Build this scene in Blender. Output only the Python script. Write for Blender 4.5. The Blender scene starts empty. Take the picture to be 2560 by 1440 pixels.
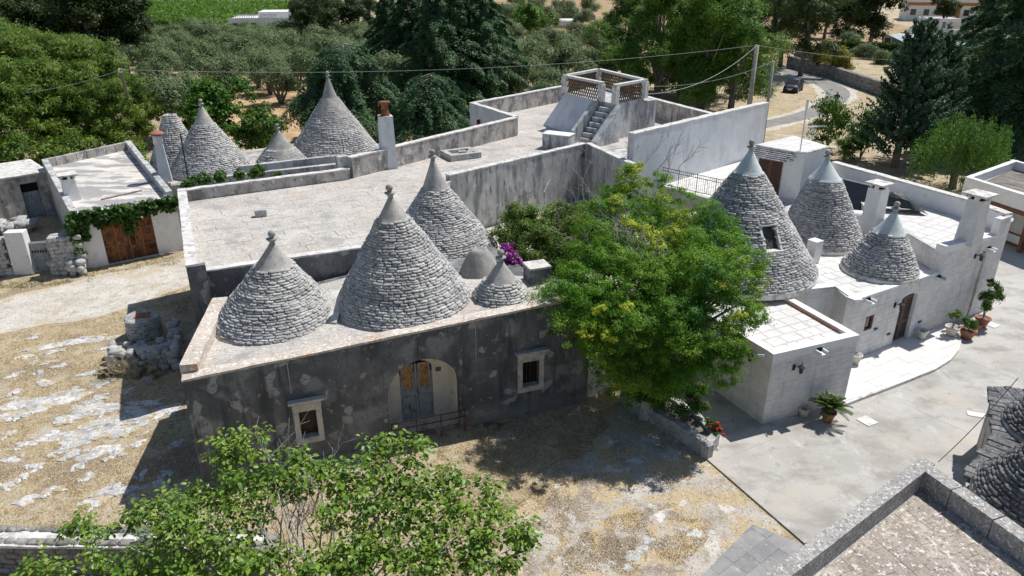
import bpy, math, random
import numpy as np
from mathutils import Vector, Matrix
from mathutils.geometry import tessellate_polygon
random.seed(7); RNG = np.random.default_rng(7)
SC = bpy.context.scene; COL = SC.collection
R = math.radians
# ------------------------------------------------------------------ camera
CH = 14.5; PITCH = R(24); FPX = 1808.0
cam = bpy.data.cameras.new('camera'); camo = bpy.data.objects.new('camera', cam); COL.objects.link(camo)
camo.location = (0, 0, CH); camo.rotation_euler = (R(90) - PITCH, 0, 0)
cam.sensor_width = 36; cam.lens = 36 * FPX / 2560; cam.clip_end = 5000; cam.clip_start = 0.1
SC.camera = camo
# ------------------------------------------------------------------ sky, sun, exposure
w = bpy.data.worlds.new('World'); SC.world = w; w.use_nodes = True
nt = w.node_tree; sky = nt.nodes.new('ShaderNodeTexSky'); sky.sky_type = 'NISHITA'; sky.sun_disc = False
SUNV = Vector((0.491, 0.371, 1.0)).normalized()
sky.sun_elevation = math.asin(SUNV.z); sky.sun_rotation = math.atan2(SUNV.x, SUNV.y)
sky.air_density = 1.0; sky.dust_density = 0.6
nt.links.new(sky.outputs[0], nt.nodes['Background'].inputs[0]); nt.nodes['Background'].inputs[1].default_value = 0.085
sl = bpy.data.lights.new('sun', 'SUN'); sl.energy = 4.6; sl.angle = R(0.53); sl.color = (1.0, 0.97, 0.925)
so = bpy.data.objects.new('sun', sl); COL.objects.link(so); so.rotation_euler = SUNV.to_track_quat('Z', 'Y').to_euler(); so.location = (10, 10, 60)
SC.view_settings.view_transform = 'Standard'; SC.view_settings.look = 'None'; SC.view_settings.exposure = 0.1; SC.view_settings.gamma = 1.0
SC.cycles.max_bounces = 6; SC.cycles.transparent_max_bounces = 6
# ------------------------------------------------------------------ photo pixel -> place (a height or a depth fixes the distance)
CT, ST = math.cos(PITCH), math.sin(PITCH)
def ray(x, y):
    a = (x - 1280) / FPX; b = (y - 720) / FPX
    return Vector((a, CT - b * ST, -ST - b * CT))
def P(x, y, z=0.0):
    r = ray(x, y); t = (z - CH) / r.z; return Vector((r.x * t, r.y * t, z))
def P2(x, y, z=0.0):
    p = P(x, y, z); return (p.x, p.y)
def Zat(x, y, Y):
    r = ray(x, y); t = Y / r.y; return Vector((r.x * t, Y, CH + r.z * t))
def onw(x, y, b, d):                      # photo pixel on the vertical wall through b along d -> (s, z)
    r = ray(x, y); n = (-d[1], d[0]); t = (n[0] * b[0] + n[1] * b[1]) / (n[0] * r.x + n[1] * r.y)
    return ((r.x * t - b[0]) * d[0] + (r.y * t - b[1]) * d[1], CH + r.z * t)
# ------------------------------------------------------------------ mesh helpers
def fast_mesh(name, V, F):
    me = bpy.data.meshes.new(name); V = np.asarray(V, np.float32); 
    me.vertices.add(len(V)); me.vertices.foreach_set('co', V.ravel())
    F = np.asarray(F, np.int32); n, k = F.shape
    me.loops.add(n * k); me.loops.foreach_set('vertex_index', F.ravel())
    me.polygons.add(n); me.polygons.foreach_set('loop_start', np.arange(0, n * k, k, dtype=np.int32))
    me.update(calc_edges=True); return me
def off(o):
    while o.parent: o = o.parent
    return Vector(o.location)
def link(name, me, mat=None, parent=None, kind=None, smooth=False):
    if mat is not None and len(me.materials) == 0: me.materials.append(mat)
    if smooth: me.polygons.foreach_set('use_smooth', np.ones(len(me.polygons), bool))
    o = bpy.data.objects.new(name, me); COL.objects.link(o)
    if parent is not None: o.parent = parent
    if kind: o['kind'] = kind
    return o
def root(name, label, cat, loc, group=None, rz=0.0):
    o = bpy.data.objects.new(name, None); COL.objects.link(o); o.empty_display_size = 0.2
    o.location = loc if len(loc) == 3 else (loc[0], loc[1], 0.0); o.rotation_euler = (0, 0, rz)
    o['label'] = label; o['category'] = cat
    if group: o['group'] = group
    return o
def tag(o, label, cat, group=None):
    o['label'] = label; o['category'] = cat
    if group: o['group'] = group
    return o
class MB:
    def __init__(s): s.v = []; s.f = []
    def add(s, V, F):
        n = len(s.v); s.v += [tuple(p) for p in V]; s.f += [tuple(i + n for i in f) for f in F]; return s
    def box(s, c, size, rz=0.0, top=1.0):
        x, y, z = [k / 2 for k in size]; cs, sn = math.cos(rz), math.sin(rz); V = []
        for dz in (-z, z):
            k = top if dz > 0 else 1.0
            for dx, dy in ((-x, -y), (x, -y), (x, y), (-x, y)):
                dx *= k; dy *= k
                V.append((c[0] + dx * cs - dy * sn, c[1] + dx * sn + dy * cs, c[2] + dz))
        return s.add(V, [(0, 3, 2, 1), (4, 5, 6, 7), (0, 1, 5, 4), (1, 2, 6, 5), (2, 3, 7, 6), (3, 0, 4, 7)])
    def prism(s, poly, z0, z1):
        n = len(poly); a = sum(poly[i][0] * poly[(i + 1) % n][1] - poly[(i + 1) % n][0] * poly[i][1] for i in range(n))
        z0 = list(z0) if hasattr(z0, '__len__') else [z0] * n; z1 = list(z1) if hasattr(z1, '__len__') else [z1] * n
        if a < 0: poly = poly[::-1]; z0 = z0[::-1]; z1 = z1[::-1]
        V = [(p[0], p[1], z0[i]) for i, p in enumerate(poly)] + [(p[0], p[1], z1[i]) for i, p in enumerate(poly)]
        F = [tuple(range(n))[::-1], tuple(range(n, 2 * n))] + [(i, (i + 1) % n, n + (i + 1) % n, n + i) for i in range(n)]
        return s.add(V, F)
    def wall(s, p0, p1, t, z0, z1, z1b=None, seg=0.6, jit=0.012, jx=0.006):   # thickness t to the left of p0->p1, uneven top edge
        p0 = Vector(p0[:2]); p1 = Vector(p1[:2]); d = p1 - p0; L = d.length; d /= L; n = Vector((-d.y, d.x))
        z1b = z1 if z1b is None else z1b; k = max(1, int(L / seg)); V = []; F = []
        for i in range(k + 1):
            u = i / k; q = p0 + d * (L * u); zt = z1 + (z1b - z1) * u
            j = [random.uniform(-jit, jit) for _ in range(2)]; e = [random.uniform(0, jx) if 0 < i < k else 0.0 for _ in range(2)]
            a = q - n * e[0]; b = q + n * (t + e[1])
            V += [(q.x, q.y, z0), (a.x, a.y, zt + j[0]), (b.x, b.y, zt + j[1]), (q.x + n.x * t, q.y + n.y * t, z0)]
        for i in range(k):
            a = 4 * i; b = a + 4
            F += [(a, b, b + 1, a + 1), (a + 1, b + 1, b + 2, a + 2), (a + 2, b + 2, b + 3, a + 3), (a + 3, b + 3, b, a)]
        F += [(0, 1, 2, 3), (4 * k + 3, 4 * k + 2, 4 * k + 1, 4 * k)]
        return s.add(V, F)
    def tube(s, pts, rads, n=6, cap=True):
        pts = [Vector(p) for p in pts]; rads = rads if hasattr(rads, '__len__') else [rads] * len(pts); V = []; F = []
        up = Vector((0, 0, 1)); prev = None
        for i, p in enumerate(pts):
            t = (pts[min(i + 1, len(pts) - 1)] - pts[max(i - 1, 0)]).normalized()
            if prev is None:
                a = t.cross(up); a = a if a.length > 0.05 else t.cross(Vector((1, 0, 0)))
            else: a = prev - t * prev.dot(t)
            a.normalize(); b = t.cross(a); prev = a
            for k in range(n):
                g = 2 * math.pi * k / n; V.append(p + (a * math.cos(g) + b * math.sin(g)) * rads[i])
        for i in range(len(pts) - 1):
            for k in range(n):
                F.append((i * n + k, i * n + (k + 1) % n, (i + 1) * n + (k + 1) % n, (i + 1) * n + k))
        if cap: F += [tuple(range(n))[::-1], tuple(range((len(pts) - 1) * n, len(pts) * n))]
        return s.add(V, F)
    def lathe(s, c, prof, n=24, jit=0.0, squash=1.0):
        V = []; F = []; m = len(prof)
        for r, z in prof:
            for k in range(n):
                g = 2 * math.pi * k / n; rr = r * (1 + random.uniform(-jit, jit)); V.append((c[0] + rr * math.cos(g), c[1] + rr * math.sin(g) * squash, c[2] + z))
        for i in range(m - 1):
            for k in range(n): F.append((i * n + k, i * n + (k + 1) % n, (i + 1) * n + (k + 1) % n, (i + 1) * n + k))
        F += [tuple(range(n))[::-1], tuple(range((m - 1) * n, m * n))]
        return s.add(V, F)
    def build(s, name, mat, parent=None, smooth=False, local=False, kind=None, bevel=0):
        o0 = Vector((0, 0, 0)) if (local or parent is None) else off(parent)
        me = bpy.data.meshes.new(name); me.from_pydata([(v[0] - o0.x, v[1] - o0.y, v[2] - o0.z) for v in s.v], [], s.f); me.update()
        o = link(name, me, mat, parent, kind, smooth)
        if bevel:
            m = o.modifiers.new('bevel', 'BEVEL'); m.width = bevel; m.segments = 2; m.limit_method = 'ANGLE'
        return o
def unit(d):
    l = math.hypot(d[0], d[1]); return (d[0] / l, d[1] / l)
def at(b, d, s, off_=0.0):                 # point at s along a wall, off_ to the left (inside)
    return (b[0] + d[0] * s - d[1] * off_, b[1] + d[1] * s + d[0] * off_)
def holed_wall(b, d, outline, holes, depth):
    """front face at the wall plane with openings; reveals run 'depth' inwards; closed back"""
    V = []; F = []
    def p3(s, z, o): q = at(b, d, s, o); return (q[0], q[1], z)
    for o, flip in ((0.0, False), (depth, True)):
        loops = [outline] + holes; flat = [q for l in loops for q in l]; n = len(V)
        V += [p3(s, z, o) for s, z in flat]
        for t in tessellate_polygon([[Vector((s, z, 0)) for s, z in l] for l in loops]):
            a, b_, c = t; A, B, C = flat[a], flat[b_], flat[c]
            ccw = (B[0] - A[0]) * (C[1] - A[1]) - (C[0] - A[0]) * (B[1] - A[1]) > 0
            t2 = (a, b_, c) if ccw != flip else (a, c, b_)
            F.append(tuple(n + i for i in t2))
    for l in [outline] + holes:
        n = len(V); k = len(l); V += [p3(s, z, 0) for s, z in l] + [p3(s, z, depth) for s, z in l]
        F += [(n + i, n + (i + 1) % k, n + k + (i + 1) % k, n + k + i) for i in range(k)]
    return MB().add(V, F)
def clip(poly, conv):
    n = len(conv)
    for i in range(n):
        a, b = conv[i], conv[(i + 1) % n]; out = []
        f = lambda p: (b[0] - a[0]) * (p[1] - a[1]) - (b[1] - a[1]) * (p[0] - a[0])
        for j in range(len(poly)):
            p, q = poly[j], poly[(j + 1) % len(poly)]; fp, fq = f(p), f(q)
            if fp >= 0: out.append(p)
            if fp * fq < 0:
                t = fp / (fp - fq); out.append((p[0] + (q[0] - p[0]) * t, p[1] + (q[1] - p[1]) * t))
        poly = out
        if len(poly) < 3: return []
    return poly
def ccw(poly):
    a = sum(poly[i][0] * poly[(i + 1) % len(poly)][1] - poly[(i + 1) % len(poly)][0] * poly[i][1] for i in range(len(poly)))
    return poly if a > 0 else poly[::-1]
def area(poly): return abs(sum(poly[i][0] * poly[(i + 1) % len(poly)][1] - poly[(i + 1) % len(poly)][0] * poly[i][1] for i in range(len(poly)))) / 2
def tiles(parent, poly, zf, su, sv, ang, mat, th=0.02, gap=0.012, name='slab', seed=1, vary=0.25, lim=300, wob=0.0, dz=0.004):
    rnd = random.Random(seed); poly = ccw(poly); cs, sn = math.cos(ang), math.sin(ang)
    if not callable(zf): z_ = zf; zf = lambda x, y: z_
    loc = [(p[0] * cs + p[1] * sn, -p[0] * sn + p[1] * cs) for p in poly]
    u0, u1 = min(p[0] for p in loc), max(p[0] for p in loc); v0, v1 = min(p[1] for p in loc), max(p[1] for p in loc)
    pcs = []; v = v0
    while v < v1:
        hv = sv * rnd.uniform(1 - vary * 0.5, 1 + vary * 0.5); u = u0 - rnd.uniform(0, su)
        while u < u1:
            wu = su * rnd.uniform(1 - vary, 1 + vary); g = gap / 2; j = lambda: rnd.uniform(-wob, wob)
            q = [(u + g + j(), v + g + j()), (u + wu - g + j(), v + g + j()), (u + wu - g + j(), v + hv - g + j()), (u + g + j(), v + hv - g + j())]
            q = clip([(a * cs - b * sn, a * sn + b * cs) for a, b in q], poly)
            if q and area(q) > 0.006: pcs.append(q)
            u += wu
        v += hv
    pcs.sort(key=lambda q: -area(q) / (q[0][0] ** 2 + q[0][1] ** 2 + 100))
    o0 = off(parent); rest = MB()
    for i, q in enumerate(pcs):
        d = rnd.uniform(-dz, dz); zs = [zf(*p) + d for p in q]
        if i < lim:
            MB().prism(q, [z - 0.004 for z in zs], [z + th for z in zs]).build(name, mat, parent)
        else: rest.prism(q, [z - 0.004 for z in zs], [z + th for z in zs])
    if rest.v: rest.build(name + '_field', mat, parent, kind='stuff')
CUBE = MB().box((0, 0, 0), (1, 1, 1))
def blocks(parent, b, d, s0, s1, z0, z1, bw, bh, mat, holes=(), proud=0.009, gap=0.007, name='block', seed=1, lim=300, zt=None):
    rnd = random.Random(seed); ang = math.atan2(d[1], d[0]); o0 = off(parent)
    me = bpy.data.meshes.new(name); vs = np.array(CUBE.v); me.from_pydata(CUBE.v, [], CUBE.f); me.materials.append(mat)
    z = z0; lst = []
    while z < z1 - 0.03:
        h = min(bh * rnd.uniform(0.85, 1.15), z1 - z); s = s0 - rnd.uniform(0, bw)
        if z1 - z - h < 0.06: h = z1 - z
        while s < s1:
            wd = bw * rnd.uniform(0.6, 1.5); a, c = max(s, s0), min(s + wd, s1); segs = [(a, c)]
            for hs0, hs1, hz0, hz1 in holes:
                if z + h > hz0 + 0.02 and z < hz1 - 0.02:
                    n = []
                    for a_, c_ in segs:
                        if c_ <= hs0 or a_ >= hs1: n.append((a_, c_)); continue
                        if a_ < hs0: n.append((a_, hs0))
                        if c_ > hs1: n.append((hs1, c_))
                    segs = n
            for a_, c_ in segs:
                if c_ - a_ > 0.04 and (zt is None or z + h <= zt((a_ + c_) / 2) + 0.05): lst.append((a_, c_, z, z + h))
            s += wd
        z += h
    rnd.shuffle(lst); rest = MB()
    for i, (a, c, za, zb) in enumerate(lst):
        t = 0.03; pr = proud * rnd.uniform(0.4, 1.4); q = at(b, d, (a + c) / 2, t / 2 - pr)
        if i < lim:
            o = bpy.data.objects.new(name, me); COL.objects.link(o); o.parent = parent
            o.location = (q[0] - o0.x, q[1] - o0.y, (za + zb) / 2 - o0.z); o.rotation_euler = (0, 0, ang); o.scale = (c - a - gap, t, zb - za - gap)
        else: rest.box((q[0], q[1], (za + zb) / 2), (c - a - gap, t, zb - za - gap), ang)
    if rest.v: rest.build(name + '_field', mat, parent, kind='stuff')
def copy_tree(o, parent=None):
    c = o.copy(); COL.objects.link(c); c.parent = parent
    for ch in list(o.children): copy_tree(ch, c)
    return c
# ------------------------------------------------------------------ materials
def MAT(name, c1, c2, scale=3.0, layers=(), bump=0.3, bscale=25.0, rough=0.9, island=0.0, lo=0.4, hi=0.6, metal=0.0, spec=0.25, detail=6.0, bdist=0.02, transl=0.0, hue=0.0, objrand=0.0, coat=0.0, zband=None):
    m = bpy.data.materials.new(name); m.use_nodes = True; t = m.node_tree; N = t.nodes; Lk = t.links
    bs = N['Principled BSDF']; geo = N.new('ShaderNodeNewGeometry'); pos = geo.outputs['Position']
    def noise(sc, det=6.0, st=None, seed=0.0):
        n = N.new('ShaderNodeTexNoise'); n.inputs['Scale'].default_value = sc; n.inputs['Detail'].default_value = det; n.inputs['Roughness'].default_value = 0.62
        mp = N.new('ShaderNodeMapping'); mp.inputs['Location'].default_value = (seed * 13.7, seed * 7.3, seed * 3.1)
        if st: mp.inputs['Scale'].default_value = st
        Lk.new(pos, mp.inputs['Vector']); Lk.new(mp.outputs[0], n.inputs['Vector']); return n.outputs['Fac']
    def ramp(fac, a, b):
        r = N.new('ShaderNodeMapRange'); r.inputs['From Min'].default_value = a; r.inputs['From Max'].default_value = b; Lk.new(fac, r.inputs['Value']); return r.outputs[0]
    def mix(f, a, b):
        x = N.new('ShaderNodeMix'); x.data_type = 'RGBA'; Lk.new(f, x.inputs[0])
        for sock, v in ((x.inputs[6], a), (x.inputs[7], b)):
            if isinstance(v, tuple): sock.default_value = (*v, 1)
            else: Lk.new(v, sock)
        return x.outputs[2]
    col = mix(ramp(noise(scale, detail), lo, hi), c1, c2)
    for i, ly in enumerate(layers):          # (colour, scale, lo, hi, stretch)
        col = mix(ramp(noise(ly[1], ly[5] if len(ly) > 5 else 6.0, ly[4] if len(ly) > 4 else None, i + 1.0), ly[2] - 0.035, ly[3] - 0.045), col, ly[0])
    if zband:                                # splash and damp wear along the wall foot: (colour, z full, z none)
        sz = N.new('ShaderNodeSeparateXYZ'); Lk.new(pos, sz.inputs[0]); nn = N.new('ShaderNodeMath'); nn.operation = 'MULTIPLY_ADD'; Lk.new(noise(1.3, 5.0, None, 9.0), nn.inputs[0]); nn.inputs[1].default_value = -3.2; Lk.new(sz.outputs['Z'], nn.inputs[2])
        col = mix(ramp(nn.outputs[0], zband[2] - 1.6, zband[1] - 1.6), col, zband[0])
    if island or objrand:
        f = geo.outputs['Random Per Island']
        if objrand:
            oi = N.new('ShaderNodeObjectInfo'); ad = N.new('ShaderNodeMath'); ad.operation = 'ADD'; Lk.new(f, ad.inputs[0]); Lk.new(oi.outputs['Random'], ad.inputs[1])
            fr = N.new('ShaderNodeMath'); fr.operation = 'FRACT'; Lk.new(ad.outputs[0], fr.inputs[0]); f = fr.outputs[0]
        k = max(island, objrand); hs = N.new('ShaderNodeHueSaturation')
        Lk.new(ramp_out(N, Lk, f, 1 - k, 1 + k), hs.inputs['Value'])
        if hue: Lk.new(ramp_out(N, Lk, f, 0.5 + hue, 0.5 - hue), hs.inputs['Hue'])
        Lk.new(col, hs.inputs['Color']); col = hs.outputs[0]
    Lk.new(col, bs.inputs['Base Color']); bs.inputs['Roughness'].default_value = rough; bs.inputs['Metallic'].default_value = metal
    bs.inputs['Specular IOR Level'].default_value = spec; bs.inputs['Coat Weight'].default_value = coat
    if bump:
        bp = N.new('ShaderNodeBump'); bp.inputs['Strength'].default_value = bump; bp.inputs['Distance'].default_value = bdist
        Lk.new(noise(bscale, 5.0), bp.inputs['Height']); Lk.new(bp.outputs[0], bs.inputs['Normal'])
    if transl:
        tr = N.new('ShaderNodeBsdfTranslucent'); Lk.new(col, tr.inputs['Color']); mx = N.new('ShaderNodeMixShader'); mx.inputs[0].default_value = transl
        Lk.new(bs.outputs[0], mx.inputs[1]); Lk.new(tr.outputs[0], mx.inputs[2]); Lk.new(mx.outputs[0], N['Material Output'].inputs['Surface'])
    return m
def ramp_out(N, Lk, f, a, b):
    r = N.new('ShaderNodeMapRange'); r.inputs['To Min'].default_value = a; r.inputs['To Max'].default_value = b; Lk.new(f, r.inputs['Value']); return r.outputs[0]
m = {}
m['stone'] = MAT('trullo_stone', (0.36, 0.358, 0.352), (0.54, 0.53, 0.505), 1.0, [((0.25, 0.252, 0.26), 5.0, 0.57, 0.69), ((0.66, 0.645, 0.615), 16.0, 0.58, 0.67), ((0.22, 0.22, 0.224), 22.0, 0.61, 0.69)], 0.9, 28, 0.95, objrand=0.17, bdist=0.04)
m['stone_dark'] = MAT('dark_trullo_stone', (0.14, 0.142, 0.147), (0.25, 0.248, 0.245), 1.2, [((0.09, 0.092, 0.098), 5.0, 0.55, 0.67), ((0.4, 0.39, 0.375), 16.0, 0.6, 0.68)], 1.0, 28, 0.95, objrand=0.2, bdist=0.045)  # darker tone of the trullo stone, used on the bottom-right cones and eave
m['stone_white'] = MAT('pale_trullo_stone', (0.36, 0.357, 0.355), (0.53, 0.52, 0.505), 1.2, [((0.26, 0.262, 0.27), 5.0, 0.58, 0.7), ((0.65, 0.635, 0.61), 15.0, 0.58, 0.67), ((0.23, 0.23, 0.234), 22.0, 0.61, 0.69)], 0.9, 28, 0.95, objrand=0.15, bdist=0.04)
m['core'] = MAT('trullo_core', (0.05, 0.05, 0.049), (0.08, 0.079, 0.075), 5, (), 0.5, 20)
m['cap'] = MAT('grey_cement_cap', (0.36, 0.345, 0.32), (0.46, 0.44, 0.405), 2.5, [((0.27, 0.265, 0.26), 4, 0.55, 0.75), ((0.55, 0.53, 0.5), 11, 0.62, 0.72)], 0.35, 22)
m['cap_white'] = MAT('pale_blue_lime_cap', (0.52, 0.57, 0.57), (0.62, 0.66, 0.65), 2.5, [((0.42, 0.45, 0.45), 5, 0.6, 0.8)], 0.2, 25, 0.8)
m['finial'] = MAT('grey_stone_finial', (0.26, 0.26, 0.255), (0.4, 0.39, 0.37), 7, (), 0.4, 30)
m['plaster_cone'] = MAT('rough_grey_plaster', (0.3, 0.29, 0.27), (0.43, 0.415, 0.38), 1.6, [((0.22, 0.215, 0.205), 0.9, 0.5, 0.7), ((0.55, 0.53, 0.48), 7, 0.64, 0.74), ((0.25, 0.245, 0.235), 3, 0.56, 0.7, (1, 1, 0.35))], 0.6, 14)
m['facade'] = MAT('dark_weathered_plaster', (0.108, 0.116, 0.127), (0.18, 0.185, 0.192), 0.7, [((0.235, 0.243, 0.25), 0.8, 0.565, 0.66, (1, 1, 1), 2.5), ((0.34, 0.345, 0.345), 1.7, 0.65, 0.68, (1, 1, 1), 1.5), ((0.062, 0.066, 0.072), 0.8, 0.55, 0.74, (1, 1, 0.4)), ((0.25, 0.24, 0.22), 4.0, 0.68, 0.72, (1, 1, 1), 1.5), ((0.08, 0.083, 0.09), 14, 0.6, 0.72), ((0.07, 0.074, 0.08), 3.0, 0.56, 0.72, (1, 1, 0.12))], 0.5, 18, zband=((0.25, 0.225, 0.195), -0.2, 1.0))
m['dadoplaster'] = MAT('worn_brown_plaster', (0.2, 0.18, 0.155), (0.3, 0.27, 0.23), 2.0, [((0.1, 0.1, 0.1), 1.6, 0.5, 0.68)], 0.4, 18)
m['roof'] = MAT('lichen_stone_roof', (0.46, 0.428, 0.388), (0.56, 0.527, 0.48), 0.7, [((0.37, 0.347, 0.322), 4.0, 0.54, 0.7, (1, 2, 1)), ((0.49, 0.41, 0.345), 0.55, 0.56, 0.75), ((0.33, 0.312, 0.295), 13, 0.6, 0.68), ((0.68, 0.65, 0.6), 10, 0.6, 0.66), ((0.44, 0.34, 0.265), 3.2, 0.66, 0.75), ((0.37, 0.352, 0.335), 0.8, 0.57, 0.68)], 0.8, 12, objrand=0.04)
m['roof_pink'] = MAT('orange_lichen_coping', (0.5, 0.435, 0.37), (0.62, 0.555, 0.485), 1.0, [((0.5, 0.35, 0.24), 2.2, 0.56, 0.68), ((0.76, 0.73, 0.67), 9, 0.58, 0.64), ((0.3, 0.28, 0.26), 12, 0.6, 0.7)], 0.8, 14)
m['coping'] = MAT('white_lime_coping', (0.58, 0.56, 0.53), (0.72, 0.7, 0.66), 2.0, [((0.36, 0.35, 0.34), 4, 0.55, 0.68), ((0.55, 0.43, 0.33), 3, 0.66, 0.74)], 0.5, 18)
m['limewall'] = MAT('streaked_grey_limewash', (0.44, 0.44, 0.44), (0.58, 0.58, 0.57), 0.9, [((0.24, 0.245, 0.25), 2.2, 0.52, 0.68, (1, 1, 0.22)), ((0.15, 0.15, 0.155), 4.5, 0.6, 0.74, (1, 1, 0.3)), ((0.66, 0.65, 0.63), 1.4, 0.6, 0.72), ((0.46, 0.36, 0.3), 0.9, 0.66, 0.8)], 0.35, 16)
m['warmwall'] = MAT('mottled_warm_grey_render', (0.38, 0.35, 0.32), (0.52, 0.49, 0.45), 1.3, [((0.22, 0.21, 0.205), 2.0, 0.5, 0.66, (1, 1, 0.45)), ((0.13, 0.13, 0.13), 4, 0.62, 0.74), ((0.62, 0.6, 0.57), 2.6, 0.62, 0.7)], 0.4, 16)
m['whitewall'] = MAT('bluish_white_render', (0.6, 0.62, 0.65), (0.7, 0.715, 0.735), 0.8, [((0.46, 0.49, 0.53), 1.6, 0.55, 0.78, (1, 1, 0.25)), ((0.4, 0.42, 0.45), 7, 0.68, 0.76)], 0.2, 20)
m['white'] = MAT('white_lime_paint', (0.74, 0.735, 0.72), (0.8, 0.795, 0.78), 1.4, [((0.62, 0.61, 0.59), 3.0, 0.6, 0.76), ((0.5, 0.45, 0.4), 6, 0.72, 0.8)], 0.3, 18, 0.85)
m['block'] = MAT('whitewashed_ashlar', (0.64, 0.625, 0.61), (0.73, 0.72, 0.705), 2.2, [((0.6, 0.585, 0.57), 5, 0.58, 0.72), ((0.66, 0.55, 0.47), 1.5, 0.66, 0.76), ((0.54, 0.53, 0.52), 10, 0.63, 0.72), ((0.53, 0.52, 0.505), 2.4, 0.56, 0.72, (1, 1, 0.18))], 0.35, 20, objrand=0.04)
m['joint'] = MAT('ashlar_mortar', (0.64, 0.625, 0.61), (0.72, 0.705, 0.69), 3, (), 0.3, 25)
m['slab'] = MAT('pale_limestone_slab', (0.64, 0.625, 0.6), (0.72, 0.705, 0.68), 1.6, [((0.56, 0.545, 0.52), 4, 0.58, 0.72), ((0.52, 0.5, 0.47), 11, 0.64, 0.73)], 0.2, 22, objrand=0.04)
m['grout'] = MAT('grey_grout', (0.5, 0.487, 0.465), (0.57, 0.555, 0.53), 3, (), 0.3, 25)
m['terr'] = MAT('white_terrace_stone', (0.66, 0.64, 0.61), (0.73, 0.715, 0.69), 1.5, [((0.66, 0.63, 0.59), 3, 0.6, 0.75), ((0.76, 0.69, 0.62), 1.3, 0.64, 0.78)], 0.2, 22, objrand=0.03)
m['concrete'] = MAT('courtyard_concrete', (0.41, 0.39, 0.36), (0.5, 0.48, 0.447), 0.35, [((0.33, 0.31, 0.28), 0.6, 0.52, 0.68, (1, 1.6, 1)), ((0.55, 0.53, 0.5), 1.2, 0.6, 0.75, (1.5, 1, 1)), ((0.32, 0.3, 0.275), 18, 0.6, 0.7), ((0.5, 0.455, 0.385), 0.5, 0.58, 0.74), ((0.3, 0.285, 0.265), 2.2, 0.66, 0.76)], 0.4, 40)
m['path'] = MAT('grey_slab_path', (0.25, 0.252, 0.258), (0.33, 0.328, 0.325), 1.5, [((0.55, 0.53, 0.49), 7, 0.68, 0.71), ((0.36, 0.345, 0.32), 2.2, 0.58, 0.7)], 0.4, 20, objrand=0.08)
m['fgroof'] = MAT('speckled_brown_roof_slab', (0.32, 0.275, 0.23), (0.42, 0.37, 0.315), 1.2, [((0.5, 0.44, 0.36), 1.3, 0.59, 0.68), ((0.7, 0.65, 0.58), 9.0, 0.615, 0.645), ((0.22, 0.195, 0.17), 13, 0.56, 0.66), ((0.64, 0.59, 0.52), 1.9, 0.65, 0.68), ((0.45, 0.3, 0.2), 3.5, 0.66, 0.74), ((0.68, 0.64, 0.58), 22, 0.65, 0.69)], 0.8, 22, objrand=0.07)
m['fgpar'] = MAT('grey_lichen_parapet', (0.32, 0.305, 0.288), (0.42, 0.402, 0.378), 1.4, [((0.25, 0.235, 0.22), 9, 0.54, 0.62), ((0.68, 0.66, 0.61), 14, 0.6, 0.64), ((0.47, 0.29, 0.18), 1.6, 0.70, 0.76), ((0.3, 0.28, 0.27), 26, 0.56, 0.66)], 0.8, 22)
m['garageroof'] = MAT('patched_cement_roof', (0.6, 0.56, 0.51), (0.7, 0.66, 0.61), 0.5, [((0.33, 0.32, 0.31), 0.35, 0.5, 0.56, (1, 2.5, 1)), ((0.5, 0.36, 0.28), 2.2, 0.66, 0.74), ((0.45, 0.42, 0.39), 6, 0.6, 0.7)], 0.4, 15)
m['rust'] = MAT('rusted_sheet', (0.13, 0.055, 0.028), (0.27, 0.115, 0.045), 2.2, [((0.06, 0.035, 0.028), 2.0, 0.48, 0.66), ((0.36, 0.17, 0.06), 5, 0.63, 0.72)], 0.3, 20, 0.8, objrand=0.35)
m['rustframe'] = MAT('orange_rust_frame', (0.28, 0.11, 0.045), (0.36, 0.15, 0.06), 4, (), 0.3, 25, 0.8)
m['wood'] = MAT('dark_brown_shutter_wood', (0.06, 0.042, 0.034), (0.095, 0.068, 0.055), 6, [((0.05, 0.032, 0.025), 18, 0.55, 0.7, (1, 1, 0.15))], 0.3, 30, 0.6)
m['wood2'] = MAT('brown_door_frame', (0.1, 0.075, 0.06), (0.14, 0.105, 0.085), 6, (), 0.2, 30, 0.6)
m['redwood'] = MAT('red_brown_louver', (0.13, 0.055, 0.038), (0.19, 0.085, 0.058), 6, (), 0.2, 30, 0.6)
m['greydoor'] = MAT('peeling_blue_grey_door', (0.25, 0.28, 0.3), (0.36, 0.38, 0.39), 7, [((0.16, 0.14, 0.12), 9, 0.6, 0.7, (1, 1, 0.3))], 0.3, 30, 0.75)
m['cream'] = MAT('cream_niche_plaster', (0.62, 0.575, 0.5), (0.7, 0.66, 0.585), 1.5, [((0.42, 0.37, 0.3), 3, 0.6, 0.74), ((0.3, 0.27, 0.23), 1.2, 0.68, 0.8)], 0.3, 20)
m['frame'] = MAT('pale_stone_window_frame', (0.46, 0.44, 0.4), (0.58, 0.56, 0.51), 4, [((0.3, 0.29, 0.27), 6, 0.6, 0.72)], 0.35, 25)
m['iron'] = MAT('black_iron', (0.02, 0.02, 0.022), (0.035, 0.033, 0.033), 8, (), 0.2, 40, 0.55, spec=0.4)
m['dark'] = MAT('dark_interior', (0.012, 0.011, 0.01), (0.022, 0.02, 0.018), 3, (), 0, 10)
m['glass'] = MAT('dusty_dark_glass', (0.03, 0.035, 0.04), (0.05, 0.055, 0.06), 2, (), 0, 10, 0.15, spec=0.6)
m['amber'] = MAT('amber_curtained_glass', (0.28, 0.14, 0.055), (0.42, 0.23, 0.1), 5, [((0.12, 0.06, 0.03), 8, 0.58, 0.66)], 0, 10, 0.25, spec=0.5)
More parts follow.
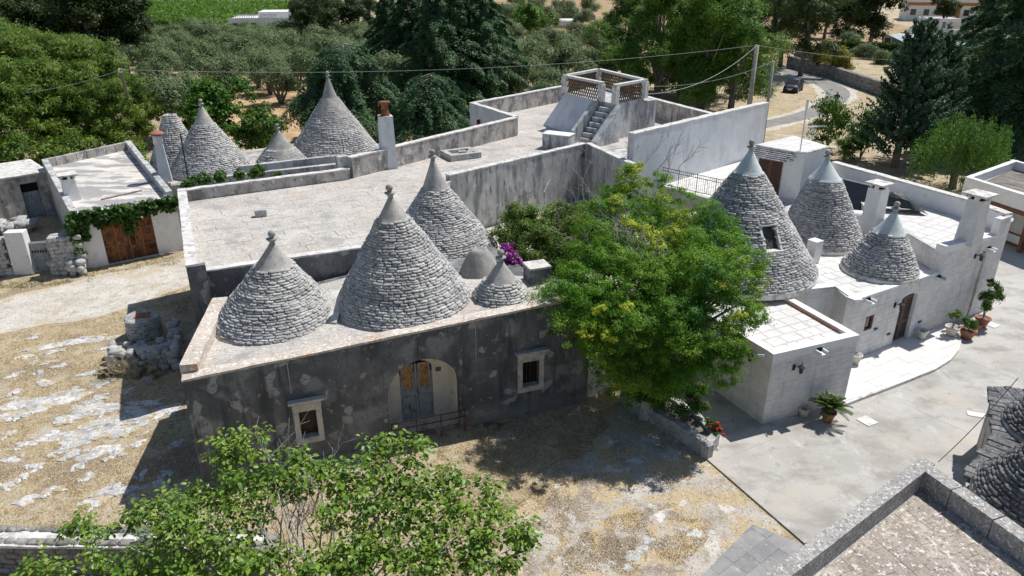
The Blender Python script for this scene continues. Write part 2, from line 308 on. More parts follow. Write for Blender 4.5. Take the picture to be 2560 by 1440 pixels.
m['terracotta'] = MAT('terracotta', (0.32, 0.14, 0.085), (0.42, 0.2, 0.13), 8, (), 0.3, 30)
m['stonepot'] = MAT('pale_stone_pot', (0.5, 0.47, 0.42), (0.62, 0.585, 0.53), 8, (), 0.3, 30)
m['pole'] = MAT('grey_concrete_pole', (0.28, 0.265, 0.24), (0.36, 0.34, 0.31), 4, (), 0.3, 25)
m['polewood'] = MAT('weathered_pole_wood', (0.17, 0.145, 0.12), (0.26, 0.23, 0.19), 5, (), 0.3, 25)
m['cable'] = MAT('grey_cable', (0.4, 0.4, 0.4), (0.5, 0.5, 0.5), 5, (), 0, 10, 0.5)
m['darkcable'] = MAT('dark_cable', (0.05, 0.05, 0.05), (0.08, 0.08, 0.08), 5, (), 0, 10, 0.5)
m['metal'] = MAT('galvanised_metal', (0.5, 0.51, 0.52), (0.6, 0.61, 0.62), 5, (), 0, 10, 0.35, metal=0.8)
m['whitemetal'] = MAT('white_enamel', (0.7, 0.71, 0.72), (0.76, 0.77, 0.78), 5, (), 0, 10, 0.35, spec=0.5)
m['solar'] = MAT('solar_glass', (0.012, 0.014, 0.02), (0.018, 0.02, 0.028), 5, (), 0, 10, 0.3, spec=0.3)
m['tarp'] = MAT('black_green_tarp', (0.02, 0.025, 0.024), (0.035, 0.04, 0.038), 3, (), 0.5, 12, 0.5, spec=0.4)
m['rock'] = MAT('white_limestone_outcrop', (0.46, 0.46, 0.455), (0.65, 0.635, 0.605), 1.0, [((0.36, 0.37, 0.385), 3.0, 0.52, 0.66), ((0.74, 0.72, 0.68), 6, 0.58, 0.68), ((0.5, 0.405, 0.265), 2.6, 0.57, 0.64), ((0.36, 0.28, 0.17), 9, 0.6, 0.68)], 0.9, 7, objrand=0.07, bdist=0.05)
m['rubble'] = MAT('grey_rubble_stone', (0.36, 0.36, 0.355), (0.52, 0.51, 0.485), 2.5, [((0.24, 0.24, 0.245), 7, 0.55, 0.7), ((0.62, 0.6, 0.56), 11, 0.62, 0.7)], 0.8, 16, objrand=0.12, bdist=0.04)
m['drywall'] = MAT('dry_stone_wall', (0.2, 0.19, 0.175), (0.33, 0.31, 0.285), 2.5, [((0.13, 0.12, 0.11), 6, 0.55, 0.7)], 0.9, 6, objrand=0.15, bdist=0.06)
m['gravel'] = MAT('pale_gravel_track', (0.5, 0.465, 0.405), (0.62, 0.585, 0.52), 0.7, [((0.42, 0.36, 0.28), 1.6, 0.54, 0.68), ((0.5, 0.41, 0.26), 0.5, 0.57, 0.68), ((0.72, 0.7, 0.65), 20, 0.58, 0.66), ((0.36, 0.31, 0.25), 14, 0.57, 0.66)], 0.7, 30)
m['asphalt'] = MAT('worn_asphalt', (0.22, 0.21, 0.2), (0.28, 0.27, 0.255), 0.6, [((0.3, 0.285, 0.265), 1.5, 0.58, 0.72)], 0.3, 40)
m['ground'] = MAT('dry_grass_ground', (0.45, 0.35, 0.2), (0.57, 0.46, 0.29), 0.3, [((0.54, 0.465, 0.335), 1.3, 0.5, 0.64), ((0.31, 0.24, 0.17), 0.5, 0.55, 0.66), ((0.33, 0.24, 0.13), 5.0, 0.54, 0.65), ((0.66, 0.57, 0.4), 17, 0.56, 0.64), ((0.27, 0.2, 0.115), 25, 0.57, 0.66), ((0.58, 0.55, 0.49), 0.4, 0.64, 0.74)], 1.0, 22, bdist=0.06)
m['soil'] = MAT('pale_dusty_soil', (0.46, 0.41, 0.345), (0.58, 0.535, 0.465), 0.5, [((0.32, 0.255, 0.195), 0.8, 0.53, 0.66), ((0.55, 0.43, 0.255), 1.0, 0.54, 0.6), ((0.68, 0.655, 0.6), 1.3, 0.6, 0.7), ((0.7, 0.67, 0.62), 18, 0.61, 0.68), ((0.28, 0.225, 0.175), 15, 0.58, 0.68)], 0.9, 24, bdist=0.05)
m['straw'] = MAT('straw_blades', (0.5, 0.395, 0.22), (0.66, 0.56, 0.36), 0.7, (), 0, 10, 0.9, island=0.25, transl=0.15)
m['weed'] = MAT('dull_green_weeds', (0.13, 0.15, 0.05), (0.22, 0.22, 0.085), 1.5, (), 0, 10, 0.8, island=0.25, transl=0.2)
m['bark'] = MAT('grey_bark', (0.16, 0.14, 0.12), (0.27, 0.245, 0.215), 8, (), 0.5, 25)
m['twig'] = MAT('bare_grey_twig', (0.27, 0.255, 0.24), (0.4, 0.385, 0.36), 8, (), 0.2, 25)
def LEAF(name, c1, c2, sc=0.5, isl=0.3, hue=0.015, tr=0.36, layers=(), lo=0.35, hi=0.65, rough=0.55, spec=0.3):
    return MAT(name, c1, c2, sc, layers, 0, 10, rough, island=isl, hue=hue, transl=tr, detail=3.0, lo=lo, hi=hi, spec=spec)
m['acacia'] = LEAF('acacia_leaf', (0.135, 0.31, 0.026), (0.215, 0.39, 0.042), 0.45, isl=0.2, hue=0.004, tr=0.42, layers=[((0.33, 0.42, 0.04), 0.4, 0.56, 0.72), ((0.06, 0.2, 0.04), 0.35, 0.57, 0.7)])
m['mimosa'] = LEAF('yellow_acacia_bloom', (0.42, 0.5, 0.045), (0.52, 0.58, 0.07), 0.9, hue=0.0)
m['dusty'] = LEAF('dusty_green_shrub_leaf', (0.13, 0.23, 0.045), (0.22, 0.3, 0.07), 0.7, tr=0.4)
m['walnut'] = LEAF('walnut_leaf', (0.12, 0.24, 0.025), (0.22, 0.34, 0.045), 0.9, isl=0.42, layers=[((0.24, 0.25, 0.06), 1.4, 0.62, 0.75)], rough=0.42, spec=0.45)
m['sumac'] = LEAF('pinnate_leaf', (0.08, 0.19, 0.03), (0.14, 0.26, 0.05), 1.2, rough=0.45)
m['pine'] = LEAF('pine_needles', (0.085, 0.17, 0.02), (0.185, 0.275, 0.04), 0.35, isl=0.35)
m['pinedark'] = LEAF('dark_pine_needles', (0.05, 0.085, 0.024), (0.09, 0.13, 0.034), 0.35)
m['oak'] = LEAF('dark_oak_leaf', (0.03, 0.06, 0.016), (0.065, 0.1, 0.024), 0.4)
m['olive'] = LEAF('olive_leaf', (0.145, 0.21, 0.095), (0.23, 0.295, 0.14), 0.3, isl=0.25)
m['fig'] = LEAF('fig_leaf', (0.05, 0.15, 0.015), (0.1, 0.22, 0.025), 0.6)
m['cedar'] = LEAF('cedar_needles', (0.055, 0.13, 0.055), (0.115, 0.21, 0.09), 0.4, isl=0.3)
m['cypress'] = LEAF('blue_cypress_needles', (0.055, 0.12, 0.07), (0.105, 0.185, 0.105), 0.5, isl=0.3)
m['euca'] = LEAF('eucalyptus_leaf', (0.085, 0.2, 0.024), (0.165, 0.295, 0.042), 0.28, isl=0.3)
m['pepper'] = LEAF('pepper_tree_leaf', (0.075, 0.185, 0.03), (0.135, 0.255, 0.045), 0.5, isl=0.3)
m['shrub'] = LEAF('garden_shrub_leaf', (0.07, 0.16, 0.02), (0.13, 0.23, 0.03), 0.6)
m['yellowbush'] = LEAF('broom_leaf', (0.16, 0.19, 0.025), (0.28, 0.27, 0.035), 0.6)
m['vine'] = LEAF('vine_leaf', (0.05, 0.13, 0.022), (0.095, 0.19, 0.035), 1.2)
m['vineyard'] = LEAF('vineyard_leaf', (0.08, 0.19, 0.02), (0.14, 0.27, 0.035), 0.15)
m['cycad'] = LEAF('cycad_frond', (0.05, 0.105, 0.015), (0.1, 0.165, 0.025), 2.0, rough=0.35, spec=0.5)
m['magenta'] = LEAF('bougainvillea_bract', (0.33, 0.035, 0.3), (0.45, 0.07, 0.42), 2.0)
m['redfl'] = LEAF('red_petal', (0.55, 0.02, 0.02), (0.65, 0.05, 0.05), 2.0)
m['pinkfl'] = LEAF('pink_petal', (0.6, 0.2, 0.24), (0.7, 0.35, 0.36), 2.0)
m['hedge'] = LEAF('hedge_leaf', (0.035, 0.085, 0.016), (0.065, 0.13, 0.022), 0.6)
# ================================================================== ground, tracks, road, courtyard
def sheet(name, poly, z, mat, kind='structure'):
    poly = ccw([tuple(p[:2]) for p in poly]); me = bpy.data.meshes.new(name)
    tri = tessellate_polygon([[Vector((p[0], p[1], 0)) for p in poly]])
    F = []
    for a, b, c in tri:
        A, B, C = poly[a], poly[b], poly[c]
        F.append((a, b, c) if (B[0] - A[0]) * (C[1] - A[1]) - (C[0] - A[0]) * (B[1] - A[1]) > 0 else (a, c, b))
    me.from_pydata([(p[0], p[1], z) for p in poly], [], F); me.update()
    return link(name, me, mat, None, kind)
def wob(poly, seg, amp, seed=1):              # ragged outline
    rnd = random.Random(seed); out = []
    for i in range(len(poly)):
        a, b = Vector(poly[i][:2]), Vector(poly[(i + 1) % len(poly)][:2]); n = max(1, int((b - a).length / seg))
        for k in range(n):
            q = a + (b - a) * (k / n); out.append((q.x + rnd.uniform(-amp, amp), q.y + rnd.uniform(-amp, amp)))
    return out
ground = sheet('ground', [(-1500, -40), (1500, -40), (1500, 2600), (-1500, 2600)], 0.0, m['ground'])
track = sheet('gravel_track', wob([P2(-260, 800), P2(0, 833), P2(250, 790), P2(480, 712), (-13.0, 34.6), (-6.0, 40), (-8.5, 43.5), (-16.2, 37.9), P2(430, 652), P2(230, 692), P2(0, 748), P2(-260, 720)], 0.8, 0.16, 3), 0.004, m['gravel'])
soil = sheet('bare_soil', wob([P2(1250, 1330), P2(1380, 1170), P2(1480, 1120), P2(1560, 1010), P2(1650, 1040), P2(1724, 1112), P2(1960, 1330), P2(1790, 1560), P2(1300, 1560)], 0.4, 0.13, 5), 0.004, m['soil'])
court = [P2(1555, 975), P2(1640, 1030), P2(1719, 1105), P2(2012, 1358), (9.2, 12.2), (17, 10), (30, 14), (36, 30), (33, 42), (27, 41.4), (22.2, 31.5), (12.5, 27.5), (8.3, 27.0), (5.2, 24.6)]
courtyard = sheet('courtyard', court, 0.035, m['concrete'])
MB().prism([P2(1719, 1105, 0.06), P2(2012, 1358, 0.06), P2(2019, 1352, 0.06), P2(1727, 1102, 0.06)], -0.05, 0.055).build('kerb', m['concrete'], None, kind='structure')
m['crackline'] = MAT('dirt_filled_joint', (0.3, 0.283, 0.258), (0.4, 0.38, 0.35), 3, (), 0, 10)
for (a, b, w_) in (((2270, 1015), (2420, 1085), 0.012), ((1800, 1150), (2290, 960), 0.012), ((1960, 1300), (2200, 1190), 0.008), ((2410, 900), (2560, 960), 0.01)):
    A_, B_ = Vector(P2(*a)), Vector(P2(*b)); k_ = 9; pr_ = []; 
    for i in range(k_ + 1): q_ = A_ + (B_ - A_) * (i / k_); pr_.append((q_.x + random.uniform(-0.05, 0.05), q_.y + random.uniform(-0.05, 0.05), 0.033))
    MB().tube(pr_, w_ * 0.6, 4, False).build('crack', m['crackline'], courtyard)
gp = [P2(2005, 1362), P2(1880, 1312), P2(1755, 1440), P2(1700, 1530), P2(1900, 1600)]
path = sheet('slab_path', gp, 0.008, m['path'])
tiles(path, gp, 0.012, 0.75, 0.5, R(38), m['path'], 0.012, 0.006, 'slab', 4, lim=80)
# road with stony verges
cl = [(1840, 330), (1905, 312), (1965, 300), (2022, 285), (2066, 264), (2090, 246), (2093, 231), (2075, 215), (2040, 199), (2000, 187), (1950, 172), (1890, 158), (1820, 148)]
wd = [2.2, 2.3, 2.4, 2.4, 2.4, 2.6, 3.0, 3.2, 3.2, 3.2, 3.2, 3.2, 3.2]
def strip(cl, wd, k):
    pts = [P(*c) for c in cl]; Lf = []; Rt = []
    for i, p in enumerate(pts):
        t = (pts[min(i + 1, len(pts) - 1)] - pts[max(i - 1, 0)]).normalized(); n = Vector((-t.y, t.x, 0)) * (wd[i] * k)
        Lf.append((p + n).to_2d()); Rt.append((p - n).to_2d())
    return [tuple(q) for q in Lf] + [tuple(q) for q in Rt[::-1]]
def smooth_line(cl, wd, n=6):
    out = []; ow = []
    for i in range(len(cl) - 1):
        p0, p1, p2, p3 = [Vector(cl[max(0, min(len(cl) - 1, i + k))]) for k in (-1, 0, 1, 2)]
        for k in range(n):
            t = k / n; q = 0.5 * (2 * p1 + (p2 - p0) * t + (2 * p0 - 5 * p1 + 4 * p2 - p3) * t * t + (3 * p1 - p0 - 3 * p2 + p3) * t ** 3)
            out.append(tuple(q)); ow.append(wd[i] + (wd[i + 1] - wd[i]) * t)
    return out + [cl[-1]], ow + [wd[-1]]
scl, swd = smooth_line(cl, wd)
verge = sheet('gravel_verge', wob(strip(scl, [x * 1.0 + 1.3 for x in swd], 0.56), 0.8, 0.3, 4), 0.004, m['gravel'])
road = sheet('asphalt_road', strip(scl, swd, 0.5), 0.010, m['asphalt'])
# far dry fields and the red earth between the trees
sheet('far_field', [(-20, 118), (90, 118), (140, 420), (-10, 420)], 0.004, MAT('dry_field', (0.36, 0.25, 0.14), (0.45, 0.33, 0.2), 0.08, [((0.3, 0.17, 0.09), 0.3, 0.52, 0.66), ((0.24, 0.2, 0.09), 0.7, 0.55, 0.68)], 0.6, 2))
sheet('orchard_earth', [(-30, 66), (-4, 62), (2, 92), (-50, 95)], 0.004, MAT('red_earth', (0.36, 0.22, 0.12), (0.5, 0.36, 0.2), 0.2, [((0.56, 0.43, 0.25), 0.7, 0.52, 0.65)], 0.5, 6))
# ---- limestone outcrops breaking through the dry grass, left of the house
def rock_patch(c, rx, ry, ang, h, seed):
    rnd = random.Random(seed); n = 18; cs, sn = math.cos(ang), math.sin(ang); V = []; F = []
    ph = [rnd.uniform(0, 6.28) for _ in range(4)]
    def rr(a): return 1 + 0.28 * math.sin(2 * a + ph[0]) + 0.2 * math.sin(3 * a + ph[1]) + 0.13 * math.sin(5 * a + ph[2]) + 0.1 * math.sin(8 * a + ph[3]) + rnd.uniform(-0.07, 0.07)
    prof = [rr(2 * math.pi * k / n) for k in range(n)]
    for f_, z in ((1.0, -0.02), (0.93, h * 0.55), (0.6, h), (0.25, h * 1.05)):
        for k in range(n):
            a = 2 * math.pi * k / n; x = rx * prof[k] * f_ * math.cos(a); y = ry * prof[k] * f_ * math.sin(a)
            V.append((c[0] + x * cs - y * sn, c[1] + x * sn + y * cs, z + (rnd.uniform(-0.25, 0.25) * h if z > 0 else 0)))
    V.append((c[0], c[1], h * 1.05))
    for i in range(3):
        for k in range(n): F.append((i * n + k, i * n + (k + 1) % n, (i + 1) * n + (k + 1) % n, (i + 1) * n + k))
    F += [(3 * n + k, 3 * n + (k + 1) % n, 4 * n) for k in range(n)]
    return MB().add(V, F)
rnd = random.Random(11)
spots = [(190, 855, 95, 20), (270, 872, 70, 14), (130, 880, 60, 12), (60, 893, 40, 9), (85, 905, 30, 8), (330, 905, 40, 12), (220, 935, 80, 18), (30, 940, 45, 12), (110, 960, 60, 14), (250, 960, 60, 14), (160, 985, 95, 26), (90, 1010, 90, 22), (240, 1000, 75, 22), (300, 1020, 110, 24), (380, 1010, 70, 18), (50, 1040, 60, 14), (170, 1050, 80, 20), (270, 1070, 120, 24), (360, 1050, 70, 16), (430, 1030, 50, 12), (220, 1100, 100, 30), (300, 1090, 60, 18), (130, 1085, 50, 12), (70, 1110, 55, 14), (180, 1135, 80, 22), (30, 1150, 60, 12), (90, 1165, 60, 14), (280, 1140, 40, 10), (220, 1190, 40, 10), (130, 1225, 70, 18), (265, 1235, 90, 18), (330, 1245, 50, 12), (20, 1215, 30, 10), (200, 1165, 40, 10), (395, 1210, 50, 14), (420, 1185, 40, 10), (355, 1190, 30, 8), (290, 1215, 30, 10), (440, 1110, 40, 10), (150, 915, 45, 9), (320, 975, 40, 9), (30, 985, 40, 12), (20, 1085, 30, 10), (300, 1130, 30, 6), (100, 930, 30, 7), (375, 945, 40, 10), (205, 1030, 60, 14), (145, 1130, 40, 9), (60, 1190, 30, 8), (240, 1260, 40, 8), (300, 860, 36, 8), (250, 845, 40, 8), (80, 845, 30, 6)]
for i, (x, y, sx, sy) in enumerate(spots):
    c = P(x, y); e = P(x + sx * 0.5, y); rx = (e - c).length * 0.85; q = P(x, y - sy * 0.5); ry = (q - c).length * 0.8
    rock_patch((c.x, c.y), rx * 0.75, max(ry * 0.8, 0.2), R(rnd.uniform(5, 28)), rnd.uniform(0.02, 0.05), i + 50).build('rock', m['rock'], ground, smooth=False)
    for q_ in range(2):
        g_ = rnd.uniform(0, 6.28); k_ = rnd.uniform(0.3, 0.55); rock_patch((c.x + rx * 0.85 * math.cos(g_), c.y + max(ry, 0.25) * 1.0 * math.sin(g_) + 0.3 * rx * math.cos(g_)), rx * k_, max(ry * k_, 0.12), R(rnd.uniform(5, 35)), rnd.uniform(0.02, 0.05), i * 3 + q_ + 900).build('rock', m['rock'], ground, smooth=False)
for i in range(28):                             # loose chips of the same rock
    x, y = rnd.uniform(-60, 440), rnd.uniform(860, 1260); c = P(x, y); r0 = rnd.uniform(0.08, 0.24)
    rock_patch((c.x, c.y), r0 * rnd.uniform(1, 1.8), r0, R(rnd.uniform(0, 40)), rnd.uniform(0.02, 0.05), i + 400).build('rock', m['rock'], ground)
for i, (x, y, sx, sy) in enumerate([(120, 1000, 190, 52), (230, 1020, 150, 46), (300, 1045, 170, 44), (200, 1090, 190, 50), (250, 1130, 120, 36), (380, 1030, 130, 34), (60, 1030, 120, 32), (280, 1235, 150, 34), (190, 855, 170, 26)]):
    c = P(x, y); e = P(x + sx * 0.5, y); q = P(x, y - sy * 0.5); rock_patch((c.x, c.y), (e - c).length * 0.9, (q - c).length * 0.7, R(22), 0.022, i + 1500).build('rock', m['rock'], ground)
for i, (x, y, sx, sy) in enumerate([(1590, 1385, 60, 30), (1620, 1350, 40, 16), (1570, 1420, 30, 14), (1650, 1290, 70, 26), (1700, 1260, 50, 18), (1590, 1150, 70, 20), (1740, 1335, 50, 20)]):
    c = P(x, y); rock_patch((c.x, c.y), sx * 0.006, sy * 0.008, R(30), 0.02, i + 700).build('rock', m['rock'], ground)

# ================================================================== front house with the dark facade
FD = (math.cos(R(20)), math.sin(R(20))); FB = (-9.5, 17.9); FLEN = 13.0
fz = lambda s: 3.6 + 0.052 * s
house = root('stone_house', 'low stone house with dark weathered plaster facade, arched doorway and two small windows', 'house', (FB[0], FB[1], 0))
def hole(pts): return [onw(x, y, FB, FD) for x, y in pts]
w1 = onw(746, 1030, FB, FD); w1b = onw(798, 1090, FB, FD); w2 = onw(1306, 906, FB, FD); w2b = onw(1347, 962, FB, FD)
aL = onw(973, 1030, FB, FD)[0]; aR = onw(1150, 1000, FB, FD)[0]; aT = onw(1053, 899, FB, FD)[1]; ac = (aL + aR) / 2; ar = (aR - aL) / 2; spz = aT - ar
H1 = [(w1[0], w1b[1]), (w1b[0], w1b[1]), (w1b[0], w1[1]), (w1[0], w1[1])]
H2 = [(w2[0], w2b[1]), (w2b[0], w2b[1]), (w2b[0], w2[1]), (w2[0], w2[1])]
HA = [(aL, 0.02), (aR, 0.02)] + [(ac + ar * math.cos(g), spz + ar * math.sin(g)) for g in np.linspace(0, math.pi, 17)]
top = [(s, fz(s) + random.uniform(-0.012, 0.012)) for s in np.linspace(FLEN, 0, 24)]
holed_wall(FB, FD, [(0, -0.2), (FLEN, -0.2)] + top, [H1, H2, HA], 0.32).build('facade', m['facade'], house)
# niche behind the arch
ND = 0.95
q0 = at(FB, FD, aL, 0.325); q1 = at(FB, FD, aR, 0.325); q2 = at(FB, FD, aR - 0.12, ND); q3 = at(FB, FD, aL + 0.25, ND)
dB = q3; dD = unit((q2[0] - q3[0], q2[1] - q3[1])); dl = math.hypot(q2[0] - q3[0], q2[1] - q3[1])
n = MB()
pl = [(s, z) for s, z in HA]
for i in range(len(pl)):
    a, b = pl[i], pl[(i + 1) % len(pl)]
    def inner(p):
        u = (p[0] - aL) / (aR - aL); zz = p[1] if p[1] < spz else spz + (p[1] - spz) * 0.93
        return (q3[0] + (q2[0] - q3[0]) * u, q3[1] + (q2[1] - q3[1]) * u, zz)
    A = at(FB, FD, a[0], 0.318); B = at(FB, FD, b[0], 0.318)
    n.add([(A[0], A[1], a[1]), (B[0], B[1], b[1]), inner(b), inner(a)], [(0, 1, 2, 3)])
n.build('niche_vault', m['cream'], house)
du0 = 0.16 * dl; du1 = 0.72 * dl; dz = spz + 0.42; dc = (du0 + du1) / 2; dr = (du1 - du0) / 2
dh = [(du0, 0.06), (du1, 0.06)] + [(dc + dr * math.cos(g), dz - 0.1 + 0.5 * dr * 1.2 * math.sin(g)) for g in np.linspace(0, math.pi, 11)]
ou = [(-0.1, 0.0), (dl + 0.1, 0.0), (dl + 0.1, aT + 0.3), (-0.1, aT + 0.3)]
holed_wall(dB, dD, ou, [dh], 0.18).build('niche_wall', m['cream'], house)
door = MB().box((*at(dB, dD, dc, 0.13), 0.06 + (dz - 0.35) / 2), (2 * dr, 0.05, dz - 0.35), math.atan2(dD[1], dD[0])).build('door', m['greydoor'], house)
fan = [(dc + dr * math.cos(g), dz - 0.1 + 0.5 * dr * 1.2 * math.sin(g)) for g in np.linspace(0, math.pi, 11)]
V = [(*at(dB, dD, s, 0.14), z) for s, z in [(du0, dz - 0.3), (du1, dz - 0.3)] + fan]; MB().add(V, [tuple(range(len(V)))]).build('fanlight', m['dark'], house)
ang = math.atan2(dD[1], dD[0])
for sgn in (-1, 1):
    for k, (hz, hh, mm) in enumerate(((1.75, 0.95, 'amber'), (0.62, 0.7, 'greydoor'))):
        s = dc + sgn * dr * 0.5
        MB().box((*at(dB, dD, s, 0.1 - k * 0.004), hz), (dr * 0.66, 0.02, hh), ang).build('pane' if k == 0 else 'panel', m[mm], door)
        fr = MB()
        for (cx, cz, sx, sz) in ((0, hh / 2, dr * 0.72, 0.045), (0, -hh / 2, dr * 0.72, 0.045), (-dr * 0.34, 0, 0.05, hh), (dr * 0.34, 0, 0.05, hh)):
            fr.box((*at(dB, dD, s + cx, 0.088), hz + cz), (sx, 0.03, sz), ang)
        fr.build('moulding', m['greydoor'], door)
MB().box((*at(dB, dD, dc, 0.09), 1.2), (0.07, 0.05, 2.1), ang).build('meeting_stile', m['greydoor'], door)
MB().box((*at(dB, dD, dc + 0.04, 0.05), 1.15), (0.03, 0.05, 0.14), ang).build('handle', m['rust'], door)
# house number 8 8 on the niche wall
def eight(mb, b, d, s, z, h):
    for cz in (z + h * 0.27, z - h * 0.27):
        pts = [(*at(b, d, s + h * 0.26 * math.cos(g), -0.012), cz + h * 0.24 * math.sin(g)) for g in np.linspace(0, 2 * math.pi, 9)]
        mb.tube(pts, h * 0.09, 4, False)
nb = MB(); sn = dl * 0.8
for k in (0, 1): eight(nb, dB, dD, sn + 0.1 * k, spz + 0.18, 0.15)
nb.build('house_number', m['iron'], house)
# windows: stone surround, cornice, shutter
fang = R(20)
def stone_window(h, lab, fill, cor):
    (s0, z0), (s1, z1) = h[0], h[2]; t = 0.17; wdw = MB()
    for (a, b, c, d_) in ((s0 - t, s0, z0 - t, z1 + t), (s1, s1 + t, z0 - t, z1 + t), (s0, s1, z1, z1 + t), (s0, s1, z0 - t, z0)):
        wdw.box((*at(FB, FD, (a + b) / 2, 0.02), (c + d_) / 2), (b - a, 0.12, d_ - c), fang)
    o = wdw.build('window_surround', m['frame'], house)
    MB().box((*at(FB, FD, (s0 + s1) / 2, -0.03), z1 + t + 0.11), (s1 - s0 + 2 * t + 0.02, 0.12, 0.2), fang).build('lintel', m['frame'], o)
    MB().box((*at(FB, FD, (s0 + s1) / 2, -0.06), z1 + t + 0.25), (s1 - s0 + 2 * t + 0.22, 0.32, 0.07), fang).build('cornice', m[cor], o)
    MB().box((*at(FB, FD, (s0 + s1) / 2, 0.25), (z0 + z1) / 2), (s1 - s0 + 0.02, 0.03, z1 - z0 + 0.02), fang).build('shutter', m[fill], o)
    b = MB()
    for k in range(4):
        u = s0 + (s1 - s0) * (k + 0.7) / 4.4; b.box((*at(FB, FD, u, 0.222), (z0 + z1) / 2), (0.02, 0.02, z1 - z0), fang)
    b.build('batten', m['wood'], o)
    MB().box((*at(FB, FD, (s0 + s1) / 2, 0.1), z0 + 0.01), (s1 - s0, 0.28, 0.05), fang).build('sill', m['frame'], o)
stone_window(H1, '', 'wood', 'frame'); stone_window(H2, '', 'dark', 'rubble')
# roof, left parapet, side wall
rl = P2(487, 826, 3.75); RLd = unit((rl[0] - FB[0], rl[1] - FB[1]))
r_fl = at(FB, FD, 0, 0.322); r_fr = at(FB, FD, FLEN, 0.322); r_br = (2.3, 23.9); r_bm = (-5.0, 25.95); r_bl = (-10.35, 22.95)
rz = lambda x, y: fz((x - FB[0]) * FD[0] + (y - FB[1]) * FD[1]) - 0.06
b_fl = at(FB, FD, 0.0, 1.35); b_fr = at(FB, FD, FLEN, 1.35)
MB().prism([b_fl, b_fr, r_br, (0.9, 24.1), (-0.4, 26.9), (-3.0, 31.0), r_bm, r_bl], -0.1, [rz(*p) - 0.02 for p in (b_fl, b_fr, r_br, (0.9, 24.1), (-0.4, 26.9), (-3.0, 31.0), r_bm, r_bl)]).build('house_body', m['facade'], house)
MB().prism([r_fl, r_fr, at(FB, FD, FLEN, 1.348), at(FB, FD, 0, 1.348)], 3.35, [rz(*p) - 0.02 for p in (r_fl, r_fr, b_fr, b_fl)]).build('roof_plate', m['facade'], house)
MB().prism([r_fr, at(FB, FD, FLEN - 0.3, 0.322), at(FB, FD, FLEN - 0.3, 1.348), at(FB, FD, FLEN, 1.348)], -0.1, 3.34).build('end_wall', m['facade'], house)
rp = [at(FB, FD, 0.5, 0.33), at(FB, FD, FLEN, 0.33), (2.3, 23.85), (-5.0, 25.7), (-10.0, 22.6)]
tiles(house, rp, lambda x, y: rz(x, y) - 0.016, 1.1, 0.8, R(20), m['roof'], 0.018, 0.003, 'roof_slab', 3, vary=0.35, lim=120, dz=0.001)
cop = MB(); cop.wall(at(FB, FD, 0.003, 0.003), at(FB, FD, FLEN - 0.003, 0.003), 0.36, 3.3, 0, 0) if False else None
k = 26; V = []; F = []
for i in range(k + 1):
    s = 0.003 + (FLEN - 0.006) * i / k; j = [random.uniform(-0.012, 0.012) for _ in range(3)]
    a = at(FB, FD, s, -0.035 + j[0]); b = at(FB, FD, s, 0.42 + j[1] * 2); z = fz(s) + 0.012
    V += [(a[0], a[1], z - 0.05), (a[0], a[1], z + 0.03 + j[2]), (b[0], b[1], z + 0.025 + j[2]), (b[0], b[1], z - 0.08)]
for i in range(k):
    a = 4 * i; b = a + 4; F += [(a, b, b + 1, a + 1), (a + 1, b + 1, b + 2, a + 2), (a + 2, b + 2, b + 3, a + 3), (a + 3, b + 3, b, a)]
F += [(0, 1, 2, 3), (4 * k + 3, 4 * k + 2, 4 * k + 1, 4 * k)]
MB().add(V, F).build('coping', m['roof_pink'], house)
lp0 = at(FB, FD, -0.03, 0.43); lp1 = (r_bl[0] - 0.0, r_bl[1] - 0.25); dd = unit((lp1[0] - lp0[0], lp1[1] - lp0[1]))
MB().wall(lp1, lp0, 0.5, 3.3, 4.02, 3.9).build('side_parapet', m['roof_pink'], house)
MB().wall((lp1[0] - 0.004, lp1[1]), (lp0[0] - 0.004, lp0[1]), 0.3, -0.2, 3.64, 3.5).build('side_wall', m['facade'], house)
# iron rail and dead brush at the doorway, rain pipe stains as thin conduits
rail = root('iron_rail', 'rusty low iron rail standing across the arched doorway', 'railing', (*at(FB, FD, ac, -0.22), 0.0))
rr = MB(); 
for z in (0.85, 0.6): rr.tube([(*at(FB, FD, aL - 0.02, -0.2), z), (*at(FB, FD, aR + 0.15, -0.2), z)], 0.022, 5)
rr.build('rail', m['rust'], rail)
for s in np.linspace(aL, aR + 0.1, 4): MB().tube([(*at(FB, FD, s, -0.2), 0.0), (*at(FB, FD, s, -0.2), 0.88)], 0.022, 5).build('post', m['rust'], rail)
for px in ((717, 905, 985), (1188, 805, 905)):
    a = onw(px[0], px[1], FB, FD); b = onw(px[0], px[2], FB, FD)
    MB().tube([(*at(FB, FD, a[0], -0.02), a[1]), (*at(FB, FD, a[0], -0.02), b[1])], 0.012, 4).build('conduit', m['cable'], house)
# bit of lower masonry wall right of the facade, under the tree
MB().wall(at(FB, FD, FLEN + 0.01, 0.25), (4.6, 24.2), 0.3, -0.2, 2.0, 1.7).build('yard_wall', m['white'], None)
tag(bpy.data.objects['yard_wall'], 'short whitewashed wall between the dark facade and the planter bed', 'wall')

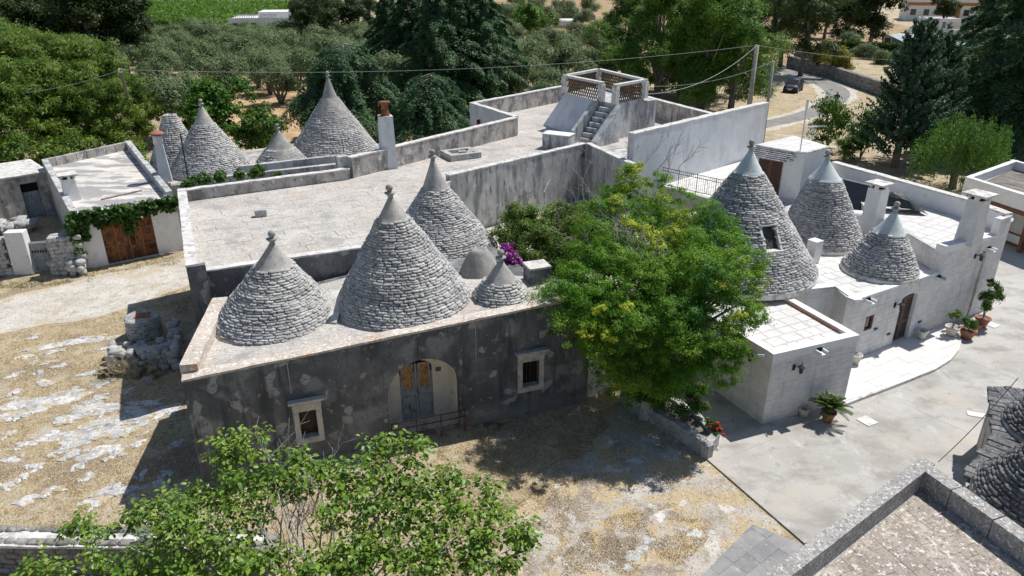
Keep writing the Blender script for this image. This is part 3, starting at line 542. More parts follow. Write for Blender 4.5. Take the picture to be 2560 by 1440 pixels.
# ================================================================== main flat-roofed house
MZ = 5.0; RFZ = 4.5
A = Vector((-11.26, 23.14)); B = Vector((-5.1, 25.95)); C = Vector((-3.07, 34.97)); D = Vector((4.32, 42.02)); E = Vector((6.2, 37.2)); G = Vector((-8.45, 36.5)); Hh = Vector((-15.51, 32.52)); I = Vector((0.08, 46.9))
mh = root('flat_roof_house', 'long grey limewashed house with walled flat stone roof behind the cones', 'house', (A.x, A.y, 0))
K = Vector((-3.0, 52.0)); Lq = Vector((4.4, 60.5)); Mq = Vector((9.7, 54.3)); Nq = Vector((13.3, 46.6)); Oq = Vector((6.6, 38.6))
foot = [A, B, C, D, Vector((6.0, 38.4)), Nq, Mq, Lq, K, I, G, Hh]
MB().prism([tuple(p) for p in foot], -0.2, RFZ - 0.03).build('house_body', m['limewall'], mh)
tiles(mh, [tuple(p) for p in (A, B, C, G, Hh)], RFZ - 0.028, 0.95, 0.62, R(27), m['roof'], 0.02, 0.004, 'roof_slab', 8, vary=0.45, lim=230, wob=0.02, dz=0.0015)
tiles(mh, [tuple(p) for p in (C, D, I, G)], RFZ - 0.028, 1.0, 0.8, R(43), m['roof'], 0.02, 0.004, 'roof_slab', 9, vary=0.3, lim=60)
tiles(mh, [tuple(p) for p in (D, Nq, Mq, Lq, K, I)], RFZ - 0.028, 1.4, 1.2, R(43), m['roof'], 0.02, 0.004, 'roof_slab', 10, vary=0.3, lim=40)
def parapet(p, q, z, zb=None, t=0.42, mat='limewall', z0=RFZ - 0.3, cop_=True, name='parapet', ov=0.02):
    p = Vector(p); q = Vector(q)
    o = MB().wall(p, q, t, z0, z, zb, jit=0.006).build(name, m[mat], mh)
    if cop_:
        d = (q - p).normalized(); nn = Vector((-d.y, d.x)); a = p - nn * ov - d * ov; b = q - nn * ov + d * ov
        zb2 = z if zb is None else zb
        k = MB().wall(a, b, t + 2 * ov, 0, 1, jit=0.012); 
        zmap = {0: None}
        k = MB(); L = (b - a).length; ns = max(2, int(L / 0.5)); V = []; F = []
        for i in range(ns + 1):
            u = i / ns; qq = a + d * (L * u); zt = z + (zb2 - z) * u; j = random.uniform(-0.01, 0.014); e = random.uniform(-0.012, 0.012); g = random.uniform(-0.012, 0.012)
            a0 = qq + nn * e; a1 = qq + nn * (t + 2 * ov + g)
            V += [(a0.x, a0.y, zt - 0.015), (a0.x, a0.y, zt + 0.045 + j), (a1.x, a1.y, zt + 0.045 + j), (a1.x, a1.y, zt - 0.015)]
        for i in range(ns):
            x = 4 * i; y = x + 4; F += [(x, y, y + 1, x + 1), (x + 1, y + 1, y + 2, x + 2), (x + 2, y + 2, y + 3, x + 3), (x + 3, y + 3, y, x)]
        F += [(0, 1, 2, 3), (4 * ns + 3, 4 * ns + 2, 4 * ns + 1, 4 * ns)]
        k.add(V, F).build('coping', m['coping'], o)
    return o
parapet(Hh, A, MZ, t=0.34, mat='warmwall')
parapet(A + Vector((0.32, 0.14)), B, RFZ + 0.22, t=0.3, mat='facade')
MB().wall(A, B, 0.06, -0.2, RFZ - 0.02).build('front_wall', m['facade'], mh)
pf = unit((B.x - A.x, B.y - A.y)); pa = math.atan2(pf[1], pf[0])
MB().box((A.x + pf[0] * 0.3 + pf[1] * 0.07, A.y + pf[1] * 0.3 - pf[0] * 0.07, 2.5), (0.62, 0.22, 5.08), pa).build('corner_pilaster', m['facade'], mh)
parapet(B, C, RFZ + 0.22, t=0.3)
parapet(C, D, MZ, t=0.34)
parapet(D, E, MZ + 0.02, t=0.3)
parapet(G, Hh, RFZ + 0.5, t=0.34, mat='warmwall')
parapet(I, G + Vector((0, 0.12)), RFZ + 1.12, RFZ + 1.05, t=0.36, mat='warmwall')
parapet(K, I, RFZ + 1.15, t=0.36, mat='whitewall')
parapet(Lq, K, RFZ + 1.15, t=0.36, mat='warmwall')
parapet(Mq, Lq, RFZ + 1.2, t=0.36, mat='warmwall')
parapet(Nq, Mq, RFZ + 1.3, t=0.36, mat='warmwall')
ww = MB().wall((6.5, 38.3), (16.7, 47.85), 0.42, -0.2, 6.35, 6.38).build('tall_white_wall', m['whitewall'], mh)
parapet((6.49, 38.29), (16.71, 47.86), 6.36, t=0.42, mat='whitewall', z0=6.2)
d_ = MB().box((-2.2, 50.9, 4.2), (0.06, 0.9, 1.1), R(-31)).build('red_shutter', MAT('dark_red_paint', (0.22, 0.03, 0.035), (0.28, 0.05, 0.05), 4), mh)
# buttress pier at the jog, roof chimney with clay pot, cistern hatch
g2 = P(858, 441, RFZ); MB().box((g2.x, g2.y, RFZ + 0.55), (0.5, 0.55, 1.1), R(35)).build('jog_pier', m['limewall'], mh)
ch = P(972, 418, RFZ); zt = Zat(963, 292, ch.y).z
chim = root('roof_chimney', 'tall white square chimney with rusty metal flue on the long flat roof', 'chimney', (ch.x, ch.y, RFZ))
MB().box((ch.x, ch.y, (RFZ + zt) / 2 - 0.02), (0.82, 0.82, zt - RFZ + 0.04), R(20), 0.82).build('stack', m['whitewall'], chim)
MB().box((ch.x, ch.y, zt + 0.03), (0.7, 0.7, 0.08), R(20)).build('rim', m['coping'], chim)
MB().lathe((ch.x, ch.y, zt + 0.06), [(0.26, 0), (0.24, 0.1), (0.19, 0.25), (0.19, 0.5), (0.22, 0.62), (0.33, 0.68), (0.33, 0.73), (0.1, 0.76)], 14).build('flue_pot', m['rust'], chim, True)
cp = P(1152, 392, RFZ)
hat = root('cistern_hatch', 'low broken stone hatch curb with rubble lying on the flat roof', 'hatch', (cp.x, cp.y, RFZ))
for dx, dy, sx, sy in ((0, -0.62, 1.9, 0.3), (0, 0.62, 1.9, 0.3), (-0.8, 0, 0.3, 0.94), (0.8, 0, 0.3, 0.94)):
    c_, s_ = math.cos(R(28)), math.sin(R(28)); MB().box((cp.x + dx * c_ - dy * s_, cp.y + dx * s_ + dy * c_, RFZ + 0.16), (sx, sy, 0.34), R(28)).build('curb_stone', m['rubble'], hat, bevel=0.02)
MB().box((cp.x, cp.y, RFZ + 0.06), (1.3, 0.94, 0.14), R(28)).build('fill', m['roof'], hat)
MB().box((cp.x + 0.1, cp.y, RFZ + 0.22), (0.45, 0.3, 0.26), R(10)).build('loose_block', m['rubble'], hat, bevel=0.02)
sh = MB()
for k in range(7):
    a = cp.x + 0.25 + k * 0.09; sh.add([(a, cp.y - 0.3, RFZ + 0.2 + 0.04 * (k % 2)), (a + 0.09, cp.y - 0.3, RFZ + 0.2 + 0.04 * ((k + 1) % 2)), (a + 0.25, cp.y + 0.45, RFZ + 0.36 + 0.04 * ((k + 1) % 2)), (a + 0.16, cp.y + 0.45, RFZ + 0.36 + 0.04 * (k % 2))], [(0, 1, 2, 3)])
sh.build('corrugated_scrap', m['cap'], hat)
bl = P(653, 540, RFZ); tb = MB().box((bl.x, bl.y, RFZ + 0.15), (0.5, 0.28, 0.3), R(18)).build('concrete_block', m['rubble'], None, bevel=0.02); tag(tb, 'single grey concrete block lying on the wide flat roof', 'block')
# ---- stair turret with lattice balustrade
TL = Vector(P2(1413, 192, 7.8)); TBk = Vector(P2(1497, 176, 7.8)); TR = Vector(P2(1613, 203, 7.8)); TF1 = Vector(P2(1505, 210, 7.8)); TF2 = Vector(P2(1540, 216, 7.8)); TFr = TR + (TL - TBk) * 0.98
PZ = 6.75
tur = root('stair_turret', 'whitewashed roof stair turret with outside steps and brown lattice balustrade', 'turret', (TL.x, TL.y, RFZ))
MB().prism([tuple(p) for p in (TL, TF1, TF2, TR, TBk)], RFZ - 0.05, PZ).build('turret_block', m['limewall'], tur)
sl0 = TL + (TL - TR).normalized() * 1.5; sl1 = TF1 + (TL - TR).normalized() * 1.6
MB().add([(TL.x, TL.y, PZ - 0.02), (TF1.x, TF1.y, PZ - 0.02), (sl1.x, sl1.y, RFZ), (sl0.x, sl0.y, RFZ), (TL.x + 0.3, TL.y, RFZ), (TF1.x + 0.3, TF1.y, RFZ)], [(0, 3, 2, 1), (0, 4, 3), (1, 2, 5), (2, 3, 4, 5), (0, 1, 5, 4)]).build('sloping_side', m['whitewall'], tur)
sd = (TF2 - TR).normalized(); sn_ = Vector((-sd.y, sd.x)) * -1     # steps run down away from TR along the front side
st = MB(); stepw = (TF2 - TF1).length * 1.0
for i in range(8):
    z = PZ - 0.28 * (i + 1); c_ = (TF1 + TF2) / 2 + sd * (0.28 * i + 0.15)
    MB().box((c_.x, c_.y, (z + RFZ) / 2), (0.3, stepw * 0.86, z - RFZ), math.atan2(sd.y, sd.x)).build('step', m['limewall'], tur)
fw = (TF2 - TF1).normalized(); 
a0 = TF1 - fw * 0.05; a1 = a0 + sd * 2.5
MB().add([(*(a0), RFZ), (*(a1), RFZ), (*(a1), RFZ + 0.75), (*(a0 + sd * 0.5), PZ + 0.05), (*(a0), PZ + 0.05)] + [(*(p - fw * 0.28), z) for p, z in ((a0, RFZ), (a1, RFZ), (a1, RFZ + 0.75), (a0 + sd * 0.5, PZ + 0.05), (a0, PZ + 0.05))], [(0, 1, 2, 3, 4), (9, 8, 7, 6, 5), (1, 6, 7, 2), (2, 7, 8, 3), (3, 8, 9, 4), (0, 4, 9, 5)]).build('stair_wall', m['limewall'], tur)
b0 = TF2 + fw * 0.03; b1 = TR + (TF2 - TR).normalized() * 0.1
MB().prism([tuple(b0), tuple(b0 + sd * 2.2), tuple(b0 + sd * 2.2 + fw * 0.5), tuple(b0 + fw * 0.5)], RFZ - 0.02, [PZ, RFZ + 0.3, RFZ + 0.3, PZ]).build('stair_cheek', m['limewall'], tur)
pr = P(1612, 330, RFZ); MB().box((pr.x, pr.y, RFZ + 1.05), (0.85, 0.85, 2.1), R(40)).build('side_pier', m['limewall'], tur)
def lattice(p, q, name='lattice_panel'):
    d = (q - p); L = d.length; d /= L; z0, z1 = PZ + 0.02, 7.78; o = MB(); nseg = max(4, int(L / 0.22)); rows = 5
    for i in range(nseg):
        for j in range(rows):
            c_ = p + d * ((i + 0.5 + 0.5 * (j % 2)) * L / (nseg + 0.5)); zc = z0 + (j + 0.5) * (z1 - z0) / rows; hw = L / nseg * 0.5; hh = (z1 - z0) / rows * 0.5
            pts = [(c_.x - d.x * hw, c_.y - d.y * hw, zc - hh), (c_.x, c_.y, zc + hh), (c_.x + d.x * hw, c_.y + d.y * hw, zc - hh)]
            o.tube(pts, 0.045, 4, False)
    return o.build(name, m['lattice'], tur, kind='stuff')
m['lattice'] = MAT('brown_cement_lattice', (0.12, 0.085, 0.055), (0.19, 0.14, 0.09), 5, (), 0.3, 25)
for p, q in ((TL, TF1), (TF2, TR), (TR, TBk), (TBk, TL)):
    d = (q - p).normalized(); lattice(p + d * 0.28, q - d * 0.28)
    nn = Vector((-d.y, d.x)); ra = math.atan2(d.y, d.x); c_ = (p + q) / 2
    MB().box((c_.x, c_.y, 7.86), ((q - p).length + 0.2, 0.3, 0.15), ra).build('top_rail', m['coping'], tur)
for p in (TL, TF1, TF2, TR, TBk): MB().box((p.x, p.y, (PZ + 7.78) / 2), (0.34, 0.34, 7.78 - PZ), R(45)).build('corner_post', m['coping'], tur)
lb = P(1400, 372, RFZ)
lowb = root('roof_bench', 'low whitewashed masonry box beside the turret steps', 'masonry box', (lb.x, lb.y, RFZ))
MB().box((lb.x - 0.1, lb.y + 0.2, RFZ + 0.42), (1.7, 0.9, 0.86), R(-28)).build('box_body', m['limewall'], lowb)
MB().box((lb.x - 0.1, lb.y + 0.2, RFZ + 0.87), (1.76, 0.96, 0.05), R(-28)).build('box_top', m['white'], lowb)

# ================================================================== courtyard between the houses
MB().prism([tuple(p) for p in (B + Vector((0.1, 0.1)), Vector((-2.9, 31.2)), Vector((-0.3, 27.2)), Vector((1.0, 24.2)), Vector((3.4, 24.3)), Vector((5.9, 27.5)), Vector((8.0, 33.5)), E, D - Vector((0, 0.1)), C + Vector((0.1, -0.1)))], 0.0, 1.75).build('upper_yard', m['gravel'], None, kind='structure')

# ================================================================== whitewashed limestone house (right)
RB = (13.0, 24.88); RA = R(30.26); RD = (math.cos(RA), math.sin(RA)); RZ = 2.9
rh = root('limestone_house', 'whitewashed ashlar house with arched brown shutter door behind the curved terrace', 'house', (RB[0], RB[1], 0))
sU = onw(2347, 688, RB, RD)[0]; sE = 10.15; s37 = onw(2480, 600, RB, RD)[0]
dl_, dr_ = onw(2228, 862, RB, RD)[0], onw(2266, 850, RB, RD)[0]; dt = onw(2282, 733, RB, RD)[1]
ws0, wz0 = onw(2158, 829, RB, RD); ws1, wz1 = onw(2187, 785, RB, RD)
dcx = (dl_ + dr_) / 2; dhw = (dr_ - dl_) / 2
HD = [(dl_, 0.15), (dr_, 0.15)] + [(dcx + dhw * math.cos(g), dt - 0.16 + 0.16 * math.sin(g)) for g in np.linspace(0, math.pi, 9)]
HW = [(ws0, wz0), (ws1, wz0), (ws1, wz1), (ws0, wz1)]
outl = [(0, -0.2), (sE, -0.2), (sE, 4.6), (s37 + 0.35, 4.55), (s37 + 0.3, 3.72), (sU + 0.01, 3.98), (sU, RZ - 0.02), (0, RZ)]
holed_wall(RB, RD, outl, [HD, HW], 0.3).build('front_wall', m['joint'], rh)
zt = lambda s: RZ if s < sU else (3.9 if s < s37 + 0.2 else 4.55)
blocks(rh, RB, RD, 0.0, sU, 0.0, RZ - 0.02, 0.42, 0.2, m['block'], [(dl_ - 0.02, dr_ + 0.02, 0, dt + 0.03), (ws0 - 0.02, ws1 + 0.02, wz0 - 0.02, wz1 + 0.02)], seed=3, lim=165)
blocks(rh, RB, RD, sU, sE, 0.0, 3.72, 0.42, 0.2, m['block'], [], seed=4, lim=125)
blocks(rh, RB, RD, s37 + 0.4, sE, 3.74, 4.5, 0.42, 0.2, m['block'], [], seed=5, lim=10)
Bk = lambda s, o: at(RB, RD, s, o)
WA = P2(1992, 727, RZ); WB = P2(2088, 717, RZ); 
low = [Bk(0.3, 0.305), Bk(sU, 0.305), (17.1, 33.5), (15.2, 37.2), (10.7, 37.6), (6.0, 31.5), (6.4, 28.2), WA, WB]
MB().prism([Bk(0.0, 0.302), Bk(sU, 0.302), (17.1, 33.5), (15.2, 37.2), (10.7, 37.6), (6.0, 31.5), (6.4, 28.2), WA, WB], -0.2, RZ - 0.02).build('house_body', m['grout'], rh)
d1 = unit((WB[0] - WA[0], WB[1] - WA[1])); l1 = math.hypot(WB[0] - WA[0], WB[1] - WA[1])
blocks(rh, WA, d1, 0.0, l1, 0.6, RZ - 0.06, 0.4, 0.2, m['block'], seed=6, lim=30)
d2 = unit((RB[0] - WB[0], RB[1] - WB[1])); l2 = math.hypot(RB[0] - WB[0], RB[1] - WB[1])
blocks(rh, WB, d2, 0.0, l2, 0.6, RZ - 0.06, 0.4, 0.2, m['block'], seed=7, lim=30)
for (p, q) in ((WA, WB), (WB, Bk(0.02, 0.0)), (Bk(0, 0), Bk(sU, 0))):
    MB().wall(p, q, 0.34, RZ - 0.045, RZ + 0.02, jit=0.004).build('roof_edge', m['white'], rh)
tiles(rh, [WB, Bk(0.35, 0.36), Bk(sU, 0.36), (17.0, 33.4), (12.5, 33.0), (10.0, 27.5)], RZ - 0.022, 0.62, 0.5, R(22), m['slab'], 0.008, 0.055, 'roof_slab', 11, lim=110)
# raised roof at the right end
up = [Bk(sU, 0.302), Bk(sE - 0.05, 0.302), (21.3, 32.2), (18.2, 38.2), (17.1, 33.5)]
MB().prism(up, RZ - 0.1, 3.78).build('raised_body', m['grout'], rh)
dq = unit((17.1 - up[0][0], 33.5 - up[0][1])); blocks(rh, (17.1, 33.5), (-dq[0], -dq[1]), 0.0, math.hypot(17.1 - up[0][0], 33.5 - up[0][1]), RZ + 0.02, 3.76, 0.45, 0.2, m['block'], seed=8, lim=60)
tiles(rh, [Bk(sU + 0.15, 0.3), Bk(sE - 0.4, 0.3), (21.0, 32.0), (18.1, 37.6), (17.25, 33.5)], 3.778, 0.6, 0.5, R(35), m['slab'], 0.008, 0.055, 'roof_slab', 12, lim=60)
MB().wall(Bk(sU, 0.0), Bk(s37 + 0.28, 0.0), 0.4, 3.7, 4.06, 3.84, jit=0.004).build('roof_edge', m['white'], rh)
MB().wall(Bk(sE, 0.0), (21.2, 32.4), 0.36, -0.1, 4.62).build('end_wall', m['white'], rh)
MB().wall((21.2, 32.4), (17.9, 39.2), 0.36, -0.1, 4.6).build('back_wall', m['white'], rh)
MB().wall((21.24, 32.45), (17.93, 39.25), 0.44, 4.6, 4.68, jit=0.01).build('coping', m['coping'], rh)
MB().wall((21.8, 30.05), (21.24, 32.4), 0.44, 4.62, 4.7, jit=0.01).build('coping', m['coping'], rh)
# arched two-leaf shutter door and small window
od = MB().box((*Bk(dcx, 0.2), 0.15 + (dt - 0.17) / 2), (2 * dhw, 0.05, dt - 0.17), RA).build('door', m['wood'], rh)
V = [(*Bk(s, 0.19), z) for s, z in [(dl_, dt - 0.2), (dr_, dt - 0.2)] + HD[2:]]; MB().add(V, [tuple(range(len(V)))]).build('arch_infill', m['wood'], od)
for sg in (-1, 1):
    s = dcx + sg * dhw * 0.5; lf = MB()
    for (cx, cz, sx, sz) in ((-dhw * 0.44, (dt + 0.1) / 2, 0.07, dt - 0.25), (dhw * 0.44, (dt + 0.1) / 2, 0.07, dt - 0.25), (0, 0.22, dhw * 0.95, 0.1), (0, dt * 0.42, dhw * 0.95, 0.09), (0, dt - 0.22, dhw * 0.95, 0.09)):
        lf.box((*Bk(s + cx, 0.165), cz), (sx, 0.04, sz), RA)
    lf.build('leaf_frame', m['wood2'] if 'wood2' in m else m['redwood'], od)
    for k in range(14): MB().box((*Bk(s, 0.17), 0.34 + k * (dt - 0.7) / 14), (dhw * 0.8, 0.02, 0.05), RA).build('slat', m['wood'], od)
ow = MB()
for (a, b, c, e) in ((ws0, ws0 + 0.07, wz0, wz1), (ws1 - 0.07, ws1, wz0, wz1), (ws0 + 0.07, ws1 - 0.07, wz1 - 0.07, wz1), (ws0 + 0.07, ws1 - 0.07, wz0, wz0 + 0.07)):
    ow.box((*Bk((a + b) / 2, 0.05), (c + e) / 2), (b - a, 0.08, e - c), RA)
ow = ow.build('window', m['redwood'], rh); MB().box((*Bk((ws0 + ws1) / 2, 0.09), (wz0 + wz1) / 2), (ws1 - ws0, 0.03, wz1 - wz0), RA).build('pane', m['glass'], ow)
# ---- terrace in front of the door
tp = [P2(2080, 1014, 0.15), P2(2112, 1010, 0.15), P2(2250, 958, 0.15), P2(2340, 922, 0.15), P2(2378, 898, 0.15), P2(2398, 874, 0.15), P2(2404, 850, 0.15), P2(2394, 826, 0.15), P2(2374, 809, 0.15), Bk(6.3, 0.1), Bk(-0.2, 0.1), Bk(-1.6, -0.6)]
terr = root('door_terrace', 'raised white stone terrace with rounded end before the arched shutter door', 'terrace', (tp[0][0], tp[0][1], 0))
MB().prism(tp, 0.0, 0.14).build('terrace_base', m['coping'], terr)
tiles(terr, [tp[0]] + tp[2:11], 0.138, 0.55, 0.42, R(31), m['terr'], 0.014, 0.006, 'slab', 14, lim=150, vary=0.4)
# ---- annex
AB = (8.64, 20.93); AD = unit((12.03 - 8.64, 22.29 - 20.93)); AA = math.atan2(AD[1], AD[0]); al = 3.66; AZ = 2.8
an = root('limestone_annex', 'small flat-roofed whitewashed ashlar annex with potted cycad at its wall', 'annex', (AB[0], AB[1], 0))
An = lambda s, o: at(AB, AD, s, o); ad = 4.6
MB().prism([An(0, 0), An(al, 0), An(al, ad - 1.2), An(2.0, ad), An(-0.35, ad)], -0.1, AZ - 0.16).build('annex_body', m['joint'], an)
ld = unit((An(0, 0)[0] - An(-0.35, ad)[0], An(0, 0)[1] - An(-0.35, ad)[1])); ll = math.hypot(An(0, 0)[0] - An(-0.35, ad)[0], An(0, 0)[1] - An(-0.35, ad)[1])
blocks(an, AB, AD, 0.0, al, 0.0, AZ - 0.1, 0.45, 0.2, m['block'], seed=21, lim=130)
blocks(an, An(-0.35, ad), ld, 0.0, ll, 0.0, AZ - 0.1, 0.45, 0.2, m['block'], seed=22, lim=130)
rd_ = unit((An(al, ad)[0] - An(al, 0)[0], An(al, ad)[1] - An(al, 0)[1])); blocks(an, An(al, 0), rd_, 0.0, 3.0, 0.0, AZ - 0.1, 0.45, 0.2, m['block'], seed=23, lim=30)
for (p, q, t) in ((An(-0.03, -0.03), An(al + 0.03, -0.03), 0.3), (An(al + 0.03, 0.275), An(al + 0.03, ad - 1.1), 0.3), (An(-0.36, ad), An(-0.03, 0.275), 0.3)):
    MB().wall(p, q, t, AZ - 0.3, AZ, jit=0.004, jx=0.003).build('parapet', m['white'], an)
MB().prism([An(0.2, 0.28), An(al - 0.2, 0.28), An(al - 0.2, ad - 1.2), An(2.0, ad - 0.02), An(-0.05, ad - 0.02)], AZ - 0.17, AZ - 0.150).build('roof_bed', m['grout'], an)
tiles(an, [An(0.24, 0.3), An(al - 0.28, 0.3), An(al - 0.28, ad - 1.2), An(2.0, ad), An(-0.05, ad)], AZ - 0.152, 0.62, 0.5, AA + R(4), m['slab'], 0.008, 0.055, 'roof_slab', 16, lim=80)
for (a, b) in ((An(al - 0.3, 0.6), An(al - 0.3, 3.2)),): MB().wall(a, b, 0.02, AZ - 0.14, AZ - 0.06, jit=0.0).build('flashing', m['terracotta'], an)
# ---- upper terrace, penthouse, railing
TZ = 3.02
tpoly = [(8.4, 40.43), (10.7, 37.62), (15.2, 37.3), (18.0, 39.2), (17.4, 47.0), (16.4, 47.3)]
ut = root('roof_terrace', 'white paved roof terrace below the tall bluish white wall', 'terrace', (10.7, 37.6, 0))
MB().prism(tpoly, -0.1, TZ - 0.02).build('terrace_body', m['grout'], ut)
tiles(ut, [(8.5, 40.4), (10.75, 37.7), (15.2, 37.4), (17.9, 39.3), (17.3, 46.8), (16.3, 47.1)], TZ - 0.022, 0.85, 0.6, R(40), m['terr'], 0.008, 0.06, 'slab', 18, lim=110)
rl = root('balcony_railing', 'black wrought-iron railing along the edge of the white roof terrace', 'railing', (8.5, 40.35, TZ))
p0 = Vector((8.5, 40.3)); p1 = Vector((11.9, 36.9)); d = (p1 - p0); L = d.length; d /= L
for z in (TZ + 0.1, TZ + 1.05, TZ + 0.88): MB().tube([(*p0, z), (*p1, z)], 0.018, 4).build('rail', m['iron'], rl)
for i in range(int(L / 0.13) + 1):
    q = p0 + d * (i * 0.13); big = i % 9 == 0
    MB().tube([(*q, TZ - (0.02 if big else -0.1)), (*q, TZ + (1.1 if big else 1.05))], 0.022 if big else 0.009, 4).build('post' if big else 'baluster', m['iron'], rl)
for k in range(4):
    q = p0 + d * (0.6 + k * 1.17); o = MB()
    for sg in (-1, 1): o.tube([(*(q + d * (0.12 * sg * math.sin(t * math.pi))), TZ + 0.12 + 0.75 * t) for t in np.linspace(0, 1, 9)], 0.009, 4)
    o.build('scroll', m['iron'], rl)
ph = root('roof_penthouse', 'small white rooftop cabin with brown louvered doors under a stone slate eave', 'cabin', (13.3, 39.2, TZ))
pz = 5.6; pr_ = [P2(1893, 362, pz), P2(1985, 340, pz), P2(2068, 366, pz), P2(2014, 380, pz), P2(1978, 374, pz)]
pe = [P2(1893, 362, pz), P2(1978, 377, pz), P2(2014, 381, pz), P2(2070, 366, pz), P2(1986, 340, pz)]
MB().prism(pe, TZ - 0.05, pz - 0.08).build('cabin_wall', m['white'], ph)
MB().prism([tuple(Vector(p) + (Vector(p) - Vector((15.3, 39))).normalized() * 0.1) for p in pe], pz - 0.08, pz).build('cabin_roof', m['coping'], ph)
tiles(ph, pe, pz - 0.002, 0.7, 0.5, R(40), m['slab'], 0.015, 0.02, 'roof_slab', 20, lim=30)
ea = Vector(pe[0]); eb = Vector(pe[1]); ed = (eb - ea).normalized(); en = Vector((ed.y, -ed.x)); eang = math.atan2(ed.y, ed.x)
for r_ in range(6):
    z = pz - 0.1 - 0.075 * r_; o_ = 0.08 + 0.11 * r_; u = 0.0
    while u < (eb - ea).length:
        wd_ = random.uniform(0.22, 0.4); c_ = ea + ed * (u + wd_ / 2) + en * (o_ - 0.1)
        MB().box((c_.x, c_.y, z), (wd_ - 0.02, 0.34, 0.055), eang).build('slate', m['stone_white'], ph, bevel=0.01); u += wd_
L = (eb - ea).length
for k in range(2):
    c_ = ea + ed * (L * (0.3 + 0.36 * k)) + en * 0.03
    dd_ = MB().box((c_.x, c_.y, TZ + 0.98), (L * 0.34, 0.05, 1.95), eang).build('door', m['redwood'], ph)
    for j in range(16):
        zz = TZ + 0.3 + j * 0.1; c2 = c_ + en * 0.03; MB().box((c2.x, c2.y, zz), (L * 0.27, 0.025, 0.06), eang).build('slat', m['wood'], dd_)
# ================================================================== trulli: dry stone cones with cement caps
def stone_variant(seed):
    """chamfered, slightly lumpy stone block, 24 vertices"""
    rnd = random.Random(seed); V = []; F = []; c = 0.5; b = 0.17
    idx = {}
    for sx in (-1, 1):
        for sy in (-1, 1):
            for sz in (-1, 1):
                for ax in range(3):
                    p = [sx * c, sy * c, sz * c]
                    for k in range(3):
                        if k != ax: p[k] -= (sx, sy, sz)[k] * b * rnd.uniform(0.5, 1.5)
                    idx[(sx, sy, sz, ax)] = len(V); V.append([p[0] + rnd.uniform(-0.05, 0.05), p[1] + rnd.uniform(-0.05, 0.05), p[2] + rnd.uniform(-0.07, 0.07)])
    S = (-1, 1)
    for ax in range(3):
        for s in S:
            o = [k for k in range(3) if k != ax]; q = []
            for a, b_ in ((-1, -1), (1, -1), (1, 1), (-1, 1)):
                t = [0, 0, 0]; t[ax] = s; t[o[0]] = a; t[o[1]] = b_; q.append(idx[(*t, ax)])
            F.append(tuple(q))
    for ax in range(3):                      # edges
        o = [k for k in range(3) if k != ax]
        for a in S:
            for b_ in S:
                q = []
                for s, w_ in ((-1, 0), (1, 0), (1, 1), (-1, 1)):
                    t = [0, 0, 0]; t[ax] = s; t[o[0]] = a; t[o[1]] = b_; q.append(idx[(*t, o[w_])])
                F.append(tuple(q))
    for sx in S:
        for sy in S:
            for sz in S: F.append(tuple(idx[(sx, sy, sz, k)] for k in range(3)))
    V = np.array(V); out = []
    for f in F:                              # orient outwards
        c_ = V[list(f)].mean(0); n_ = np.cross(V[f[1]] - V[f[0]], V[f[2]] - V[f[0]]); out.append(f if n_ @ c_ > 0 else f[::-1])
    return V, out
STV = [stone_variant(s) for s in range(10)]
def mesh_stones(mat):
    ms = []
    for V, F in STV:
        me = bpy.data.meshes.new('stone'); me.from_pydata([tuple(v) for v in V], [], F); me.update(); me.materials.append(m[mat]); ms.append(me)
        me.polygons.foreach_set('use_smooth', np.ones(len(me.polygons), bool))
    return ms
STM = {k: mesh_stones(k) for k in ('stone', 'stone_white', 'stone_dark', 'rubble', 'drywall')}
# triangulated copies for joined fields
def tri(F):
    o = []
    for f in F:
        for i in range(1, len(f) - 1): o.append((f[0], f[i], f[i + 1]))
    return np.array(o)
STT = [(V, tri(F)) for V, F in STV]
def stone_set(parent, recs, matname, lim, name='stone'):
    """recs: (weight, pos, rot 3x3, scale). The 'lim' heaviest become parts, the rest one field."""
    o0 = off(parent); recs.sort(key=lambda r: -r[0]); VV = []; FF = []; nv = 0
    for i, (w_, p, M3, sc) in enumerate(recs):
        k = random.randrange(len(STV))
        if i < lim:
            o = bpy.data.objects.new(name, STM[matname][k]); COL.objects.link(o); o.parent = parent
            o.matrix_local = Matrix.Translation(Vector(p) - o0) @ M3.to_4x4() @ Matrix.Diagonal((*sc, 1))
        else:
            V, T = STT[k]; A = np.array(M3) @ np.diag(sc); VV.append(V @ A.T + (np.array(p) - np.array(o0))); FF.append(T + nv); nv += len(V)
    if VV:
        me = fast_mesh(name + '_field', np.concatenate(VV), np.concatenate(FF)); link(name + '_field', me, m[matname], parent, 'stuff', smooth=True)
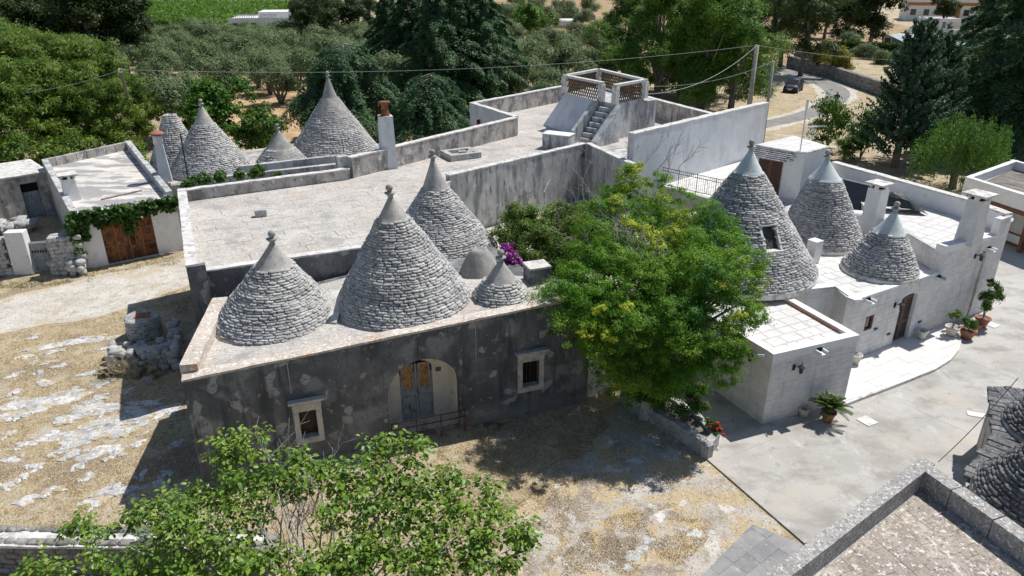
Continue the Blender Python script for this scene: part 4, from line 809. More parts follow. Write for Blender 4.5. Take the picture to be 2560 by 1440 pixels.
def trullo(name, label, c, z0, r, rc, zc, ztop, mat='stone', cap='cap', hc=0.086, lim=300, seed=1, wst=0.29, drum=True, finial=True, dome=False, skip=None, fin='finial', drop=0.22, group=None, sag=0.0, lean=0.0):
    rnd = random.Random(seed); t = root(name, label, 'trullo', (c[0], c[1], z0 - drop), group)
    Lz = zc - z0
    lx = lambda z: lean * max(0.0, z - z0) / (ztop - z0)
    def shear(mb): mb.v = [(v[0] + lx(v[2]), v[1], v[2]) for v in mb.v]; return mb
    prof = lambda u: r + (rc - r) * (u ** (1.0 - sag))
    slant = math.hypot(r - rc, Lz); nc = max(6, int(slant / hc)); recs = []
    tilt = math.atan2(r - rc, Lz)
    shear(MB().lathe((c[0], c[1], 0), [(r * 0.97, z0 - drop)] + [(max(prof(u) - 0.13, 0.05), z0 + Lz * u) for u in np.linspace(0, 1, 12)], 40)).build('backing', m['core'], t, True)
    if drum: MB().lathe((c[0], c[1], 0), [(r + 0.03, z0 - drop), (r + 0.045, z0 - 0.03), (r + 0.03, z0 + 0.04), (r - 0.12, z0 + 0.07)], 56, 0.004).build('plaster_ring', m['coping'] if cap == 'cap_white' else m['cap'], t, True)
    for i in range(nc):
        u = (i + 0.5) / nc; R0 = prof(u); z = z0 + 0.05 + Lz * u; a = rnd.uniform(0, 6.28); a1 = a + 2 * math.pi; wv = rnd.uniform(-0.008, 0.008)
        while a < a1 - 0.02:
            wd = min(wst * rnd.uniform(0.55, 1.5), R0 * 0.55); da = wd / R0
            if a + da > a1 - 0.35 * wst / R0: da = a1 - a; wd = da * R0
            g = a + da / 2; a += da
            if skip and skip(g, z): continue
            cx, sy = math.cos(g), math.sin(g); rr = R0 - 0.075 + rnd.uniform(-0.012, 0.014)
            tx = Vector((-sy, cx, 0)); ou = Vector((cx, sy, 0)); upv = Vector((0, 0, 1)); tl = tilt * 0.55 + rnd.uniform(-0.06, 0.06)
            o2 = (ou * math.cos(tl) - upv * math.sin(tl) * 0.55).normalized(); u2 = tx.cross(o2) * -1
            u2 = o2.cross(tx) if (o2.cross(tx)).z > 0 else tx.cross(o2)
            rl_ = rnd.uniform(-0.03, 0.03); tx2 = (tx * math.cos(rl_) + u2 * math.sin(rl_)); u3 = o2.cross(tx2) * (1 if o2.cross(tx2).z > 0 else -1)
            M3 = Matrix((tx2, o2, u3)).transposed()
            p = (c[0] + cx * rr + lx(z), c[1] + sy * rr, z + wv + 0.018 * math.sin(3 * g + i * 0.45) + rnd.uniform(-0.008, 0.008))
            v = Vector((-p[0], -p[1], CH - p[2])); d = v.length; face = (cx * v.x + sy * v.y) / d * math.cos(tilt) + math.sin(tilt) * v.z / d
            hh = slant / nc * math.cos(tilt) * 1.14
            recs.append(((face if face > 0.12 else -1) * wd / d, p, M3, (wd * 0.97, 0.22 * rnd.uniform(0.9, 1.15), hh * rnd.uniform(0.88, 1.1))))
    stone_set(t, recs, mat, lim)
    nk = 0.085; zn = ztop - 0.42
    if finial:
        H_ = zn - zc; pr = [(rc + 0.03, zc - 0.05), (rc + 0.035, zc + 0.01)]
        for u in np.linspace(0.08, 1, 10): pr.append(((rc + 0.02) * (1 - u) ** 1.08 + nk * (1 - (1 - u) ** 1.08), zc + H_ * u))
        shear(MB().lathe((c[0], c[1], 0), pr, 30, 0.012)).build('cap', m[cap], t, True)
        f_ = shear(MB().lathe((c[0], c[1], 0), [(nk * 0.95, zn - 0.05), (nk * 1.0, zn + 0.04), (nk * 1.5, zn + 0.1), (nk * 2.1, zn + 0.14), (nk * 2.15, zn + 0.165), (nk * 0.9, zn + 0.18), (nk * 0.8, zn + 0.22)], 18)).build('finial', m[fin], t, True)
        MB().lathe((c[0] + lx(zn + 0.3), c[1], zn + 0.32), [(0.12 * math.sin(q) + 0.001, -0.12 * math.cos(q)) for q in np.linspace(0.15, math.pi - 0.02, 10)], 16).build('ball', m[fin], f_, True)
    return t
def pz(px, py, c, rc): return Zat(px, py, c[1] - rc).z
C1 = (-7.96, 21.99); C2 = (-3.71, 22.85); C3 = (-2.95, 28.3); C4 = (-0.38, 22.85)
trullo('trullo_cone', 'grey dry-stone trullo cone with cement cap beside the thick side parapet of the dark facade', C1, 3.62, 2.05, 0.6, pz(693, 682, C1, 0.6), 6.72, seed=1, lean=0.22)
trullo('trullo_cone', 'largest grey dry-stone trullo cone rising directly above the arched doorway', C2, 3.82, 2.4, 0.52, pz(985, 560, C2, 0.52), 8.0, seed=2, hc=0.09, lean=-0.3)
trullo('trullo_cone', 'grey dry-stone trullo cone standing behind the other front cones against the long limewashed wall', C3, 3.75, 2.32, 0.53, pz(1085, 481, C3, 0.53), 7.88, seed=3, lim=300, lean=-0.22)
trullo('trullo_cone', 'small squat grey trullo cone with a wide cement cap next to the big tree', C4, 3.98, 1.04, 0.56, 4.62, 5.74, seed=4, hc=0.1, lim=160)
C5 = (-1.2, 25.0); stub = root('plaster_stub_dome', 'bare rounded cement chimney stub without finial between the trullo cones', 'dome', (*C5, 3.7))
MB().lathe((*C5, 0), [(0.88, 3.7), (0.8, 3.95), (0.66, 4.3), (0.5, 4.65), (0.36, 4.85), (0.3, 4.93), (0.2, 4.95), (0.16, 4.9)], 26, 0.012).build('dome_shell', m['plaster_cone'], stub, True)
# filled valleys between the cones
val = root('valley_gutter', 'pale cement gutter filling the gap between the two big front cones', 'gutter', (-5.75, 21.9, 3.6))
MB().prism([(-6.2, 21.3), (-5.75, 21.15), (-5.7, 22.8), (-6.2, 22.8)], 3.6, [3.8, 3.85, 4.3, 4.25]).build('gutter_fill', m['coping'], val)
# right group, pale caps
R1 = (9.5, 28.15); R2 = (14.2, 31.4); R3 = (15.3, 27.85)
gdorm = math.atan2(-R1[1], 1.6)   # the small dormer looks out towards the yard
za = pz(1870, 442, R1, 0.57)
dz0, dz1 = Zat(1935, 625, R1[1] - 2.1).z, Zat(1935, 572, R1[1] - 1.9).z
ga = math.atan2(Zat(1935, 600, R1[1] - 2.0).y - R1[1], Zat(1935, 600, R1[1] - 2.0).x - R1[0])
def skip1(g, z):
    dg = (g - ga + math.pi) % (2 * math.pi) - math.pi
    return dz0 - 0.05 < z < dz1 + 0.06 and abs(dg) < 0.17
trullo('trullo_cone', 'tall pale-capped trullo cone with a small square dormer window in its side', R1, 3.05, 3.12, 0.57, za, 8.3, 'stone_white', 'cap_white', seed=5, skip=skip1, hc=0.092, lean=-0.12)
rdm = 3.12 + (0.57 - 3.12) * ((dz0 + dz1) / 2 - 3.05) / (za - 3.05); dv = Vector((math.cos(ga), math.sin(ga))); dt_ = Vector((-dv.y, dv.x)); dc_ = Vector(R1) + dv * (rdm + 0.02); da_ = math.atan2(dv.y, dv.x)
dorm = root('dormer_window', 'small square stone-framed dormer opening set into the tall pale-capped cone', 'window', (dc_.x, dc_.y, dz0))
hm = (dz1 - dz0); wd_ = 0.62
rat = lambda z: 3.12 + (0.57 - 3.12) * (z - 3.05) / (za - 3.05)
rb0, rt0 = rat(dz0) + 0.04, rat(dz1) - 0.02; ce = Vector(R1) + Vector((-0.12 * (dz0 - 3.05) / 5.2, 0))
def dp(rr, t, z): q = ce + dv * rr + dt_ * t; return (q.x, q.y, z)
for s_ in (-1, 1):
    a_, b_ = s_ * wd_ / 2, s_ * (wd_ / 2 + 0.09)
    V = [dp(rt0 - 0.12, a_, dz0), dp(rb0, a_, dz0), dp(rt0 + 0.03, a_, dz1), dp(rt0 - 0.12, a_, dz1), dp(rt0 - 0.12, b_, dz0), dp(rb0, b_, dz0), dp(rt0 + 0.03, b_, dz1), dp(rt0 - 0.12, b_, dz1)]
    MB().add(V, [(0, 1, 2, 3), (7, 6, 5, 4), (1, 5, 6, 2), (2, 6, 7, 3), (0, 4, 5, 1), (0, 3, 7, 4)]).build('jamb', m['slab'], dorm)
V = [dp(rt0 - 0.12, -wd_ / 2 - 0.1, dz0 + 0.03), dp(rt0 - 0.12, wd_ / 2 + 0.1, dz0 + 0.03), dp(rb0 + 0.06, wd_ / 2 + 0.1, dz0 - 0.03), dp(rb0 + 0.06, -wd_ / 2 - 0.1, dz0 - 0.03)]; V += [(x, y, z - 0.1) for x, y, z in V]
MB().add(V, [(0, 1, 2, 3), (7, 6, 5, 4), (0, 4, 5, 1), (1, 5, 6, 2), (2, 6, 7, 3), (3, 7, 4, 0)]).build('sill', m['slab'], dorm)
q = ce + dv * (rt0 - 0.02); MB().box((q.x, q.y, dz1 + 0.03), (0.18, wd_ + 0.16, 0.05), da_).build('lintel', m['stone_white'], dorm)
q = ce + dv * (rt0 - 0.1); MB().box((q.x, q.y, (dz0 + dz1) / 2), (0.04, wd_, hm), da_).build('pane', m['glass'], dorm)
q = ce + dv * (rt0 - 0.07); MB().box((q.x, q.y, (dz0 + dz1) / 2), (0.04, 0.04, hm), da_).build('mullion', m['wood'], dorm)
trullo('trullo_cone', 'pale-capped trullo cone behind the white mushroom chimney and beside the rooftop cabin', R2, 3.05, 1.85, 0.66, pz(2050, 458, R2, 0.66), 7.13, 'stone_white', 'cap_white', seed=6, hc=0.092, lim=260, lean=-0.35)
trullo('trullo_cone', 'small pale-capped trullo cone just above the arched shutter door', R3, 3.0, 1.47, 0.6, pz(2228, 594, R3, 0.6), 5.88, 'stone_white', 'cap_white', seed=7, hc=0.09, lim=220, lean=0.15)
# left rear group
L1 = (-21.6, 46.1); L2 = (-19.0, 44.9); L3 = (-15.0, 46.4); L4 = (-12.3, 49.8)
trullo('trullo_cone', 'broken trullo cone with no cap, its stone top worn flat, behind the garage', L1, 2.6, 1.8, 0.35, 5.9, 5.9, seed=8, hc=0.125, wst=0.33, lim=40, finial=False, group=None)
trullo('trullo_cone', 'grey dry-stone trullo cone with cement tip behind the leafy garage roof', L2, 2.8, 2.45, 0.6, pz(497, 316, L2, 0.6), 7.1, seed=9, hc=0.115, wst=0.33, lim=150)
t = trullo('trullo_cone', 'small smooth cement-plastered cone with ball finial between two larger cones', L3, 2.8, 1.62, 0.9, 3.7, 5.32, seed=10, hc=0.2, lim=0, drum=False, cap='plaster_cone')
MB().lathe((*L3, 0), [(1.72, 2.6), (1.66, 2.85), (1.0, 3.72), (0.88, 3.8)], 36, 0.006).build('plaster_skin', m['plaster_cone'], t, True)
t = trullo('trullo_cone', 'large cone mostly plastered in smooth grey cement with bare stones along one flank', L4, 2.8, 3.0, 0.5, 6.35, 8.1, seed=11, hc=0.13, wst=0.36, lim=60, drum=False, cap='plaster_cone')
skin = MB(); V = []; F = []; a0, a1 = R(-128), R(120); n_ = 40; k_ = 14
for i in range(k_ + 1):
    u = i / k_; rr = 3.1 + (0.56 - 3.1) * u; z = 2.6 + (6.45 - 2.6) * u
    for j in range(n_ + 1):
        g = a0 + (a1 - a0) * j / n_ + (random.uniform(-0.04, 0.04) if j in (0, n_) else 0); V.append((L4[0] + rr * math.cos(g), L4[1] + rr * math.sin(g), z))
for i in range(k_):
    for j in range(n_): F.append((i * (n_ + 1) + j, i * (n_ + 1) + j + 1, (i + 1) * (n_ + 1) + j + 1, (i + 1) * (n_ + 1) + j))
skin.add(V, F).build('plaster_skin', m['plaster_cone'], t, True)
for (c_, r_, zb) in ((L1, 1.7, 2.42), (L2, 2.35, 2.6), (L3, 1.55, 2.6), (L4, 2.9, 2.6)):
    pass
rearb = root('rear_stone_house', 'low stone house carrying the rear trullo cones behind the garage', 'house', (-17, 44, 0))
MB().prism([(-23.6, 46.5), (-20.2, 41.6), (-8.6, 45.5), (-8.6, 52.5), (-15, 53.5)], -0.1, 2.62).build('house_body', m['warmwall'], rearb)
for p, q, z in (((-18.1, 42.0), (-9.0, 45.3), 2.95), ((-16.8, 43.6), (-11.2, 45.3), 3.25)):
    MB().wall(p, q, 0.34, 2.4, z, z + 0.25).build('parapet', m['limewall'], rearb)
# two cones cut by the frame, bottom right
BC1 = (16.0, 17.3); BC2 = (13.25, 13.95)
trullo('trullo_cone', 'dark trullo cone beside the stone-slab eave across the courtyard', BC1, 2.25, 1.6, 0.4, 4.1, 5.1, 'stone_dark', seed=12, hc=0.105, wst=0.3, lim=120)
trullo('trullo_cone', 'dark trullo cone rising right behind the grey parapet of the speckled roof', BC2, 2.5, 1.75, 0.4, 4.6, 5.6, 'stone_dark', seed=13, hc=0.105, wst=0.3, lim=120)
MB().prism([(12.0, 15.4), (11.5, 14.4), (11.7, 12.8), (14.6, 12.0), (18.5, 14.5), (18.5, 19.5), (15.4, 19.8), (13.9, 17.2)], -0.1, 2.05).build('house_body', m['warmwall'], root('corner_stone_house', 'low rubble stone house under the dark cones across the courtyard', 'house', (14, 15, 0)))
ew = root('slab_eave', 'row of thick dark stone slabs forming an eave beside the dark cone', 'eave', (13.9, 17.2, 2.05))
edge = [Vector((12.0, 15.4)), Vector((13.9, 17.2)), Vector((15.4, 19.8)), Vector((18.5, 19.5))]
for a, b in zip(edge, edge[1:]):
    d = (b - a).normalized(); n_ = Vector((-d.y, d.x)); L = (b - a).length; u = 0.02
    while u < L - 0.1:
        wd = random.uniform(0.24, 0.42); c_ = a + d * (u + wd / 2) - n_ * 0.2
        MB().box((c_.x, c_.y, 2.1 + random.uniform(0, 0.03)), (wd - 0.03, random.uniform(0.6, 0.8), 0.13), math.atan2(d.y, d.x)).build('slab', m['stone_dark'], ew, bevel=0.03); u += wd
# ================================================================== foreground flat roof, bottom right
FZ = 4.0
f0 = Vector(P2(2303, 1142, FZ)); f1 = Vector(P2(1895, 1450, FZ)); fd = (f1 - f0).normalized(); f1 = f0 + fd * 9; g1 = Vector(P2(2580, 1335, FZ)); gd = (g1 - f0).normalized(); g1 = f0 + gd * 8
fr_ = root('speckled_flat_roof_building', 'flat-roofed building with speckled brown slabs inside a grey lichen parapet', 'building', (f0.x, f0.y, 0))
far = f0 + fd * 9 + gd * 8
MB().prism([tuple(f0 + (fd + gd) * 0.02), tuple(f1), tuple(far), tuple(g1)], -0.1, FZ - 0.52).build('building_body', m['fgpar'], fr_)
MB().wall(f1, f0, -0.32, FZ - 0.6, FZ, jit=0.006, jx=0.0, seg=0.35).build('parapet', m['fgpar'], fr_)
ip = f0 + gd * 0.37
for i in range(8):
    a = f0 + fd * 0.365 + gd * (0.02 + i * 1.0); b = f0 + fd * 0.365 + gd * (0.995 + i * 1.0)
    MB().wall(a, b, 0.36, FZ - 0.6, FZ - random.uniform(0, 0.02), jit=0.008, jx=0).build('parapet_block', m['fgpar'], fr_)
qs = [tuple(f0 + fd * 0.4 + gd * 0.4), tuple(f1 + gd * 0.4), tuple(far), tuple(g1 + fd * 0.4)]
tiles(fr_, qs, FZ - 0.522, 0.5, 0.34, math.atan2(gd.y, gd.x), m['fgroof'], 0.02, 0.005, 'roof_slab', 31, lim=180, vary=0.3, wob=0.006)
for (x, y, mt, lab, rz_) in ((2227, 1257, 'whitemetal', 'white enamel box lying against the inner parapet of the speckled roof', 55), (2314, 1201, 'metal', 'small blue-grey metal box in the shaded roof corner', 20)):
    p = P(x, y, FZ - 0.45); o = MB().box((p.x, p.y, FZ - 0.46), (0.22, 0.12, 0.09), R(rz_)).build('utility_box', m[mt], None, bevel=0.01); tag(o, lab, 'box')

# ================================================================== garage with rusty door (left)
GB = Vector((-22.31, 34.88)); GE = Vector((-18.3, 37.86)); GRr = Vector((-26.6, 50.2)); GRl = Vector((-29.6, 44.85)); gd_ = unit(GE - GB); ga_ = math.atan2(gd_[1], gd_[0]); GZ = 3.3
gar = root('garage', 'white garage with large rusty patchwork door and vine along its roof edge', 'garage', (GB.x, GB.y, 0))
gL = (GE - GB).length
gs0, gs1 = onw(272, 660, GB, gd_)[0], onw(398, 634, GB, gd_)[0]; gz1 = onw(312, 540, GB, gd_)[1]
holed_wall(GB, gd_, [(0, -0.1), (gL, -0.1), (gL, GZ - 0.25), (0, GZ - 0.3)], [[(gs0, 0.02), (gs1, 0.02), (gs1, gz1), (gs0, gz1)]], 0.3).build('front_wall', m['white'], gar)
bp = [at(GB, gd_, 0.0, 0.305), at(GB, gd_, gL, 0.305), tuple(GRr), tuple(GRl)]
MB().prism(bp, -0.1, GZ - 0.45).build('garage_body', m['limewall'], gar)
MB().prism([at(bp[0], gd_, 0.3, 0.0), at(bp[1], gd_, -0.3, 0.0), tuple(GRr), tuple(GRl + Vector((0.3, 0)))], GZ - 0.45, GZ - 0.43).build('roof_deck', m['garageroof'], gar)
MB().wall(GRl, GB, 0.32, GZ - 0.6, GZ + 0.1, GZ - 0.1).build('parapet', m['limewall'], gar)
for i in range(9):
    for j in range(2):
        a = GRr + (GRl - GRr) * (i / 9 + 0.003); b = GRr + (GRl - GRr) * ((i + 1) / 9 - 0.003)
        MB().wall(a, b, 0.3, GZ - 0.6 + 0.35 * j, GZ - 0.26 + 0.35 * j, jit=0.004, jx=0).build('parapet_block', m['warmwall'], gar)
MB().wall(at(GB, gd_, gL, 0.35), GRr, 0.32, GZ - 0.6, GZ + 0.0, GZ + 0.1).build('parapet', m['limewall'], gar)
dr0 = MB().box((*at(GB, gd_, (gs0 + gs1) / 2, 0.2), gz1 / 2 + 0.01), (gs1 - gs0, 0.04, gz1 - 0.02), ga_).build('door', m['rust'], gar)
rnd = random.Random(5); cols = 4; W4 = (gs1 - gs0) / cols
for i in range(cols):
    z = 0.05
    while z < gz1 - 0.1:
        h = min(rnd.choice((0.45, 0.7, 0.9)), gz1 - 0.04 - z); n_ = rnd.choice((1, 1, 2))
        for k in range(n_):
            MB().box((*at(GB, gd_, gs0 + W4 * (i + (k + 0.5) / n_), 0.168), z + h / 2), (W4 / n_ - 0.07, 0.02, h - 0.07), ga_).build('sheet_panel', m['rust'], dr0)
        o = MB().box((*at(GB, gd_, gs0 + W4 * (i + 0.5), 0.165), z + h), (W4, 0.035, 0.045), ga_)
        if n_ == 2: o.box((*at(GB, gd_, gs0 + W4 * (i + 0.5), 0.165), z + h / 2), (0.045, 0.035, h), ga_)
        o.build('bar', m['rustframe'], dr0); z += h
for i in range(cols + 1): MB().box((*at(GB, gd_, gs0 + W4 * i, 0.155), gz1 / 2), (0.06, 0.04, gz1 - 0.02), ga_).build('stile', m['rustframe'], dr0)
# garage chimneys
def chimney(px, py, zb, ptop, w_, label, mat, cap_, rz=0.3, taper=0.85, grp=None):
    p = P(px, py, zb); zt = Zat(ptop[0], ptop[1], p.y).z
    c = root('chimney', label, 'chimney', (p.x, p.y, zb), grp)
    MB().box((p.x, p.y, (zb + zt) / 2), (w_, w_, zt - zb), rz, taper).build('stack', m[mat], c)
    if cap_ == 'slab':
        for dx in (-1, 1):
            for dy in (-1, 1): MB().box((p.x + dx * w_ * 0.3, p.y + dy * w_ * 0.3, zt + 0.09), (w_ * 0.2, w_ * 0.2, 0.2), rz).build('foot', m[mat], c)
        MB().box((p.x, p.y, zt + 0.09), (w_ * 0.55, w_ * 0.55, 0.18), rz).build('flue', m['dark'], c)
        MB().box((p.x, p.y, zt + 0.225), (w_ * 1.25, w_ * 1.25, 0.08), rz).build('cap_slab', m['coping'], c)
    elif cap_ == 'clay':
        MB().lathe((p.x, p.y, zt), [(w_ * 0.4, 0), (w_ * 0.36, 0.45), (w_ * 0.34, 0.5)], 12).build('neck', m[mat], c, True)
        MB().lathe((p.x, p.y, zt + 0.5), [(w_ * 0.3, 0), (w_ * 0.33, 0.06), (w_ * 0.62, 0.08), (w_ * 0.5, 0.16), (w_ * 0.2, 0.28), (0.02, 0.32)], 14).build('clay_cowl', m['terracotta'], c, True)
    return c
chimney(182, 500, GZ - 0.45, (163, 446), 0.75, 'white square chimney with flat slab hood at the garage roof edge', 'white', 'slab', ga_, 0.8)
chimney(415, 452, GZ - 0.45, (395, 360), 0.7, 'leaning white chimney with terracotta cowl next to the rear trullo cones', 'whitewall', 'clay', 0.4, 0.62)
chimney(2172, 590, RZ, (2196, 470), 0.72, 'white mushroom chimney with open slab hood between the pale-capped cones', 'white', 'slab', RA, 0.9)
chimney(2418, 608, 3.8, (2440, 498), 0.78, 'wide ashlar chimney with flat slab cap at the end of the limestone house', 'block', 'slab', RA, 0.78)
chimney(2030, 655, RZ, (2035, 600), 0.4, 'short white vent pillar standing against the dormered cone', 'white', 'none', RA, 1.15)
# stones on the garage roof edge
rnd = random.Random(9)
def pile(parent, pts, matname, smin, smax, lim=300, name='stone', seed=1, dz=0.0):
    rnd = random.Random(seed); recs = []
    for (x, y, z) in pts:
        s = rnd.uniform(smin, smax); e = Matrix.Rotation(rnd.uniform(0, 6.28), 3, 'Z') @ Matrix.Rotation(rnd.uniform(-0.35, 0.35), 3, 'X')
        recs.append((s / (y + 10), (x, y, z + s * 0.35 + dz), e, (s * rnd.uniform(1.0, 1.6), s * rnd.uniform(0.8, 1.2), s * rnd.uniform(0.65, 0.95))))
    stone_set(parent, recs, matname, lim, name)
rs = root('roof_edge_stones', 'loose grey stones scattered along the garage roof edge', 'stones', (*at(GB, gd_, 2.5, 0.3), GZ - 0.3))
pile(rs, [(*at(GB, gd_, rnd.uniform(1.2, gL), rnd.uniform(0.1, 0.3)), GZ - 0.28) for _ in range(22)], 'rubble', 0.1, 0.26)
pk = P(305, 487, GZ - 0.4); plk = MB().box((pk.x, pk.y, GZ - 0.4), (2.2, 0.16, 0.05), R(52)).build('plank', m['polewood'], None); tag(plk, 'weathered wooden plank lying on the garage roof', 'plank')
# ---- low ruined house and yard on the far left
lh = root('ruined_house', 'low ruined stone house with dark doorway left of the garage', 'house', (-33, 45, 0))
LB = Vector(P2(-60, 575)); LE = Vector(P2(118, 540)); ld_ = unit(LE - LB); lL = (LE - LB).length
la, lb_ = onw(72, 545, LB, ld_)[0], onw(118, 540, LB, ld_)[0]
holed_wall(LB, ld_, [(0, -0.1), (lL + 0.6, -0.1), (lL + 0.6, 2.75), (0, 2.75)], [[(la, 0.02), (lL, 0.02), (lL, 2.25), (la, 2.25)]], 0.35).build('front_wall', m['warmwall'], lh)
MB().prism([at(LB, ld_, 0, 0.355), at(LB, ld_, lL + 0.6, 0.355), at(LB, ld_, lL - 2.0, 4.2), at(LB, ld_, -1, 4.2)], -0.1, 2.72).build('house_body', m['drywall'], lh)
MB().wall(at(LB, ld_, 0, -0.12), at(LB, ld_, lL + 0.7, -0.12), 4.3, 2.72, 2.82).build('roof_plate', m['coping'], lh)
MB().box((*at(LB, ld_, (la + lL) / 2, 0.3), 0.85), (lL - la, 0.06, 1.6), math.atan2(ld_[1], ld_[0])).build('door', m['greydoor'], lh)
MB().box((*at(LB, ld_, (la + lL) / 2, 0.33), 1.95), (lL - la, 0.04, 0.62), math.atan2(ld_[1], ld_[0])).build('transom', m['dark'], lh)
sp = root('stone_heap', 'heap of pale rounded fieldstones before the ruined house', 'stones', (*P2(60, 570), 0.0))
pile(sp, [(*P2(rnd.uniform(-30, 88), rnd.uniform(568, 590)), rnd.choice((0.0, 0.1, 0.32))) for _ in range(46)], 'rubble', 0.3, 0.6, seed=4)
def rubble_wall(name, label, p, q, h, t, st, lim, mat='rubble', seed=1, top=True, group=None):
    p = Vector(p); q = Vector(q); d = (q - p).normalized(); L = (q - p).length; n_ = Vector((-d.y, d.x)); o = root(name, label, 'wall', (p.x, p.y, 0), group); rnd = random.Random(seed)
    MB().wall(p + n_ * 0.06, q + n_ * 0.06, t - 0.12, -0.1, h - 0.05).build('core', m['core'] if mat == 'drywall' else m['warmwall'], o); recs = []
    ang = math.atan2(d.y, d.x)
    z = 0.0
    while z < h:
        hh = st * random.uniform(0.5, 0.75); s = 0.0
        while s < L:
            wd = st * rnd.uniform(0.6, 1.5)
            for oo in (0.06, t - 0.06):
                c_ = p + d * (s + wd / 2) + n_ * oo; recs.append(((2 if oo < 0.1 else -1) * wd, (c_.x, c_.y, z + hh / 2), Matrix.Rotation(ang + rnd.uniform(-0.06, 0.06), 3, 'Z') @ Matrix.Rotation(rnd.uniform(-0.08, 0.08), 3, 'Y'), (wd * 1.02, 0.22, hh * rnd.uniform(0.95, 1.15))))
            s += wd
        z += hh * 0.98
    if top:
        s = 0
        while s < L:
            wd = st * rnd.uniform(0.8, 1.7); c_ = p + d * (s + wd / 2) + n_ * t / 2; recs.append((3 * wd, (c_.x, c_.y, h + 0.02), Matrix.Rotation(ang + rnd.uniform(-0.15, 0.15), 3, 'Z'), (wd, t * 1.05, st * 0.5))); s += wd
    stone_set(o, recs, mat, lim); return o
rubble_wall('yard_wall', 'rough dry-stone yard wall left of the grey gate', P2(-120, 700), P2(20, 690), 1.9, 0.5, 0.32, 90, 'rubble', 3)
rubble_wall('yard_wall', 'rough stone yard wall between the grey gate and the garage', P2(140, 690), P2(205, 683), 1.9, 0.6, 0.34, 80, 'rubble', 4)
gp0 = P(42, 688); pil = MB().box((gp0.x + 0.35, gp0.y + 0.3, 1.15), (0.95, 0.6, 2.3), R(8), 0.94).build('gate_pillar', m['white'], None, bevel=0.04); tag(pil, 'whitewashed masonry gate pillar beside the rough yard wall', 'pillar')
g0 = P(75, 685); g1_ = P(132, 680); gt = root('yard_gate', 'grey sheet-metal yard gate between whitewashed masonry pillars', 'gate', (g0.x, g0.y, 0)); gdir = unit((g1_.x - g0.x, g1_.y - g0.y)); gan = math.atan2(gdir[1], gdir[0]); gl = math.hypot(g1_.x - g0.x, g1_.y - g0.y)
MB().box((*at(g0, gdir, gl / 2, 0.2), 0.85), (gl, 0.05, 1.6), gan).build('gate_sheet', m['greydoor'], gt); MB().box((*at(g0, gdir, gl / 2, 0.17), 1.6), (gl, 0.06, 0.06), gan).build('gate_rail', m['metal'], gt)
sp_ = MB()
for k in range(8): sp_.box((*at(g0, gdir, gl * (k + 1) / 9, 0.16), 1.12), (0.05, 0.03, 0.13), gan)
sp_.build('gate_slots', m['dark'], gt)
q_ = P(178, 688); blk = root('stone_step_block', 'stack of squared stones at the foot of the garage corner', 'stones', (q_.x, q_.y, 0))
pile(blk, [(q_.x - 0.7 + 0.42 * (i % 4), q_.y + 0.1 * (i % 2), 0.28 * (i // 4)) for i in range(12)], 'rubble', 0.34, 0.42, seed=8)
# ---- foreground wall bottom left
rubble_wall('field_wall', 'low pale coped field wall under the foreground walnut branches', P2(-40, 1432), P2(660, 1440), 0.95, 0.55, 0.3, 60, 'drywall', 6, top=False)
MB().wall(P2(-40, 1440), P2(660, 1446), 0.62, 0.94, 1.02, seg=0.5, jit=0.03).build('coping', m['coping'], bpy.data.objects['field_wall'])
# ---- well with stone enclosure
wl = P(365, 838); well = root('stone_well', 'round stone well head with a rusty square hatch', 'well', (wl.x, wl.y, 0))
MB().lathe((wl.x, wl.y, 0), [(0.62, -0.05), (0.62, 0.5), (0.6, 0.72)], 18, 0.02).build('well_shaft', m['rubble'], well)
MB().lathe((wl.x, wl.y, 0), [(0.66, 0.7), (0.7, 0.74), (0.7, 0.9), (0.64, 0.94)], 18, 0.025).build('well_ring', m['rubble'], well)
MB().box((wl.x + 0.04, wl.y, 0.95), (0.6, 0.5, 0.04), R(15)).build('hatch', m['rustframe'], well)
recs = []
for i in range(5):
    for k in range(12):
        g = 2 * math.pi * (k + 0.5 * (i % 2)) / 12; recs.append((1, (wl.x + 0.62 * math.cos(g), wl.y + 0.62 * math.sin(g), 0.08 + 0.14 * i), Matrix.Rotation(g + math.pi / 2, 3, 'Z'), (0.33, 0.14, 0.145)))
stone_set(well, recs, 'rubble', 60)
we = root('rubble_enclosure', 'square enclosure of tumbled stones around the well', 'stone wall', (*P2(370, 915), 0.0)); pts = []
rnd = random.Random(31)
def seg_pts(a, b, n_, zs):
    A_, B_ = P(*a), P(*b)
    for i in range(n_):
        u = (i + 0.5) / n_; p = A_ + (B_ - A_) * u
        for z in zs:
            if rnd.random() < 0.92: pts.append((p.x + rnd.uniform(-0.1, 0.1), p.y + rnd.uniform(-0.12, 0.12), z))
seg_pts((285, 930), (450, 915), 11, (0.0, 0.26, 0.5, 0.7)); seg_pts((450, 915), (440, 830), 7, (0.0, 0.28, 0.55)); seg_pts((285, 930), (290, 885), 3, (0.0, 0.25, 0.45)); seg_pts((330, 930), (380, 900), 4, (0.0, 0.3))
pts += [(*P2(rnd.uniform(300, 420), rnd.uniform(860, 915)), 0.0) for _ in range(16)]
pile(we, pts, 'rubble', 0.24, 0.42, seed=12)

